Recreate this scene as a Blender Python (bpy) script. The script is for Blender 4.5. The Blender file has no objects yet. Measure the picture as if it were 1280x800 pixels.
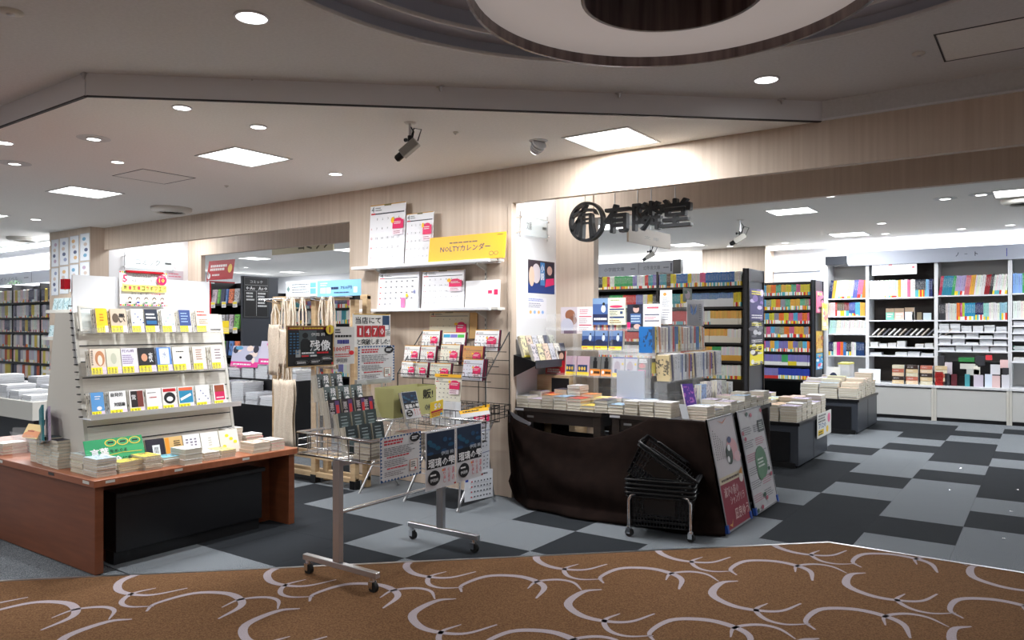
import bpy, bmesh, math, random
from mathutils import Vector, Matrix
S = bpy.context.scene
COL = S.collection
PI = math.pi
def s2l(c): return c / 12.92 if c <= .04045 else ((c + .055) / 1.055) ** 2.4
def rgb(r, g, b, a=1): return (s2l(r / 255), s2l(g / 255), s2l(b / 255), a)
# ---------------------------------------------------------------- camera (x runs along the shop front, y into the shop, z up; metres)
EYE = 1.325
cam_data = bpy.data.cameras.new('camera')
cam_data.sensor_width = 36
cam_data.lens = 944 / 1280 * 36
cam_data.shift_y = 7 / 1280
cam_data.clip_start = .05
cam = bpy.data.objects.new('camera', cam_data)
COL.objects.link(cam)
cam.location = (0, 0, EYE)
cam.rotation_euler = (PI / 2, 0, math.radians(35.366))
S.camera = cam
# ---------------------------------------------------------------- world and exposure
world = bpy.data.worlds.new('world')
S.world = world
world.use_nodes = True
world.node_tree.nodes['Background'].inputs[0].default_value = rgb(200, 200, 205)
world.node_tree.nodes['Background'].inputs[1].default_value = .05
S.view_settings.view_transform = 'Standard'
S.view_settings.look = 'None'
S.view_settings.gamma = 1
S.view_settings.use_curve_mapping = False
S.view_settings.exposure = 0.9
S.cycles.max_bounces = 7
S.cycles.diffuse_bounces = 4
S.cycles.glossy_bounces = 3
S.cycles.transmission_bounces = 6
S.cycles.transparent_max_bounces = 16
S.cycles.sample_clamp_indirect = 6
S.cycles.use_denoising = True
PANEL_W, DOWN_W, SPOT_W, MALL_W = 26.0, 9.0, 34.0, 14.0
LIGHT_COL = (.965, .985, 1.0)
# ---------------------------------------------------------------- measuring helpers: a sight line meets a known plane
def ray(px, py):
    l = (px - 640) / 944; return Vector((.8155 * l - .5788, .5788 * l + .8155, (407 - py) / 944))
def onz(px, py, z): r = ray(px, py); t = (z - EYE) / r.z; return Vector((r.x * t, r.y * t, z))
def ony(px, py, Y): r = ray(px, py); t = Y / r.y; return Vector((r.x * t, Y, EYE + r.z * t))
def onx(px, py, X): r = ray(px, py); t = X / r.x; return Vector((X, r.y * t, EYE + r.z * t))
# ---------------------------------------------------------------- materials
M = {}
def mat(name, col=(.8, .8, .8, 1), rough=.5, metal=0, spec=.5, trans=0, ior=1.45, alpha=1):
    m = bpy.data.materials.new(name); m.use_nodes = True
    b = m.node_tree.nodes['Principled BSDF']
    b.inputs['Base Color'].default_value = col
    b.inputs['Roughness'].default_value = rough
    b.inputs['Metallic'].default_value = metal
    b.inputs['Specular IOR Level'].default_value = spec
    b.inputs['Transmission Weight'].default_value = trans
    b.inputs['IOR'].default_value = ior
    b.inputs['Alpha'].default_value = alpha
    M[name] = m
    return m
def nd(m, t, **kw):
    n = m.node_tree.nodes.new(t)
    for k, v in kw.items(): setattr(n, k, v)
    return n
def ln(m, a, b): m.node_tree.links.new(a, b)
def bsdf(m): return m.node_tree.nodes['Principled BSDF']
def grain(name, c1, c2, scale, rough=.5, bump=.0, detail=4, contrast=(.3, .7), gray=None):
    """colour mottled by stretched noise in object space"""
    m = mat(name, c1, rough)
    tc = nd(m, 'ShaderNodeTexCoord'); mp = nd(m, 'ShaderNodeMapping'); mp.inputs['Scale'].default_value = scale
    nz = nd(m, 'ShaderNodeTexNoise'); nz.inputs['Scale'].default_value = 1; nz.inputs['Detail'].default_value = detail
    rp = nd(m, 'ShaderNodeValToRGB')
    rp.color_ramp.elements[0].position = contrast[0]; rp.color_ramp.elements[1].position = contrast[1]
    rp.color_ramp.elements[0].color = c1; rp.color_ramp.elements[1].color = c2
    ln(m, tc.outputs['Object'], mp.inputs[0]); ln(m, mp.outputs[0], nz.inputs['Vector'])
    ln(m, nz.outputs['Fac'], rp.inputs[0]); ln(m, rp.outputs[0], bsdf(m).inputs['Base Color'])
    if bump:
        bp = nd(m, 'ShaderNodeBump'); bp.inputs['Strength'].default_value = bump; bp.inputs['Distance'].default_value = .002
        ln(m, nz.outputs['Fac'], bp.inputs['Height']); ln(m, bp.outputs[0], bsdf(m).inputs['Normal'])
    return m
grain('light_wood', rgb(190, 171, 153), rgb(212, 196, 180), (34, 34, .9), .5, .04, 6, (.22, .8))
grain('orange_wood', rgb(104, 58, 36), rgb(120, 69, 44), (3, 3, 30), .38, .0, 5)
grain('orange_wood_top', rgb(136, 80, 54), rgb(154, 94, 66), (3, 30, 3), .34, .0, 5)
grain('ply_wood', rgb(176, 148, 112), rgb(200, 174, 138), (4, 4, 40), .55)
grain('dark_wood', rgb(38, 30, 26), rgb(50, 40, 34), (6, 6, 40), .45)
grain('ring_wood', rgb(72, 56, 54), rgb(126, 108, 104), (30, 30, 2), .4, 0, 5)
grain('ceiling_upper', rgb(206, 206, 206), rgb(214, 214, 214), (60, 60, 60), .8, .12, 3)
grain('ceiling_lower', rgb(228, 226, 221), rgb(236, 234, 229), (70, 70, 70), .85, .2, 3)
grain('tile_light', rgb(76, 80, 84), rgb(128, 133, 138), (230, 230, 230), .95, .3, 2, (.42, .58))
grain('tile_dark', rgb(33, 35, 38), rgb(46, 49, 53), (230, 230, 230), .95, .25, 2, (.42, .58))
grain('brown_carpet', rgb(86, 62, 43), rgb(112, 83, 58), (150, 150, 150), .97, .35, 3, (.38, .62))
grain('carpet_motif', rgb(142, 132, 136), rgb(160, 150, 155), (200, 200, 200), .97, .3, 2)
grain('brown_cloth', rgb(19, 12, 10), rgb(28, 19, 16), (14, 14, 14), .95, .3, 4)
grain('canvas_cloth', rgb(196, 182, 164), rgb(216, 204, 188), (120, 120, 120), .95, .3, 2)
for q_ in ('brown_cloth', 'brown_carpet', 'tile_dark', 'tile_light', 'carpet_motif', 'canvas_cloth'): bsdf(M[q_]).inputs['Specular IOR Level'].default_value = .08
mat('white_paint', rgb(228, 229, 232), .55)
mat('ivory_metal', rgb(205, 202, 194), .42)
grain('slat_board', rgb(214, 209, 200), rgb(230, 226, 218), (4, 4, 160), .5, .1, 3)
mat('white_metal', rgb(224, 226, 230), .35)
mat('grey_panel', rgb(196, 196, 194), .5)
mat('cool_grey', rgb(168, 174, 188), .5)
mat('black_laminate', rgb(20, 20, 23), .32)
mat('slate_laminate', rgb(58, 62, 70), .35)
mat('black_metal', rgb(22, 22, 24), .4)
mat('black_plastic', rgb(15, 16, 19), .35)
mat('sign_black', rgb(24, 25, 28), .38)
mat('chrome', (.72, .72, .74, 1), .16, 1)
mat('steel', (.55, .55, .57, 1), .32, 1)
mat('grey_plastic', rgb(150, 148, 142), .45)
mat('rubber', rgb(18, 18, 18), .7)
mat('gasket', rgb(60, 60, 62), .6)
mat('acrylic', (.93, .95, .96, 1), .04, trans=0, alpha=.12)
mat('clear_glass', (.86, .94, .94, 1), .05, alpha=.3)
mat('red_acrylic', rgb(170, 20, 34), .25)
mat('shade_white', rgb(226, 216, 212), .6); bsdf(M['shade_white']).inputs['Emission Color'].default_value = (1, .93, .9, 1); bsdf(M['shade_white']).inputs['Emission Strength'].default_value = .1
mat('recess_grey', rgb(176, 180, 192), .7)
mat('blue_corner', rgb(46, 84, 170), .4)
mat('silver_tape', rgb(170, 174, 182), .28, .7)
mat('box_green', rgb(188, 186, 128), .6)
def emit(name, col, s):
    m = bpy.data.materials.new(name); m.use_nodes = True; nt = m.node_tree; nt.nodes.remove(nt.nodes['Principled BSDF'])
    e = nt.nodes.new('ShaderNodeEmission'); e.inputs[0].default_value = col; e.inputs[1].default_value = s
    nt.links.new(e.outputs[0], nt.nodes['Material Output'].inputs[0]); M[name] = m
emit('lamp_panel', (.97, .985, 1, 1), 2.4)
emit('lamp_disc', (1, .98, .95, 1), 4.5)
# flat print and painted goods: colour from the colour attribute
m = mat('print', rough=.45); a = nd(m, 'ShaderNodeVertexColor', layer_name='Col'); ln(m, a.outputs[0], bsdf(m).inputs['Base Color'])
m = mat('painted', rough=.5); a = nd(m, 'ShaderNodeVertexColor', layer_name='Col'); ln(m, a.outputs[0], bsdf(m).inputs['Base Color'])
# book cover: unit book x thickness, y width from the spine, z height; object colour, "ink" and "band" properties
def build_cover():
    m = mat('book_cover', rough=.36)
    tc = nd(m, 'ShaderNodeTexCoord'); sp = nd(m, 'ShaderNodeSeparateXYZ'); ln(m, tc.outputs['Object'], sp.inputs[0])
    ge = nd(m, 'ShaderNodeNewGeometry'); vt = nd(m, 'ShaderNodeVectorTransform', vector_type='NORMAL', convert_from='WORLD', convert_to='OBJECT')
    ln(m, ge.outputs['Normal'], vt.inputs[0]); ns = nd(m, 'ShaderNodeSeparateXYZ'); ln(m, vt.outputs[0], ns.inputs[0])
    oi = nd(m, 'ShaderNodeObjectInfo')
    ink = nd(m, 'ShaderNodeAttribute', attribute_type='OBJECT', attribute_name='ink')
    band = nd(m, 'ShaderNodeAttribute', attribute_type='OBJECT', attribute_name='band')
    bh = nd(m, 'ShaderNodeAttribute', attribute_type='OBJECT', attribute_name='band_height')
    def mt(op, a, b=None, c=None):
        n = nd(m, 'ShaderNodeMath', operation=op)
        for i, v in enumerate((a, b, c)):
            if v is None: continue
            if isinstance(v, (int, float)): n.inputs[i].default_value = v
            else: ln(m, v, n.inputs[i])
        return n.outputs[0]
    X, Y, Z = sp.outputs
    rnd = mt('MULTIPLY', oi.outputs['Random'], 91.0)
    # horizontal position across the printed face: y on covers, x on the spine
    cb = nd(m, 'ShaderNodeCombineXYZ'); ln(m, mt('MULTIPLY', Y, 5.0), cb.inputs[0]); ln(m, mt('MULTIPLY', Z, 7.0), cb.inputs[1]); ln(m, rnd, cb.inputs[2])
    nz = nd(m, 'ShaderNodeTexNoise'); nz.inputs['Scale'].default_value = 1.0; nz.inputs['Detail'].default_value = 3; ln(m, cb.outputs[0], nz.inputs['Vector'])
    pic = mt('GREATER_THAN', nz.outputs['Fac'], .55)
    pic = mt('MULTIPLY', pic, mt('MULTIPLY', mt('GREATER_THAN', Z, .22), mt('LESS_THAN', Z, .9)))
    cover = mt('GREATER_THAN', mt('ABSOLUTE', ns.outputs[0]), .5)
    pic = mt('MULTIPLY', pic, cover)
    cs = nd(m, 'ShaderNodeCombineXYZ'); ln(m, mt('MULTIPLY', X, 3.0), cs.inputs[0]); ln(m, mt('MULTIPLY', Z, 46.0), cs.inputs[1]); ln(m, rnd, cs.inputs[2])
    n2 = nd(m, 'ShaderNodeTexNoise'); n2.inputs['Scale'].default_value = 1.0; n2.inputs['Detail'].default_value = 1; ln(m, cs.outputs[0], n2.inputs['Vector'])
    tt = mt('MULTIPLY', mt('GREATER_THAN', n2.outputs['Fac'], .47), mt('LESS_THAN', mt('ABSOLUTE', mt('SUBTRACT', X, .5)), .2))
    tt = mt('MULTIPLY', tt, mt('MULTIPLY', mt('GREATER_THAN', Z, .42), mt('LESS_THAN', Z, .9)))
    tt = mt('MULTIPLY', tt, mt('GREATER_THAN', mt('MULTIPLY', ns.outputs[1], -1.0), .5))
    inkf = mt('MULTIPLY', mt('MAXIMUM', pic, mt('MULTIPLY', tt, .6)), .8)
    mx = nd(m, 'ShaderNodeMix', data_type='RGBA'); ln(m, inkf, mx.inputs[0]); ln(m, oi.outputs['Color'], mx.inputs[6]); ln(m, ink.outputs['Color'], mx.inputs[7])
    isb = mt('LESS_THAN', Z, bh.outputs['Fac'])
    mb = nd(m, 'ShaderNodeMix', data_type='RGBA'); ln(m, isb, mb.inputs[0]); ln(m, mx.outputs[2], mb.inputs[6]); ln(m, band.outputs['Color'], mb.inputs[7])
    ln(m, mb.outputs[2], bsdf(m).inputs['Base Color'])
build_cover()
def build_pages():
    m = mat('book_pages', rough=.8)
    tc = nd(m, 'ShaderNodeTexCoord'); mp = nd(m, 'ShaderNodeMapping'); mp.inputs['Scale'].default_value = (60, .6, .6)
    nz = nd(m, 'ShaderNodeTexNoise'); nz.inputs['Scale'].default_value = 1; nz.inputs['Detail'].default_value = 1
    rp = nd(m, 'ShaderNodeValToRGB'); rp.color_ramp.elements[0].position = .35; rp.color_ramp.elements[1].position = .65
    rp.color_ramp.elements[0].color = rgb(188, 180, 162); rp.color_ramp.elements[1].color = rgb(226, 219, 204)
    ln(m, tc.outputs['Object'], mp.inputs[0]); ln(m, mp.outputs[0], nz.inputs['Vector']); ln(m, nz.outputs['Fac'], rp.inputs[0]); ln(m, rp.outputs[0], bsdf(m).inputs['Base Color'])
build_pages()
# ---------------------------------------------------------------- mesh builder
ORG = {}
class B:
    def __init__(s): s.v = []; s.f = []; s.c = []; s.smooth = []
    def add(s, vs, fs, col=None, smooth=False):
        k = len(s.v); s.v += [tuple(v) for v in vs]
        for f in fs: s.f.append([i + k for i in f]); s.c.append(col or (.8, .8, .8, 1)); s.smooth.append(smooth)
        return s
    def box(s, x0, y0, z0, x1, y1, z1, col=None):
        vs = [(x, y, z) for z in (z0, z1) for y in (y0, y1) for x in (x0, x1)]
        return s.add(vs, [(0, 2, 3, 1), (4, 5, 7, 6), (0, 1, 5, 4), (2, 6, 7, 3), (0, 4, 6, 2), (1, 3, 7, 5)], col)
    def hexa(s, p, col=None):  # p: 4 bottom corners then 4 top corners, same winding
        return s.add(p, [(3, 2, 1, 0), (4, 5, 6, 7), (0, 1, 5, 4), (1, 2, 6, 5), (2, 3, 7, 6), (3, 0, 4, 7)], col)
    def obox(s, O, U, V, N, a, b, c, col=None):  # box spanned by O + U*a + V*b + N*c
        O, U, V, N = map(Vector, (O, U, V, N))
        q = [O, O + U * a, O + U * a + V * b, O + V * b]
        return s.hexa(q + [p + N * c for p in q], col)
    def cyl(s, p, q, r, n=10, r2=None, caps=True, col=None):
        p, q = Vector(p), Vector(q); d = (q - p).normalized(); r2 = r if r2 is None else r2
        u = d.orthogonal().normalized(); w = d.cross(u)
        vs = [c + (u * math.cos(2 * PI * i / n) + w * math.sin(2 * PI * i / n)) * rr for c, rr in ((p, r), (q, r2)) for i in range(n)]
        s.add(vs, [(i, (i + 1) % n, n + (i + 1) % n, n + i) for i in range(n)], col, True)
        if caps:
            s.add([vs[i] for i in range(n)][::-1], [tuple(range(n))], col); s.add([vs[n + i] for i in range(n)], [tuple(range(n))], col)
        return s
    def tube(s, pts, r, n=8, col=None, closed=False):
        pts = [Vector(p) for p in pts]; k = len(pts); rings = []
        u = None
        for i, p in enumerate(pts):
            a = pts[i - 1] if (i or closed) else p; b = pts[(i + 1) % k] if (i < k - 1 or closed) else p
            d = (b - a).normalized()
            u = d.orthogonal().normalized() if u is None else (u - d * u.dot(d)).normalized()
            w = d.cross(u)
            rings.append([p + (u * math.cos(2 * PI * j / n) + w * math.sin(2 * PI * j / n)) * r for j in range(n)])
        vs = [v for g in rings for v in g]
        fs = [(i * n + j, i * n + (j + 1) % n, ((i + 1) % k) * n + (j + 1) % n, ((i + 1) % k) * n + j) for i in range(k if closed else k - 1) for j in range(n)]
        s.add(vs, fs, col, True)
        if not closed: s.add(rings[0][::-1], [tuple(range(n))], col); s.add(rings[-1], [tuple(range(n))], col)
        return s
    def prism(s, pts, z0, z1, col=None):  # flat outline in xy
        n = len(pts); vs = [(x, y, z0) for x, y in pts] + [(x, y, z1) for x, y in pts]
        return s.add(vs, [tuple(range(n))[::-1], tuple(range(n, 2 * n))] + [(i, (i + 1) % n, n + (i + 1) % n, n + i) for i in range(n)], col)
    def lathe(s, prof, c, n=40, col=None, smooth=True, a0=0, a1=2 * PI):  # (r, z) profile about the vertical through c
        full = abs(a1 - a0 - 2 * PI) < 1e-6; m_ = n if full else n + 1
        vs = [(c[0] + r * math.cos(a0 + (a1 - a0) * i / n), c[1] + r * math.sin(a0 + (a1 - a0) * i / n), z) for r, z in prof for i in range(m_)]
        fs = [(j * m_ + i, j * m_ + (i + 1) % m_, (j + 1) * m_ + (i + 1) % m_, (j + 1) * m_ + i) for j in range(len(prof) - 1) for i in range(n)]
        return s.add(vs, fs, col, smooth)
    def strip(s, left, right, col=None):
        n = len(left); return s.add(list(left) + list(right), [(i, i + 1, n + i + 1, n + i) for i in range(n - 1)], col)
    def grid(s, fn, nu, nv, col=None, smooth=True):
        vs = [fn(i / nu, j / nv) for j in range(nv + 1) for i in range(nu + 1)]
        return s.add(vs, [(j * (nu + 1) + i, j * (nu + 1) + i + 1, (j + 1) * (nu + 1) + i + 1, (j + 1) * (nu + 1) + i) for j in range(nv) for i in range(nu)], col, smooth)
    def mesh(s, name, m, org=(0, 0, 0)):
        o = Vector(org); me = bpy.data.meshes.new(name)
        me.from_pydata([Vector(v) - o for v in s.v], [], s.f)
        me.polygons.foreach_set('use_smooth', s.smooth)
        me.materials.append(M[m] if isinstance(m, str) else m)
        if m in ('print', 'painted'):
            ca = me.color_attributes.new('Col', 'FLOAT_COLOR', 'CORNER'); buf = []
            for f, c in zip(s.f, s.c): buf += list(c) * len(f)
            ca.data.foreach_set('color', buf)
        me.update(); return me
    def build(s, name, m, parent=None, org=None, bevel=0, solid=0):
        o3 = Vector(org) if org is not None else ORG.get(parent.name, Vector((0, 0, 0))) if parent else Vector((0, 0, 0))
        o = bpy.data.objects.new(name, s.mesh(name, m, o3)); COL.objects.link(o)
        if parent: o.parent = parent
        else: o.location = o3
        ORG[o.name] = o3
        if bevel:
            md = o.modifiers.new('bevel', 'BEVEL'); md.width = bevel; md.segments = 1; md.limit_method = 'ANGLE'
        if solid:
            md = o.modifiers.new('solid', 'SOLIDIFY'); md.thickness = solid; md.offset = 0
        return o
def thing(name, label, cat, org=(0, 0, 0), group=None):
    o = bpy.data.objects.new(name, None); COL.objects.link(o); o.location = org; o.empty_display_size = .05
    ORG[o.name] = Vector(org); o['label'] = label; o['category'] = cat
    if group: o['group'] = group
    return o
def tag(o, label, cat, group=None):
    o['label'] = label; o['category'] = cat
    if group: o['group'] = group
    return o
def struct(b, name, m, parent=None, **k):
    o = b.build(name, m, parent, **k)
    if not parent: o['kind'] = 'structure'
    return o
def dup(root, loc, rot=None, label=None, group=None):
    r = root.copy(); COL.objects.link(r); r.location = loc
    if rot is not None: r.rotation_euler = rot
    if label: r['label'] = label
    if group: r['group'] = group
    for ch in list(root.children):
        c = ch.copy(); COL.objects.link(c); c.parent = r
        for g in ch.children:
            d = g.copy(); COL.objects.link(d); d.parent = c
    return r
# ---------------------------------------------------------------- lettering: outlines of the bundled typeface as flat faces
_gl = {}
def glyphs(s):
    if s in _gl: return _gl[s]
    cu = bpy.data.curves.new('t', 'FONT'); cu.body = s; cu.size = 1; cu.resolution_u = 1
    o = bpy.data.objects.new('t', cu); COL.objects.link(o)
    me = bpy.data.meshes.new_from_object(o.evaluated_get(bpy.context.evaluated_depsgraph_get()))
    vs = [(v.co.x, v.co.y) for v in me.vertices]; fs = [tuple(p.vertices) for p in me.polygons]
    bpy.data.objects.remove(o); bpy.data.curves.remove(cu); bpy.data.meshes.remove(me)
    if vs:
        x0 = min(v[0] for v in vs); x1 = max(v[0] for v in vs); y0 = min(v[1] for v in vs); y1 = max(v[1] for v in vs)
        vs = [((x - x0) / max(x1 - x0, 1e-6), (y - y0) / max(y1 - y0, 1e-6)) for x, y in vs]
    _gl[s] = (vs, fs); return _gl[s]
X3, Y3, Z3 = Vector((1, 0, 0)), Vector((0, 1, 0)), Vector((0, 0, 1))
class Art:
    """flat print on a plane: O lower left corner, U right, V up; every call lays its ink a hair above the last"""
    def __init__(s, O, U, V, w, h): s.O, s.U, s.V = Vector(O), Vector(U).normalized(), Vector(V).normalized(); s.N = s.U.cross(s.V); s.w, s.h = w, h; s.k = 1; s.b = B()
    def _p(s, x, y): return s.O + s.U * x * s.w + s.V * y * s.h + s.N * (s.k * .00025)
    def poly(s, pts, col): s.b.add([s._p(x, y) for x, y in pts], [tuple(range(len(pts)))], col); s.k += 1; return s
    def rect(s, x0, y0, x1, y1, col): return s.poly([(x0, y0), (x1, y0), (x1, y1), (x0, y1)], col)
    def disc(s, x, y, rx, ry, col, n=18): return s.poly([(x + rx * math.cos(2 * PI * i / n), y + ry * math.sin(2 * PI * i / n)) for i in range(n)], col)
    def text(s, t, x, y, w, h, col, bold=0, vert=False, slant=0):
        if vert:
            n = len(t)
            for i, ch in enumerate(t): s.text(ch, x, y + h * (n - 1 - i) / n + h / n * .06, w, h / n * .88, col, bold)
            return s
        if t == '1': x += w * .28; w *= .42
        vs, fs = glyphs(t)
        for k_, (dx, dy) in enumerate([(0, 0)] if not bold else [(-bold, 0), (bold, 0), (0, bold), (0, -bold)]):
            s.b.add([s._p(x + (u + slant * v) * w + dx * 2.4 * h * s.h / s.w, y + v * h + dy * 2.4 * h) for u, v in vs], fs, col); s.k += .3
        s.k += 1; return s
    def lines(s, x0, y0, x1, y1, n, col, fill=.45, rnd=None, gap=.0):  # rows of print too small to read
        r = rnd or random.Random(int(x0 * 97 + y0 * 331 + n)); hh = (y1 - y0) / n
        for i in range(n):
            x = x0; yy = y1 - (i + .5) * hh; end = x1 - (x1 - x0) * r.random() * .3
            while x < end:
                L = (x1 - x0) * r.uniform(.05, .16); xe = min(x + L, end)
                s.b.add([s._p(x, yy - hh * fill / 2), s._p(xe, yy - hh * fill / 2), s._p(xe, yy + hh * fill / 2), s._p(x, yy + hh * fill / 2)], [(0, 1, 2, 3)], col); x = xe + (x1 - x0) * .02
        s.k += 1; return s
    def build(s, parent, name='print'): return s.b.build(name, 'print', parent)
W_, K_ = rgb(236, 236, 238), rgb(24, 24, 28)
def card(name, label, cat, O, U, V, w, h, bg, fn=None, th=.003, group=None, frame=None, parent=None, matname='painted'):
    U, V = Vector(U).normalized(), Vector(V).normalized(); N = U.cross(V); O = Vector(O)
    o = B().obox(O - N * th, U, V, N, w, h, th, bg).build(name, matname, parent, org=None if parent else O)
    if not parent: tag(o, label, cat, group)
    elif label: o['label'] = label
    if fn:
        a = Art(O, U, V, w, h); fn(a); a.build(o)
    if frame:
        fw, fc = frame; b = B()
        for (x0, y0, x1, y1) in ((0, 0, w, fw), (0, h - fw, w, h), (0, fw, fw, h - fw), (w - fw, fw, w, h - fw)):
            b.obox(O + U * x0 + V * y0 - N * th, U, V, N, x1 - x0, y1 - y0, th + .004, fc)
        b.build('frame', 'painted', o)
    return o
def px_card(name, label, cat, plane, c, tl, tr, bl, bg, fn=None, lean=0, **k):
    """card whose corners were sighted on a plane x = c or y = c"""
    f = onx if plane == 'x' else ony
    TL, TR, BL = (f(*q, c) for q in (tl, tr, bl))
    U = Y3 if plane == 'x' else X3
    if k.pop('skew', False): U = (TR - TL).normalized()
    w = (TR - TL).length; h = (TL - BL).length
    V = Vector(Z3)
    if lean: V = (Z3 - U.cross(Z3) * lean).normalized()
    return card(name, label, cat, Vector((BL.x, BL.y, BL.z)) if plane == 'x' else BL, U, V, w, h, bg, fn, **k)
NTH = ['', 'first', 'second', 'third', 'fourth', 'fifth', 'sixth', 'seventh', 'eighth', 'ninth', 'tenth', 'eleventh', 'twelfth']
def nth(i): return NTH[i] if i < 13 else f"{i}{'th' if i % 100 in (11, 12, 13) else {1: 'st', 2: 'nd', 3: 'rd'}.get(i % 10, 'th')}"
# ---------------------------------------------------------------- unit book shared by all copies
def unit_book():
    b = B(); t = .05; g = .02
    b.box(0, 0, 0, t, 1, 1); b.box(1 - t, 0, 0, 1, 1, 1); b.box(t, 0, 0, 1 - t, g, 1)
    p = B().box(t, g, .012, 1 - t, .985, .988)
    return b.mesh('book_cover', 'book_cover'), p.mesh('page_block', 'book_pages')
COVER, PAGES = unit_book()
def flat_book():  # cover and page block in one mesh for far copies
    me = COVER.copy(); bm = bmesh.new(); bm.from_mesh(COVER); n = len(bm.faces); bm.from_mesh(PAGES)
    bm.faces.ensure_lookup_table()
    for f in bm.faces[n:]: f.material_index = 1
    me = bpy.data.meshes.new('far_book'); bm.to_mesh(me); me.materials.append(M['book_cover']); me.materials.append(M['book_pages']); return me
FARBOOK = flat_book()
M['white_pages'] = mat('white_pages', rgb(214, 217, 222), .7)
FARPAD = FARBOOK.copy(); FARPAD.materials[1] = M['white_pages']
MAGCOV = None
def book(name, mtx, t, w, h, col, ink=None, band=None, bh=0, label=None, cat='book', group=None, far=False):
    """mtx carries the unit book's axes to the world (origin at spine foot of the back cover)"""
    o = bpy.data.objects.new(name, (FARPAD if name in ('notepad', 'magazine', 'notebook') else FARBOOK) if far else COVER); COL.objects.link(o)
    o.matrix_world = mtx @ Matrix.Diagonal((t, w, h, 1))
    o.color = col; o['ink'] = tuple((ink or rgb(60, 60, 70))[:3]); o['band'] = tuple((band or W_)[:3]); o['band_height'] = float(bh)
    o['label'] = label; o['category'] = cat
    if group: o['group'] = group
    if not far:
        p = bpy.data.objects.new('page_block', PAGES); COL.objects.link(p); p.parent = o
    return o
def axes(O, ax, ay, az):
    m = Matrix.Identity(4)
    for i, a in enumerate((ax, ay, az)):
        for j in range(3): m[j][i] = a[j]
    for j in range(3): m[j][3] = O[j]
    return m
# ================================================================ THE SETTING
ZL, ZU, ZI = 2.543, 2.665, 2.60
XR, XL, YB, YF = 3.2, -16.5, 12.67, -6.0
# ---- floors
struct(B().box(XL, YF, -.12, XR, YB + .3, -.007), 'floor', 'tile_light')
floor = bpy.data.objects['floor']
# carpet of the mall: convex, bounded by the diagonal and the edge along the shop
def yb(x): return min(4.85 + (x + 1.11) * .967, 4.87)
KX = -1.11 + .02 / .967
edge = [(-6.95, yb(-6.95)), (KX, 4.87), (XR, 4.87)]
carpet = struct(B().prism([(XL, YF), (XR, YF), (XR, 4.87), (KX, 4.87), (-6.95, yb(-6.95)), (XL, yb(-6.95))], -.005, .004), 'floor_carpet', 'brown_carpet')
tb = B()
for p, q in ((edge[0], edge[1]), (edge[1], edge[2])):
    p, q = Vector((*p, 0)), Vector((*q, 0)); d = (q - p).normalized(); n = Vector((-d.y, d.x, 0)) * .009
    tb.hexa([p - n, q - n, q + n, p + n] + [v + Vector((0, 0, .007)) for v in (p - n, q - n, q + n, p + n)])
struct(tb, 'trim_1', 'steel')
# woven arcs
def crescent(b, pts, wmax, peak, z=.0052):
    P = [Vector((x, y, z)) for x, y in pts]; P = [P[0] * 2 - P[1]] + P + [P[-1] * 2 - P[-2]]; c = []
    for i in range(1, len(P) - 2):
        for k in range(5):
            t = k / 5; a, p, q, e = P[i - 1], P[i], P[i + 1], P[i + 2]
            c.append(.5 * ((2 * p) + (q - a) * t + (2 * a - 5 * p + 4 * q - e) * t * t + (3 * p - a - 3 * q + e) * t ** 3))
    c.append(P[-2]); n = len(c); L, R = [], []
    for i, p in enumerate(c):
        d = (c[min(i + 1, n - 1)] - c[max(i - 1, 0)]).normalized(); nn = Vector((-d.y, d.x, 0)); u = i / (n - 1)
        w = wmax * (.25 + .75 * (math.sin(PI * min(u / (2 * peak), 1)) if u < peak else math.sin(PI * (.5 + .5 * (u - peak) / (1 - peak))) ))
        L.append(p + nn * w); R.append(p - nn * w)
    b.strip(L, R)
mb = B()
A1 = [(-.2, .35), (-.26, .27), (-.24, .09), (-.12, 0), (0, 0), (.1, .06), (.15, .21)]; A2 = [(.02, .12), (0, .01), (.07, -.08), (.16, -.09), (.25, -.02)]
for i in range(-12, 13):
    for j in range(-16, 8):
        cx, cy = -1.62 + .513 * i - .52 * j, 2.99 + .52 * i + .512 * j
        if cx < -7.2 or cx > XR - .4 or cy < -1 or cy > yb(cx) + .6: continue
        crescent(mb, [(cx + x, cy + y) for x, y in A1], .02, .34); crescent(mb, [(cx + x, cy + y) for x, y in A2], .013, .4)
        cy -= .245
        crescent(mb, [(cx - .03 + x, cy - y) for x, y in A1], .02, .66); crescent(mb, [(cx + x - .01, cy - y) for x, y in A2], .013, .5)
arc = mb.build('woven_pattern', 'carpet_motif', carpet)
bm = bmesh.new(); bm.from_mesh(arc.data)
for co, no in (((KX, 4.862, 0), (0, 1, 0)), ((-1.11, 4.842, 0), (-.967, 1, 0))):
    bmesh.ops.bisect_plane(bm, geom=bm.verts[:] + bm.edges[:] + bm.faces[:], plane_co=co, plane_no=no, clear_outer=True)
bm.to_mesh(arc.data); bm.free(); arc['kind'] = 'stuff'
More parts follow.
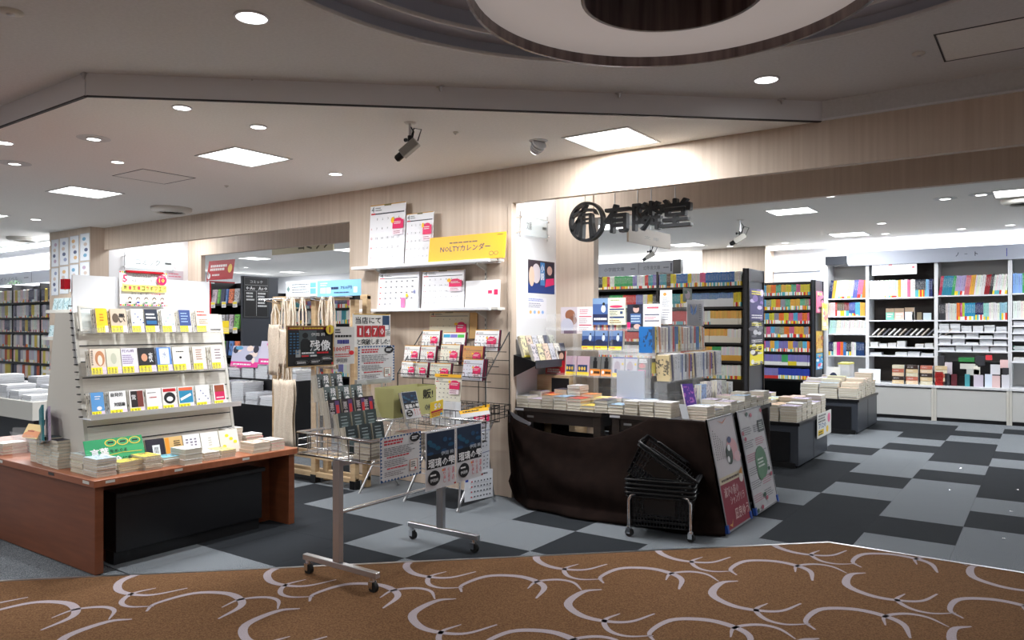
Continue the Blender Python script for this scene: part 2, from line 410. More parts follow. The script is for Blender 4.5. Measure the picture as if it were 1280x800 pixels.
# carpet tiles of the shop: dark and light rows per column, read off the photograph
DARK = {1: [3, 7, 9, 10, 11, 13], 0: [4, 6, 7, 8, 10, 14], -1: [3, 5, 8, 9, 12, 14], 2: [2, 3, 4, 6, 10, 12, 13, 14], 3: [3, 5, 6, 7, 9, 13, 14], 4: [0, 3, 4, 6], 5: [-1, 1, 4, 5],
        6: [-2, 2, 5], 7: [-1, -2, 1, 3, 4], 8: [-1, -2, 2, 3], 9: [-1, 0, 2, 5], 10: [1, 2, 4, 5]}
def clip(poly, f):
    out = []
    for i, p in enumerate(poly):
        q = poly[(i + 1) % len(poly)]; a, b_ = f(p), f(q)
        if a >= 0: out.append(p)
        if (a >= 0) != (b_ >= 0): t = a / (a - b_); out.append((p[0] + (q[0] - p[0]) * t, p[1] + (q[1] - p[1]) * t))
    return out
ntile = 0
for k in range(-1, 11):
    for j in range(-3, 17):
        x0, y0 = -.455 - .507 * k, 3.68 + .525 * j; x1, y1 = x0 + .507, y0 + .525
        if k >= 5 and j > 5: continue
        if k == 4 and j > 8: continue
        if k > 7 and j > 4: continue
        if y1 > YB - .1: y1 = YB - .1
        pieces = [(x0, KX), (KX, x1)] if x0 < KX < x1 else [(x0, x1)]
        out = []
        for a, b_ in pieces:
            poly = [(a, y0), (b_, y0), (b_, y1), (a, y1)]
            f = (lambda p: p[1] - (4.87 + .006)) if a >= KX - 1e-6 else (lambda p: p[1] - (4.858 + (p[0] + 1.11) * .967))
            poly = clip(poly, f)
            if len(poly) > 2: out.append(poly)
        if not out: continue
        bb = B()
        for poly in out:
            cx = sum(p[0] for p in poly) / len(poly); cy = sum(p[1] for p in poly) / len(poly)
            bb.prism([(cx + (x - cx) * .998, cy + (y - cy) * .998) for x, y in poly], -.007, 0)
        bb.build('tile', 'tile_dark' if j in DARK.get(k, []) else 'tile_light', floor); ntile += 1
# ---- ceilings
def plate_with_hole(outer, c, r, z, n=64):
    bm = bmesh.new(); ov = [bm.verts.new((x, y, z)) for x, y in outer]; hv = [bm.verts.new((c[0] + r * math.cos(2 * PI * i / n), c[1] + r * math.sin(2 * PI * i / n), z)) for i in range(n)]
    es = [bm.edges.new((l[i], l[(i + 1) % len(l)])) for l in (ov, hv) for i in range(len(l))]
    bmesh.ops.triangle_fill(bm, edges=es, use_beauty=True)
    b = B(); b.v = [tuple(v.co) for v in bm.verts]; bm.verts.index_update(); b.f = [[v.index for v in f.verts] for f in bm.faces]; b.c = [(1, 1, 1, 1)] * len(b.f); b.smooth = [False] * len(b.f); bm.free(); return b
def camxy(l, d): return (.8155 * l - .5788 * d, .5788 * l + .8155 * d)
RC = camxy(.49, 2.23)
up = plate_with_hole([(XL, YF), (XR, YF), (XR, 4.9), (XL, 4.9)], RC, 1.6, ZU)
struct(up, 'ceiling_upper', 'ceiling_upper')
stp = [(XL, 1.99), (-4.17, 1.97), (-1.1, 4.77)]
struct(B().prism([stp[0], stp[1], stp[2], (-1.1, 4.9), (XL, 4.9)], ZL, ZU - .01), 'ceiling_lower', 'ceiling_lower')
struct(B().box(XL, 4.9, ZI, XR, YB + .3, ZI + .1), 'ceiling_shop', 'ceiling_lower')
fb, gb = B(), B()
for p, q in ((stp[0], stp[1]), (stp[1], stp[2])):
    p, q = Vector((*p, 0)), Vector((*q, 0)); d = (q - p).normalized(); n = Vector((d.y, -d.x, 0)) * .014
    for bb, za, zb, k in ((fb, ZL + .004, ZU, 1), (gb, ZL - .004, ZL + .004, 1.15)):
        v = [p, q, q + n * k, p + n * k]; bb.hexa([a + Vector((0, 0, za)) for a in v] + [a + Vector((0, 0, zb)) for a in v])
struct(fb, 'trim_2', 'white_paint'); struct(gb, 'trim_3', 'gasket')
# sprinkler-like clips along the step
for i, (px, py) in enumerate(((107, 91), (7, 133), (315, 100), (552, 107), (775, 115), (978, 123))):
    p = onz(px, py + 1, ZU); b = B().box(-.024, -.008, -.007, .024, .008, 0).cyl((0, 0, -.006), (0, 0, -.032), .013, 8, .004)
    b.v = [(v[0] + p.x, v[1] + p.y - .01, v[2] + p.z) for v in b.v]
    tag(b.build('ceiling_clip', 'steel', org=p), f'small metal clip at the ceiling step, {nth(i + 1) if i > 1 else ("at the corner", "on the short side")[i]} {"from the corner going right" if i > 1 else ""}'.strip(), 'clip')
# circular recess and hanging ring lamp
rb = B().lathe([(1.6, ZU), (1.6, ZU + .05), (1.45, ZU + .05), (1.45, ZU + .12), (0, ZU + .12)], (*RC, 0), 72, smooth=False)
struct(rb, 'ceiling_recess', 'recess_grey')
struct(B().lathe([(1.585, ZU + .001), (1.585, ZU - .012), (1.61, ZU - .012), (1.61, ZU + .001)], (*RC, 0), 72), 'trim_4', 'ceiling_upper')
struct(B().lathe([(1.44, ZU + .05), (1.44, ZU + .035), (1.46, ZU + .035), (1.46, ZU + .05)], (*RC, 0), 72), 'trim_5', 'ceiling_upper')
rc = camxy(.475, 2.24); rl = thing('ring_pendant_lamp', 'large hanging ring lamp with white underside and dark wooden rim in round ceiling recess', 'lamp', (*rc, 2.3))
B().lathe([(.6, 2.30), (.612, 2.30), (.612, 2.355), (.6, 2.355), (.6, 2.30)], (*rc, 0), 72).build('rim', 'ring_wood', rl)
B().lathe([(.6, 2.335), (.27, 2.335), (.27, 2.345), (.6, 2.345)], (*rc, 0), 72, smooth=False).build('shade', 'shade_white', rl)
B().lathe([(.258, 2.30), (.27, 2.30), (.27, 2.66), (.258, 2.66), (.258, 2.30)], (*rc, 0), 60).build('inner_drum', 'ring_wood', rl)
for i in range(4): B().cyl((rc[0] + .45 * math.cos(i * PI / 2 + .4), rc[1] + .45 * math.sin(i * PI / 2 + .4), 2.345), (rc[0] + .45 * math.cos(i * PI / 2 + .4), rc[1] + .45 * math.sin(i * PI / 2 + .4), ZU + .12), .003, 6).build('hanging_wire', 'steel', rl)

# ---- shop front
struct(B().box(-9.61, 4.744, 2.27, XR, 4.80, ZL), 'wall_front_beam', 'light_wood')
struct(B().box(-1.1, 4.744, ZL, XR, 4.80, ZU), 'trim_6', 'ceiling_upper')
struct(B().box(-1.1, 4.728, ZL + .002, XR, 4.744, ZL + .012), 'trim_7', 'white_paint')
struct(B().box(-3.0, 5.38, 2.2, XR, 5.44, ZI), 'wall_inner_beam_right', 'light_wood')
struct(B().box(-3.365, 5.38, 0, -3.012, 5.44, ZI), 'wall_niche_back', 'light_wood')
struct(B().box(-3.03, 5.37, 0, -3.0, 5.45, 2.2), 'trim_8', 'light_wood')
struct(B().box(-5.18, 4.745, 0, -3.40, 5.38, 2.27), 'wall_pier', 'light_wood')
struct(B().box(-3.395, 4.80, 0, -3.365, 5.38, ZI), 'wall_pier_side', 'white_paint')
struct(B().box(-3.40, 4.735, 0, -3.365, 4.80, 2.27), 'trim_9', 'light_wood')
struct(B().box(-10.7, 4.575, 0, -9.61, 4.80, ZL), 'wall_left_pillar', 'light_wood')
struct(B().box(-10.7, 4.80, 0, -9.61, 5.87, ZI), 'wall_left_side', 'white_paint')
struct(B().box(-9.61, 5.87, 2.27, -5.18, 5.93, ZI), 'wall_inner_beam_left', 'light_wood')
struct(B().box(-9.63, 5.87, 0, -9.3, 5.93, 2.27), 'trim_10', 'light_wood')
struct(B().box(-5.18, 5.40, 0, -5.12, 5.93, 2.6), 'wall_pier_left_return', 'white_paint')
# ---- far walls
struct(B().box(XL, YB, 0, XR, YB + .1, ZI), 'wall_back', 'white_paint')
struct(B().box(XL - .1, YF, 0, XL, YB, ZU), 'wall_left', 'white_paint')
struct(B().box(XR, YF, 0, XR + .1, YB, ZU), 'wall_right', 'white_paint')
struct(B().box(XL, YF - .1, 0, XR, YF, ZU), 'wall_mall', 'ceiling_upper')
struct(B().box(XL, 5.25, 0, -10.7, 5.33, ZL), 'wall_left_bay', 'white_paint')
struct(B().box(-4.74, 12.2, 0, -3.69, YB, ZI), 'wall_pilaster', 'light_wood')
struct(B().box(-3.68, 12.62, 0, -2.95, YB, 2.2), 'trim_11', 'cool_grey')
struct(B().box(-3.68, 12.6, 2.2, -2.95, YB, 2.23), 'trim_12', 'grey_panel')
# ================================================================ LAMPS AND CEILING FITTINGS
def area(name, loc, sx, sy, w, rot=(0, 0, 0), col=LIGHT_COL, spread=None):
    l = bpy.data.lights.new(name, 'AREA'); l.shape = 'RECTANGLE'; l.size = sx; l.size_y = sy; l.energy = w; l.color = col
    if spread: l.spread = spread
    o = bpy.data.objects.new(name, l); COL.objects.link(o); o.location = loc; o.rotation_euler = rot; return o
def spot(name, loc, to, w, ang, blend=.4, col=LIGHT_COL, r=.03):
    l = bpy.data.lights.new(name, 'SPOT'); l.energy = w; l.spot_size = math.radians(ang); l.spot_blend = blend; l.color = col; l.shadow_soft_size = r
    o = bpy.data.objects.new(name, l); COL.objects.link(o); o.location = loc
    o.rotation_euler = (Vector(to) - Vector(loc)).to_track_quat('-Z', 'Y').to_euler(); return o
def square_lamp(x, y, z, label, w=PANEL_W, s=.23):
    t = thing('ceiling_panel_light', label, 'ceiling light', (x, y, z), 'square ceiling panel lights')
    f = B()
    for a in ((-1, -1, 1, -.94), (-1, .94, 1, 1), (-1, -.94, -.94, .94), (.94, -.94, 1, .94)): f.box(x + a[0] * (s + .01), y + a[1] * (s + .01), z - .006, x + a[2] * (s + .01), y + a[3] * (s + .01), z - .0005)
    f.build('frame', 'grey_panel', t); B().box(x - s + .008, y - s + .008, z - .003, x + s - .008, y + s - .008, z - .001).build('diffuser', 'lamp_panel', t)
    area('panel_lamp', (x, y, z - .012), s * 1.7, s * 1.7, w)
square_lamp(-2.33, 4.41, ZL, 'square panel light in the lowered ceiling above the shop sign')
square_lamp(-4.74, 3.33, ZL, 'square panel light in the lowered ceiling left of the camera bracket')
square_lamp(-7.17, 3.37, ZL, 'square panel light in the lowered ceiling beyond the ceiling hatch')
square_lamp(-9.6, 3.37, ZL, 'square panel light at the left edge of the picture in lowered ceiling')
square_lamp(-2.33, 8.67, ZI, 'square panel light nearest behind the sign beam in the shop')
square_lamp(-2.27, 11.34, ZI, 'square panel light close to the white back shelves')
square_lamp(-4.65, 11.31, ZI, 'square panel light beside the wood pilaster at the back')
square_lamp(-12.28, 8.86, ZI, 'square panel light seen above the red comic sign')
square_lamp(-14.67, 11.62, ZI, 'square panel light seen right of the comic directory')
for i, (x, y) in enumerate(((-4.7, 8.67), (-7.2, 7.2), (-9.6, 8.8), (-7.2, 10.8), (-.2, 8.7), (-4.75, 6.2), (.6, 11.3), (-12.4, 6.5))):
    square_lamp(x, y, ZI, f'square panel light of the shop, {nth(i + 1)} of those the beams hide', w=PANEL_W)
def down(x, y, z, label, r=.05, plate=0, w=DOWN_W, soft=.05, lit=True, ang=110):
    t = thing('downlight', label, 'ceiling light', (x, y, z), 'round downlights')
    if plate: B().lathe([(0, z - .002), (plate, z - .002), (plate, z + .004)], (x, y, 0), 28, smooth=False).build('cover_plate', 'grey_panel', t)
    zz = z - (.003 if plate else 0)
    B().lathe([(r, zz), (r * 1.18, zz), (r * 1.18, zz - .005), (r, zz - .007), (r, zz)], (x, y, 0), 24).build('trim_ring', 'white_metal', t)
    B().lathe([(0, zz - .004), (r, zz - .004)], (x, y, 0), 24, smooth=False).build('bulb', 'lamp_disc' if lit else 'steel', t)
    if w: spot('downlight_lamp', (x, y, z - .03), (x, y, 0), w, ang, .6, r=soft)
down(-2.82, 2.02, ZU, 'large round downlight in the upper ceiling above the cart', .065, w=MALL_W)
down(-1.25, 4.15, ZU, 'round downlight in the upper ceiling under the ring lamp', .06, w=MALL_W)
down(-3.94, 2.37, ZL, 'downlight nearest the corner of the lowered ceiling', .045, w=DOWN_W)
down(-3.94, 2.87, ZL, 'second downlight from the corner of the lowered ceiling', .045)
down(-5.06, 2.43, ZL, 'downlight on a wide plate nearer the big square panel', .04, .1)
down(-5.64, 2.88, ZL, 'bare downlight beside the ceiling hatch', .042)
down(-6.32, 2.46, ZL, 'downlight on a wide plate close to the left picture edge', .04, .11)
down(-5.66, 2.14, ZL, 'downlight cut by the left picture edge near the step', .05)
down(-4.66, 4.12, ZL, 'tilted downlight over the front of the wooden pier', .05)
down(-9.46, 3.9, ZL, 'small far downlight in front of the poster pillar', .05, w=0)
for x, y, s in ((-.84, 8.69, 'left one of two plated downlights near the round vent'), (-.53, 8.62, 'right one of two plated downlights near the round vent')): down(x, y, ZI, s, .05, .11, w=DOWN_W)
for x, y, s in ((-1.69, 10.33, 'downlight between the two shop panels and back wall'), (-1.75, 7.87, 'downlight close to the sign beam at right'), (-1.84, 11.53, 'low downlight just before the back wall, second from the pilaster'), (-.93, 11.54, 'low downlight before the back wall under the vent'),
                (-.39, 11.44, 'low downlight before the back wall at the picture edge'), (-4.16, 11.9, 'downlight in front of the wood pilaster'), (-3.3, 11.9, 'downlight just right of the wood pilaster'), (-14.3, 10.1, 'small downlight seen left of the comic directory')): down(x, y, ZI, s, .05, w=0)
# downlights that face the mall, out of the picture
for i, (x, y) in enumerate(((.6, 2.6), (-.6, .2), (-3.4, -.6), (-6.2, .3), (1.6, -1.5))): down(x, y, ZU, f'round downlight of the mall ceiling, {nth(i + 1)} of those behind the viewer', .06, w=MALL_W, ang=160)
for i, (x, y) in enumerate(((-2.2, -1.6), (-5.2, -1.8), (.9, -2.6), (-7.8, -.2), (-10.2, .6))): square_lamp(x, y, ZU, f'square panel light of the mall ceiling, {nth(i + 1)} behind the viewer', w=24)  # unseen panels added behind the viewer to brighten the ceiling step
# aimed lamps that light the displays
def eyeball(x, y, z, to, label, w, ang=50):
    t = thing('eyeball_spotlight', label, 'spotlight', (x, y, z)); d = (Vector(to) - Vector((x, y, z))).normalized(); c = Vector((x, y, z - .03))
    B().lathe([(.052, z), (.062, z), (.062, z - .006), (.052, z - .006), (.052, z)], (x, y, 0), 24).build('trim_ring', 'white_metal', t)
    b = B()
    for k in range(4): b.cyl(c + d * (-.02 + k * .02), c + d * (-.006 + k * .02), (.05, .049, .045, .038)[k], 20, (.049, .047, .042, .034)[k])
    b.build('housing', 'steel', t); B().cyl(c + d * .056, c + d * .058, .03, 20).build('bulb', 'lamp_disc', t)
    spot('aimed_lamp', c + d * .07, to, w, ang, .5)
eyeball(-2.74, 4.16, ZL, (-4.1, 4.7, 1.5), 'swivelling silver spotlight left of the panel over the sign', SPOT_W * .75, 62)
eyeball(-5.2, .9, ZU, (-4.75, 2.1, .95), 'swivelling spotlight of the mall ceiling aimed at rack end, outside the picture', SPOT_W * .75, 40)  # unseen spot added to lift the rack's dark end panel
spot('downlight_lamp', (-3.94, 2.87, ZL - .03), (-4.45, 2.6, .7), SPOT_W * 1.5, 62, .5, r=.03)
spot('downlight_lamp', (-3.94, 2.37, ZL - .03), (-4.45, 2.3, .5), SPOT_W * .8, 66, .5, r=.03)
# wall-washing light troughs of the shop
area('trough_lamp', (-1.5, YB - .35, ZI - .02), 6, .1, 75, (math.radians(25), 0, 0))
area('trough_lamp', (-8.5, YB - .35, ZI - .02), 7, .1, 75, (math.radians(25), 0, 0))
area('trough_lamp', (-12.6, 4.98, ZL - .02), 4, .08, 85, (math.radians(20), 0, 0))
area('trough_lamp', (XL + .4, 9, ZI - .02), .1, 6, 50, (0, math.radians(-25), 0))
area('niche_lamp', (-3.22, 4.98, ZI - .03), .2, .2, 4)
area('niche_lamp', (-9.3, 5.35, ZI - .03), .3, .5, 7)
for x0, x1, y, z in ((-4.3, 1.5, YB - .28, ZI), (-14.8, -10.8, 5.05, ZL)): struct(B().box(x0, y, z - .06, x1, y + .02, z), 'trim_13', 'white_paint')
# flat ceiling fittings
def hatch(x0, y0, x1, y1, z, label):
    b = B(); g = .008
    for a in ((x0, y0, x1, y0 + g), (x0, y1 - g, x1, y1), (x0, y0, x0 + g, y1), (x1 - g, y0, x1, y1)): b.box(a[0], a[1], z - .002, a[2], a[3], z + .001)
    t = thing('ceiling_hatch', label, 'hatch', ((x0 + x1) / 2, (y0 + y1) / 2, z)); b.build('frame', 'gasket', t)
    B().box(x0 + .012, y0 + .012, z - .002, x1 - .012, y1 - .012, z).build('panel', 'ceiling_lower', t)
hatch(-6.2, 3.12, -5.73, 3.57, ZL, 'square access hatch flush in the lowered ceiling')
hatch(-.43, 3.96, .02, 4.4, ZU, 'square access hatch in the upper ceiling near the right picture edge')
hatch(-3.0, 7.0, -2.55, 7.45, ZI, 'square access hatch in the shop ceiling behind the hanging sign')
def vent(x, y, z, label, R=.2):
    t = thing('round_air_vent', label, 'vent', (x, y, z), 'round air vents')
    B().lathe([(R, z), (R * .98, z - .03), (R * .72, z - .055), (R * .66, z - .05), (R * .66, z - .02)], (x, y, 0), 32).build('housing', 'ivory_metal', t)
    for k, r in enumerate((.55, .38, .2)): B().lathe([(R * r, z - .045), (R * (r + .1), z - .035), (R * (r + .1), z - .03), (R * r, z - .04)], (x, y, 0), 28).build('louvre', 'ivory_metal', t)
    B().lathe([(0, z - .02), (R * .66, z - .02)], (x, y, 0), 24, smooth=False).build('duct', 'gasket', t)
vent(-7.41, 4.34, ZL, 'round ceiling air vent above the wood beam near the poster pillar'); vent(-11.55, 4.6, ZL, 'round ceiling air vent at the far left behind the first one'); vent(-.2, 9.21, ZI, 'round ceiling air vent at the right picture edge in the shop')
for x, y, z, r, l in ((-3.61, 1.39, ZU, .05, 'smoke detector in the upper ceiling at the top left corner'), (-.52, 4.19, ZU, .03, 'small round sensor in the upper ceiling beside the right hatch'), (-3.04, 3.67, ZL, .018, 'small sprinkler head between camera and swivelling spotlight'),
                      (-5.83, 3.92, ZL, .018, 'small sprinkler head in front of the far wood beam')):
    t = thing('ceiling_sensor', l, 'detector', (x, y, z)); B().lathe([(0, z - .012), (r * .6, z - .012), (r, z - .004), (r, z)], (x, y, 0), 20).build('cover', 'ivory_metal', t); B().lathe([(0, z - .018), (r * .35, z - .016), (r * .35, z - .01)], (x, y, 0), 12).build('sensor_tip', 'steel', t)
def camera_unit(x, y, z, ang, tilt, label, drop=.13, s=1.0):
    t = thing('security_camera', label, 'camera', (x, y, z))
    B().lathe([(0, z - .008), (.03 * s, z - .008), (.038 * s, z)], (x, y, 0), 18).build('mount_plate', 'ivory_metal', t)
    B().cyl((x, y, z), (x, y, z - drop), .009 * s, 10).build('stem', 'steel', t)
    B().cyl((x, y, z - drop + .03), (x, y, z - drop - .02), .015 * s, 10).cyl((x, y, z - drop + .01), (x - .035 * s, y, z - drop + .01), .006, 8).cyl((x - .03 * s, y, z - drop + .01), (x - .042 * s, y, z - drop + .01), .012 * s, 10).build('swivel_joint', 'black_metal', t)
    f = Vector((math.cos(ang) * math.cos(tilt), math.sin(ang) * math.cos(tilt), -math.sin(tilt))); r = f.cross(Z3).normalized(); u = r.cross(f)
    c = Vector((x, y, z - drop - .04 * s))
    B().obox(c - f * .055 * s - r * .027 * s - u * .027 * s, f, r, u, .12 * s, .054 * s, .054 * s).build('housing', 'grey_plastic', t, bevel=.004)
    B().cyl(c + f * .065 * s, c + f * .105 * s, .022 * s, 16).cyl(c + f * .105 * s, c + f * .112 * s, .017 * s, 16).build('lens', 'black_plastic', t)
    B().tube([(x, y, z - .02), (x + .03 * s, y, z - .06 * s), (x + .015 * s, y, z - drop), c - f * .02 + u * .03 * s, c - f * .09 * s + u * .075 * s, c - f * .12 * s + u * .04 * s, c - f * .06 * s], .004 * s, 6).build('cable', 'rubber', t)
camera_unit(-3.12, 3.34, ZL, math.radians(205), math.radians(38), 'grey security camera hanging from the lowered ceiling over the pier', .11)
camera_unit(-3.03, 9.03, ZI, math.radians(200), math.radians(32), 'grey security camera in the shop right of the shop sign', .17, 1.25)
camera_unit(-4.75, 10.2, ZI, math.radians(200), math.radians(32), 'small grey security camera under the hanging category sign', .2, 1.2)
# ================================================================ ORANGE DISPLAY TABLE WITH THE WHITE BOOK RACK
R_ = random.Random(7)
def print_on(a, o, name='cover_print'):
    bpy.context.view_layer.update() if False else None
    p = a.build(None, name); m = o.matrix_basis.copy(); m.invert(); p.data.transform(m); p.parent = o; return p
TZ = .505
t = thing('display_table', 'low orange-brown wooden display table with a black drawer box underneath', 'table', (-4.9, 2.6, 0))
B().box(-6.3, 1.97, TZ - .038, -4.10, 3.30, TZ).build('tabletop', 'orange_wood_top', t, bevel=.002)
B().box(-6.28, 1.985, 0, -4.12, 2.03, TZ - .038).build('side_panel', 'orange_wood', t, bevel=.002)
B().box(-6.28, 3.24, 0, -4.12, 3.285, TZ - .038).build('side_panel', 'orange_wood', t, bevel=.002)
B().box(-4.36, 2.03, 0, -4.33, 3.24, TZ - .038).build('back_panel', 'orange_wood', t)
k = B().box(-4.33, 2.13, .07, -4.19, 3.08, .40).build('drawer_box', 'black_laminate', t, bevel=.003)
B().box(-4.30, 2.13, 0, -4.21, 3.07, .07).build('plinth', 'black_metal', k)
B().box(-4.19, 2.12, .375, -4.165, 3.09, .402).build('lip', 'black_metal', k, bevel=.004)
for y in (2.03, 2.42, 2.87): B().box(-4.0995, y, TZ - .022, -4.0985, y + .05, TZ - .008, rgb(190, 190, 186)).build('price_label', 'painted', t)
for x in (-4.22, -4.62, -5.3): B().box(x, 1.9685, TZ - .024, x + .07, 1.9695, TZ - .008, rgb(60, 58, 58) if x == -4.62 else rgb(200, 200, 196)).build('price_label', 'painted', t)
# --- rack: two leaning faces, end panels, slots, acrylic shelves
GY0, GY1 = 2.10, 3.02
def gx(z): return -4.395 - (z - .478) * .20   # front face leans back
rk = thing('book_rack', 'white slanted book rack with acrylic shelves on the orange table', 'rack', (-4.69, 2.55, TZ))
for y0, y1 in ((GY0 - .02, GY0), (GY1, GY1 + .02)):
    pr = [(gx(TZ) , TZ), (gx(1.40), 1.40), (-4.79, 1.40), (-4.97, TZ)]
    b = B(); v = [(x, y, z) for y in (y0, y1) for x, z in pr]; b.hexa([v[0], v[3], v[2], v[1], v[4], v[7], v[6], v[5]]).build('end_panel', 'ivory_metal', rk)
f0 = Vector((gx(TZ + .001), GY0, TZ + .001)); fv = (Vector((gx(1.4), GY0, 1.4)) - f0); fl = fv.length; fv.normalize()
bk = B().obox(f0 + Vector((-.016, 0, 0)), Y3, fv, Vector((1, 0, .2)).normalized(), GY1 - GY0, fl, .012).build('slat_panel', 'slat_board', rk)
for i in range(9):
    z = .56 + i * .092; z2 = z + .012
    p = Vector((gx(z) - .006, GY0, z)); B().obox(p, Y3, fv, Vector((1, 0, .2)).normalized(), GY1 - GY0, .006, .0075).build('slot', 'gasket', bk)
for i in range(16):
    z = TZ + .3 + i * .042
    B().box(gx(z) - .012, GY0 - .035, z, gx(z) + .004, GY0 - .018, z + .006).build('hook_slot', 'black_metal', rk)
B().box(-4.705, GY0 + .03, 1.36, -4.685, GY1, 1.625).build('header_board', 'white_metal', rk)
B().box(-4.76, GY0 - .005, 1.54, -4.708, GY0 + .028, 1.60).build('red_holder', 'red_acrylic', rk)
B().box(-4.72, GY1 + .001, 1.36, -4.68, GY1 + .008, 1.62).build('red_edge', 'red_acrylic', rk)
B().obox((gx(1.1) - .02, GY0 - .026, 1.1), (-.2, 0, 1), (0, 1, 0), (1, 0, .2), .3, .003, .03, rgb(150, 150, 150)).build('info_strip', 'painted', rk)
ef = B()
for (y0, z0, y1, z1) in ((0, 0, .15, .012), (0, .138, .15, .15), (0, .012, .012, .138), (.138, .012, .15, .138)): ef.obox(Vector((gx(1.29) + .02, GY0 + .0 + y0, 1.29)) + Vector((-.2, 0, 1)).normalized() * z0, Y3, (-.2, 0, 1), (1, 0, .2), y1 - y0, z1 - z0, .012)
ef.build('card_frame', 'ivory_metal', rk); B().obox((gx(1.3) + .022, GY0 + .012, 1.302), Y3, (-.2, 0, 1), (1, 0, .2), .126, .126, .003).build('frame_sheet', 'clear_glass', rk)
SH = [(1.285, 'top'), (1.045, 'middle'), (.80, 'bottom')]
for z, nm in SH:
    x = gx(z); s_ = B().box(x - .005, GY0 - .03, z - .004, x + .115, GY1 + .01, z)
    s_.obox((x + .112, GY0 - .03, z - .004), (0, 1, 0), (.25, 0, 1), (1, 0, 0), GY1 - GY0 + .04, .032, .003)
    s_.build('acrylic_shelf', 'acrylic' if z > 1 else 'white_metal', rk)
def fy(px, z): return onx(px, 450, gx(z) + .08).y
def face_px(x0, x1, z, col, ink, band, bh, desc, nm, behind=2, hh=.152, fn=None, dx=0, cat='book', lean=.2, name='display_book', behindcol=None, grp='paperbacks behind the face-out ones on the white rack'):
    ya, yb_ = fy(x0, z), fy(x1, z); w = yb_ - ya; U = (-Y3); az = Vector((-lean, 0, 1)).normalized(); ax = U.cross(az)
    X0 = gx(z) + .088 + dx
    o = book(name, axes((X0, yb_, z + .001), ax, U, az), .014, w, hh, col, col, band, bh, f'{desc} paperback facing out, {nm} shelf of white rack', cat)
    for k in range(behind):
        o2 = book('display_book', axes(Vector((X0, yb_ - .004 * (k + 1), z + .001)) + ax * (.0145 * (k + 1)), ax, U, az), .014, w, hh, behindcol or rgb(232, 230, 226), ink, band, bh, f'paperback {("directly", "two", "three")[k]} behind the {desc} one, {nm} shelf of white rack', cat, grp)
    if fn:
        a = Art(Vector((X0, ya, z + .001)) - ax * .0003, Y3, az, w, hh); fn(a)
        print_on(a, o)
    return o
YB_ = rgb(244, 228, 40)
def obi(a, h=.27):
    a.rect(0, 0, .72, h, YB_); a.rect(.72, 0, 1, h, rgb(226, 206, 222))
    for i in range(3): a.lines(.08 + i * .22, .02, .2 + i * .22, h - .03, 5, rgb(70, 64, 50), .5)
def cv(*ops):
    def fn(a):
        for o in ops: getattr(a, o[0])(*o[1:])
        obi(a)
    return fn
bl, re_ = rgb(30, 60, 130), rgb(190, 30, 40)
rowA = [(121, 135, rgb(246, 190, 40), 'bright yellow', cv(('lines', .3, .45, .7, .8, 3, rgb(200, 120, 30)))),
    (139, 159, rgb(196, 178, 158), 'tan', cv(('disc', .3, .6, .2, .2, rgb(90, 74, 60)), ('text', '黒い', .5, .4, .4, .4, K_, .01, True))),
    (165, 180, rgb(238, 240, 244), 'white and blue dotted', cv(*[('disc', .15 + .2 * i, .4 + .13 * ((i * 7) % 4), .07, .03, bl) for i in range(5)])),
    (182, 198, rgb(18, 30, 50), 'dark navy', cv(('lines', .1, .55, .9, .85, 2, W_), ('rect', .1, .34, .9, .5, rgb(20, 90, 140)))),
    (203, 219, rgb(240, 242, 244), 'white and green flecked', cv(*[('disc', .15 + .17 * i, .35 + .14 * ((i * 5) % 4), .06, .025, (rgb(40, 130, 110), bl)[i % 2]) for i in range(5)])),
    (225, 239, rgb(28, 58, 120), 'deep blue', cv(('lines', .15, .4, .85, .9, 4, rgb(150, 180, 220), .3))),
    (246, 262, rgb(214, 198, 182), 'beige with red figures', cv(('lines', .1, .7, .9, 1, 2, re_, .4), ('lines', .2, .35, .9, .6, 3, rgb(150, 130, 110))))]
rowB = [(114, 133, rgb(226, 206, 188), 'white and tan portrait', cv(('disc', .62, .62, .32, .3, rgb(190, 130, 90)), ('disc', .62, .55, .16, .2, rgb(236, 216, 200)), ('lines', .04, .35, .2, .95, 8, K_))),
    (134, 152, rgb(216, 214, 196), 'pale sage', cv(('disc', .5, .6, .2, .22, rgb(190, 192, 172)))),
    (153, 173, rgb(224, 220, 232), 'white with purple lettering', cv(('text', '死ぬ瞬', .05, .82, .75, .13, rgb(90, 60, 110)), ('lines', .05, .35, .8, .75, 5, rgb(150, 130, 170)))),
    (174, 195, rgb(28, 26, 30), 'black with a lit figure', cv(('disc', .35, .6, .18, .16, rgb(206, 150, 120)), ('text', '夜', .6, .4, .25, .4, W_))),
    (197, 215, rgb(84, 132, 200), 'blue and white', cv(('rect', .2, .3, .85, .95, rgb(230, 236, 244)), ('text', '水', .4, .55, .3, .25, bl))),
    (217, 238, rgb(236, 232, 222), 'cream with small black sketch', cv(('disc', .45, .55, .08, .05, K_), ('lines', .2, .75, .8, .85, 1, K_))),
    (242, 258, rgb(228, 216, 206), 'pinkish cream', cv(('lines', .25, .4, .8, .9, 5, rgb(150, 100, 90)))),
    (265, 280, rgb(234, 230, 226), 'white, half past the rack edge', cv(('lines', .3, .4, .8, .9, 4, rgb(120, 100, 110))))]
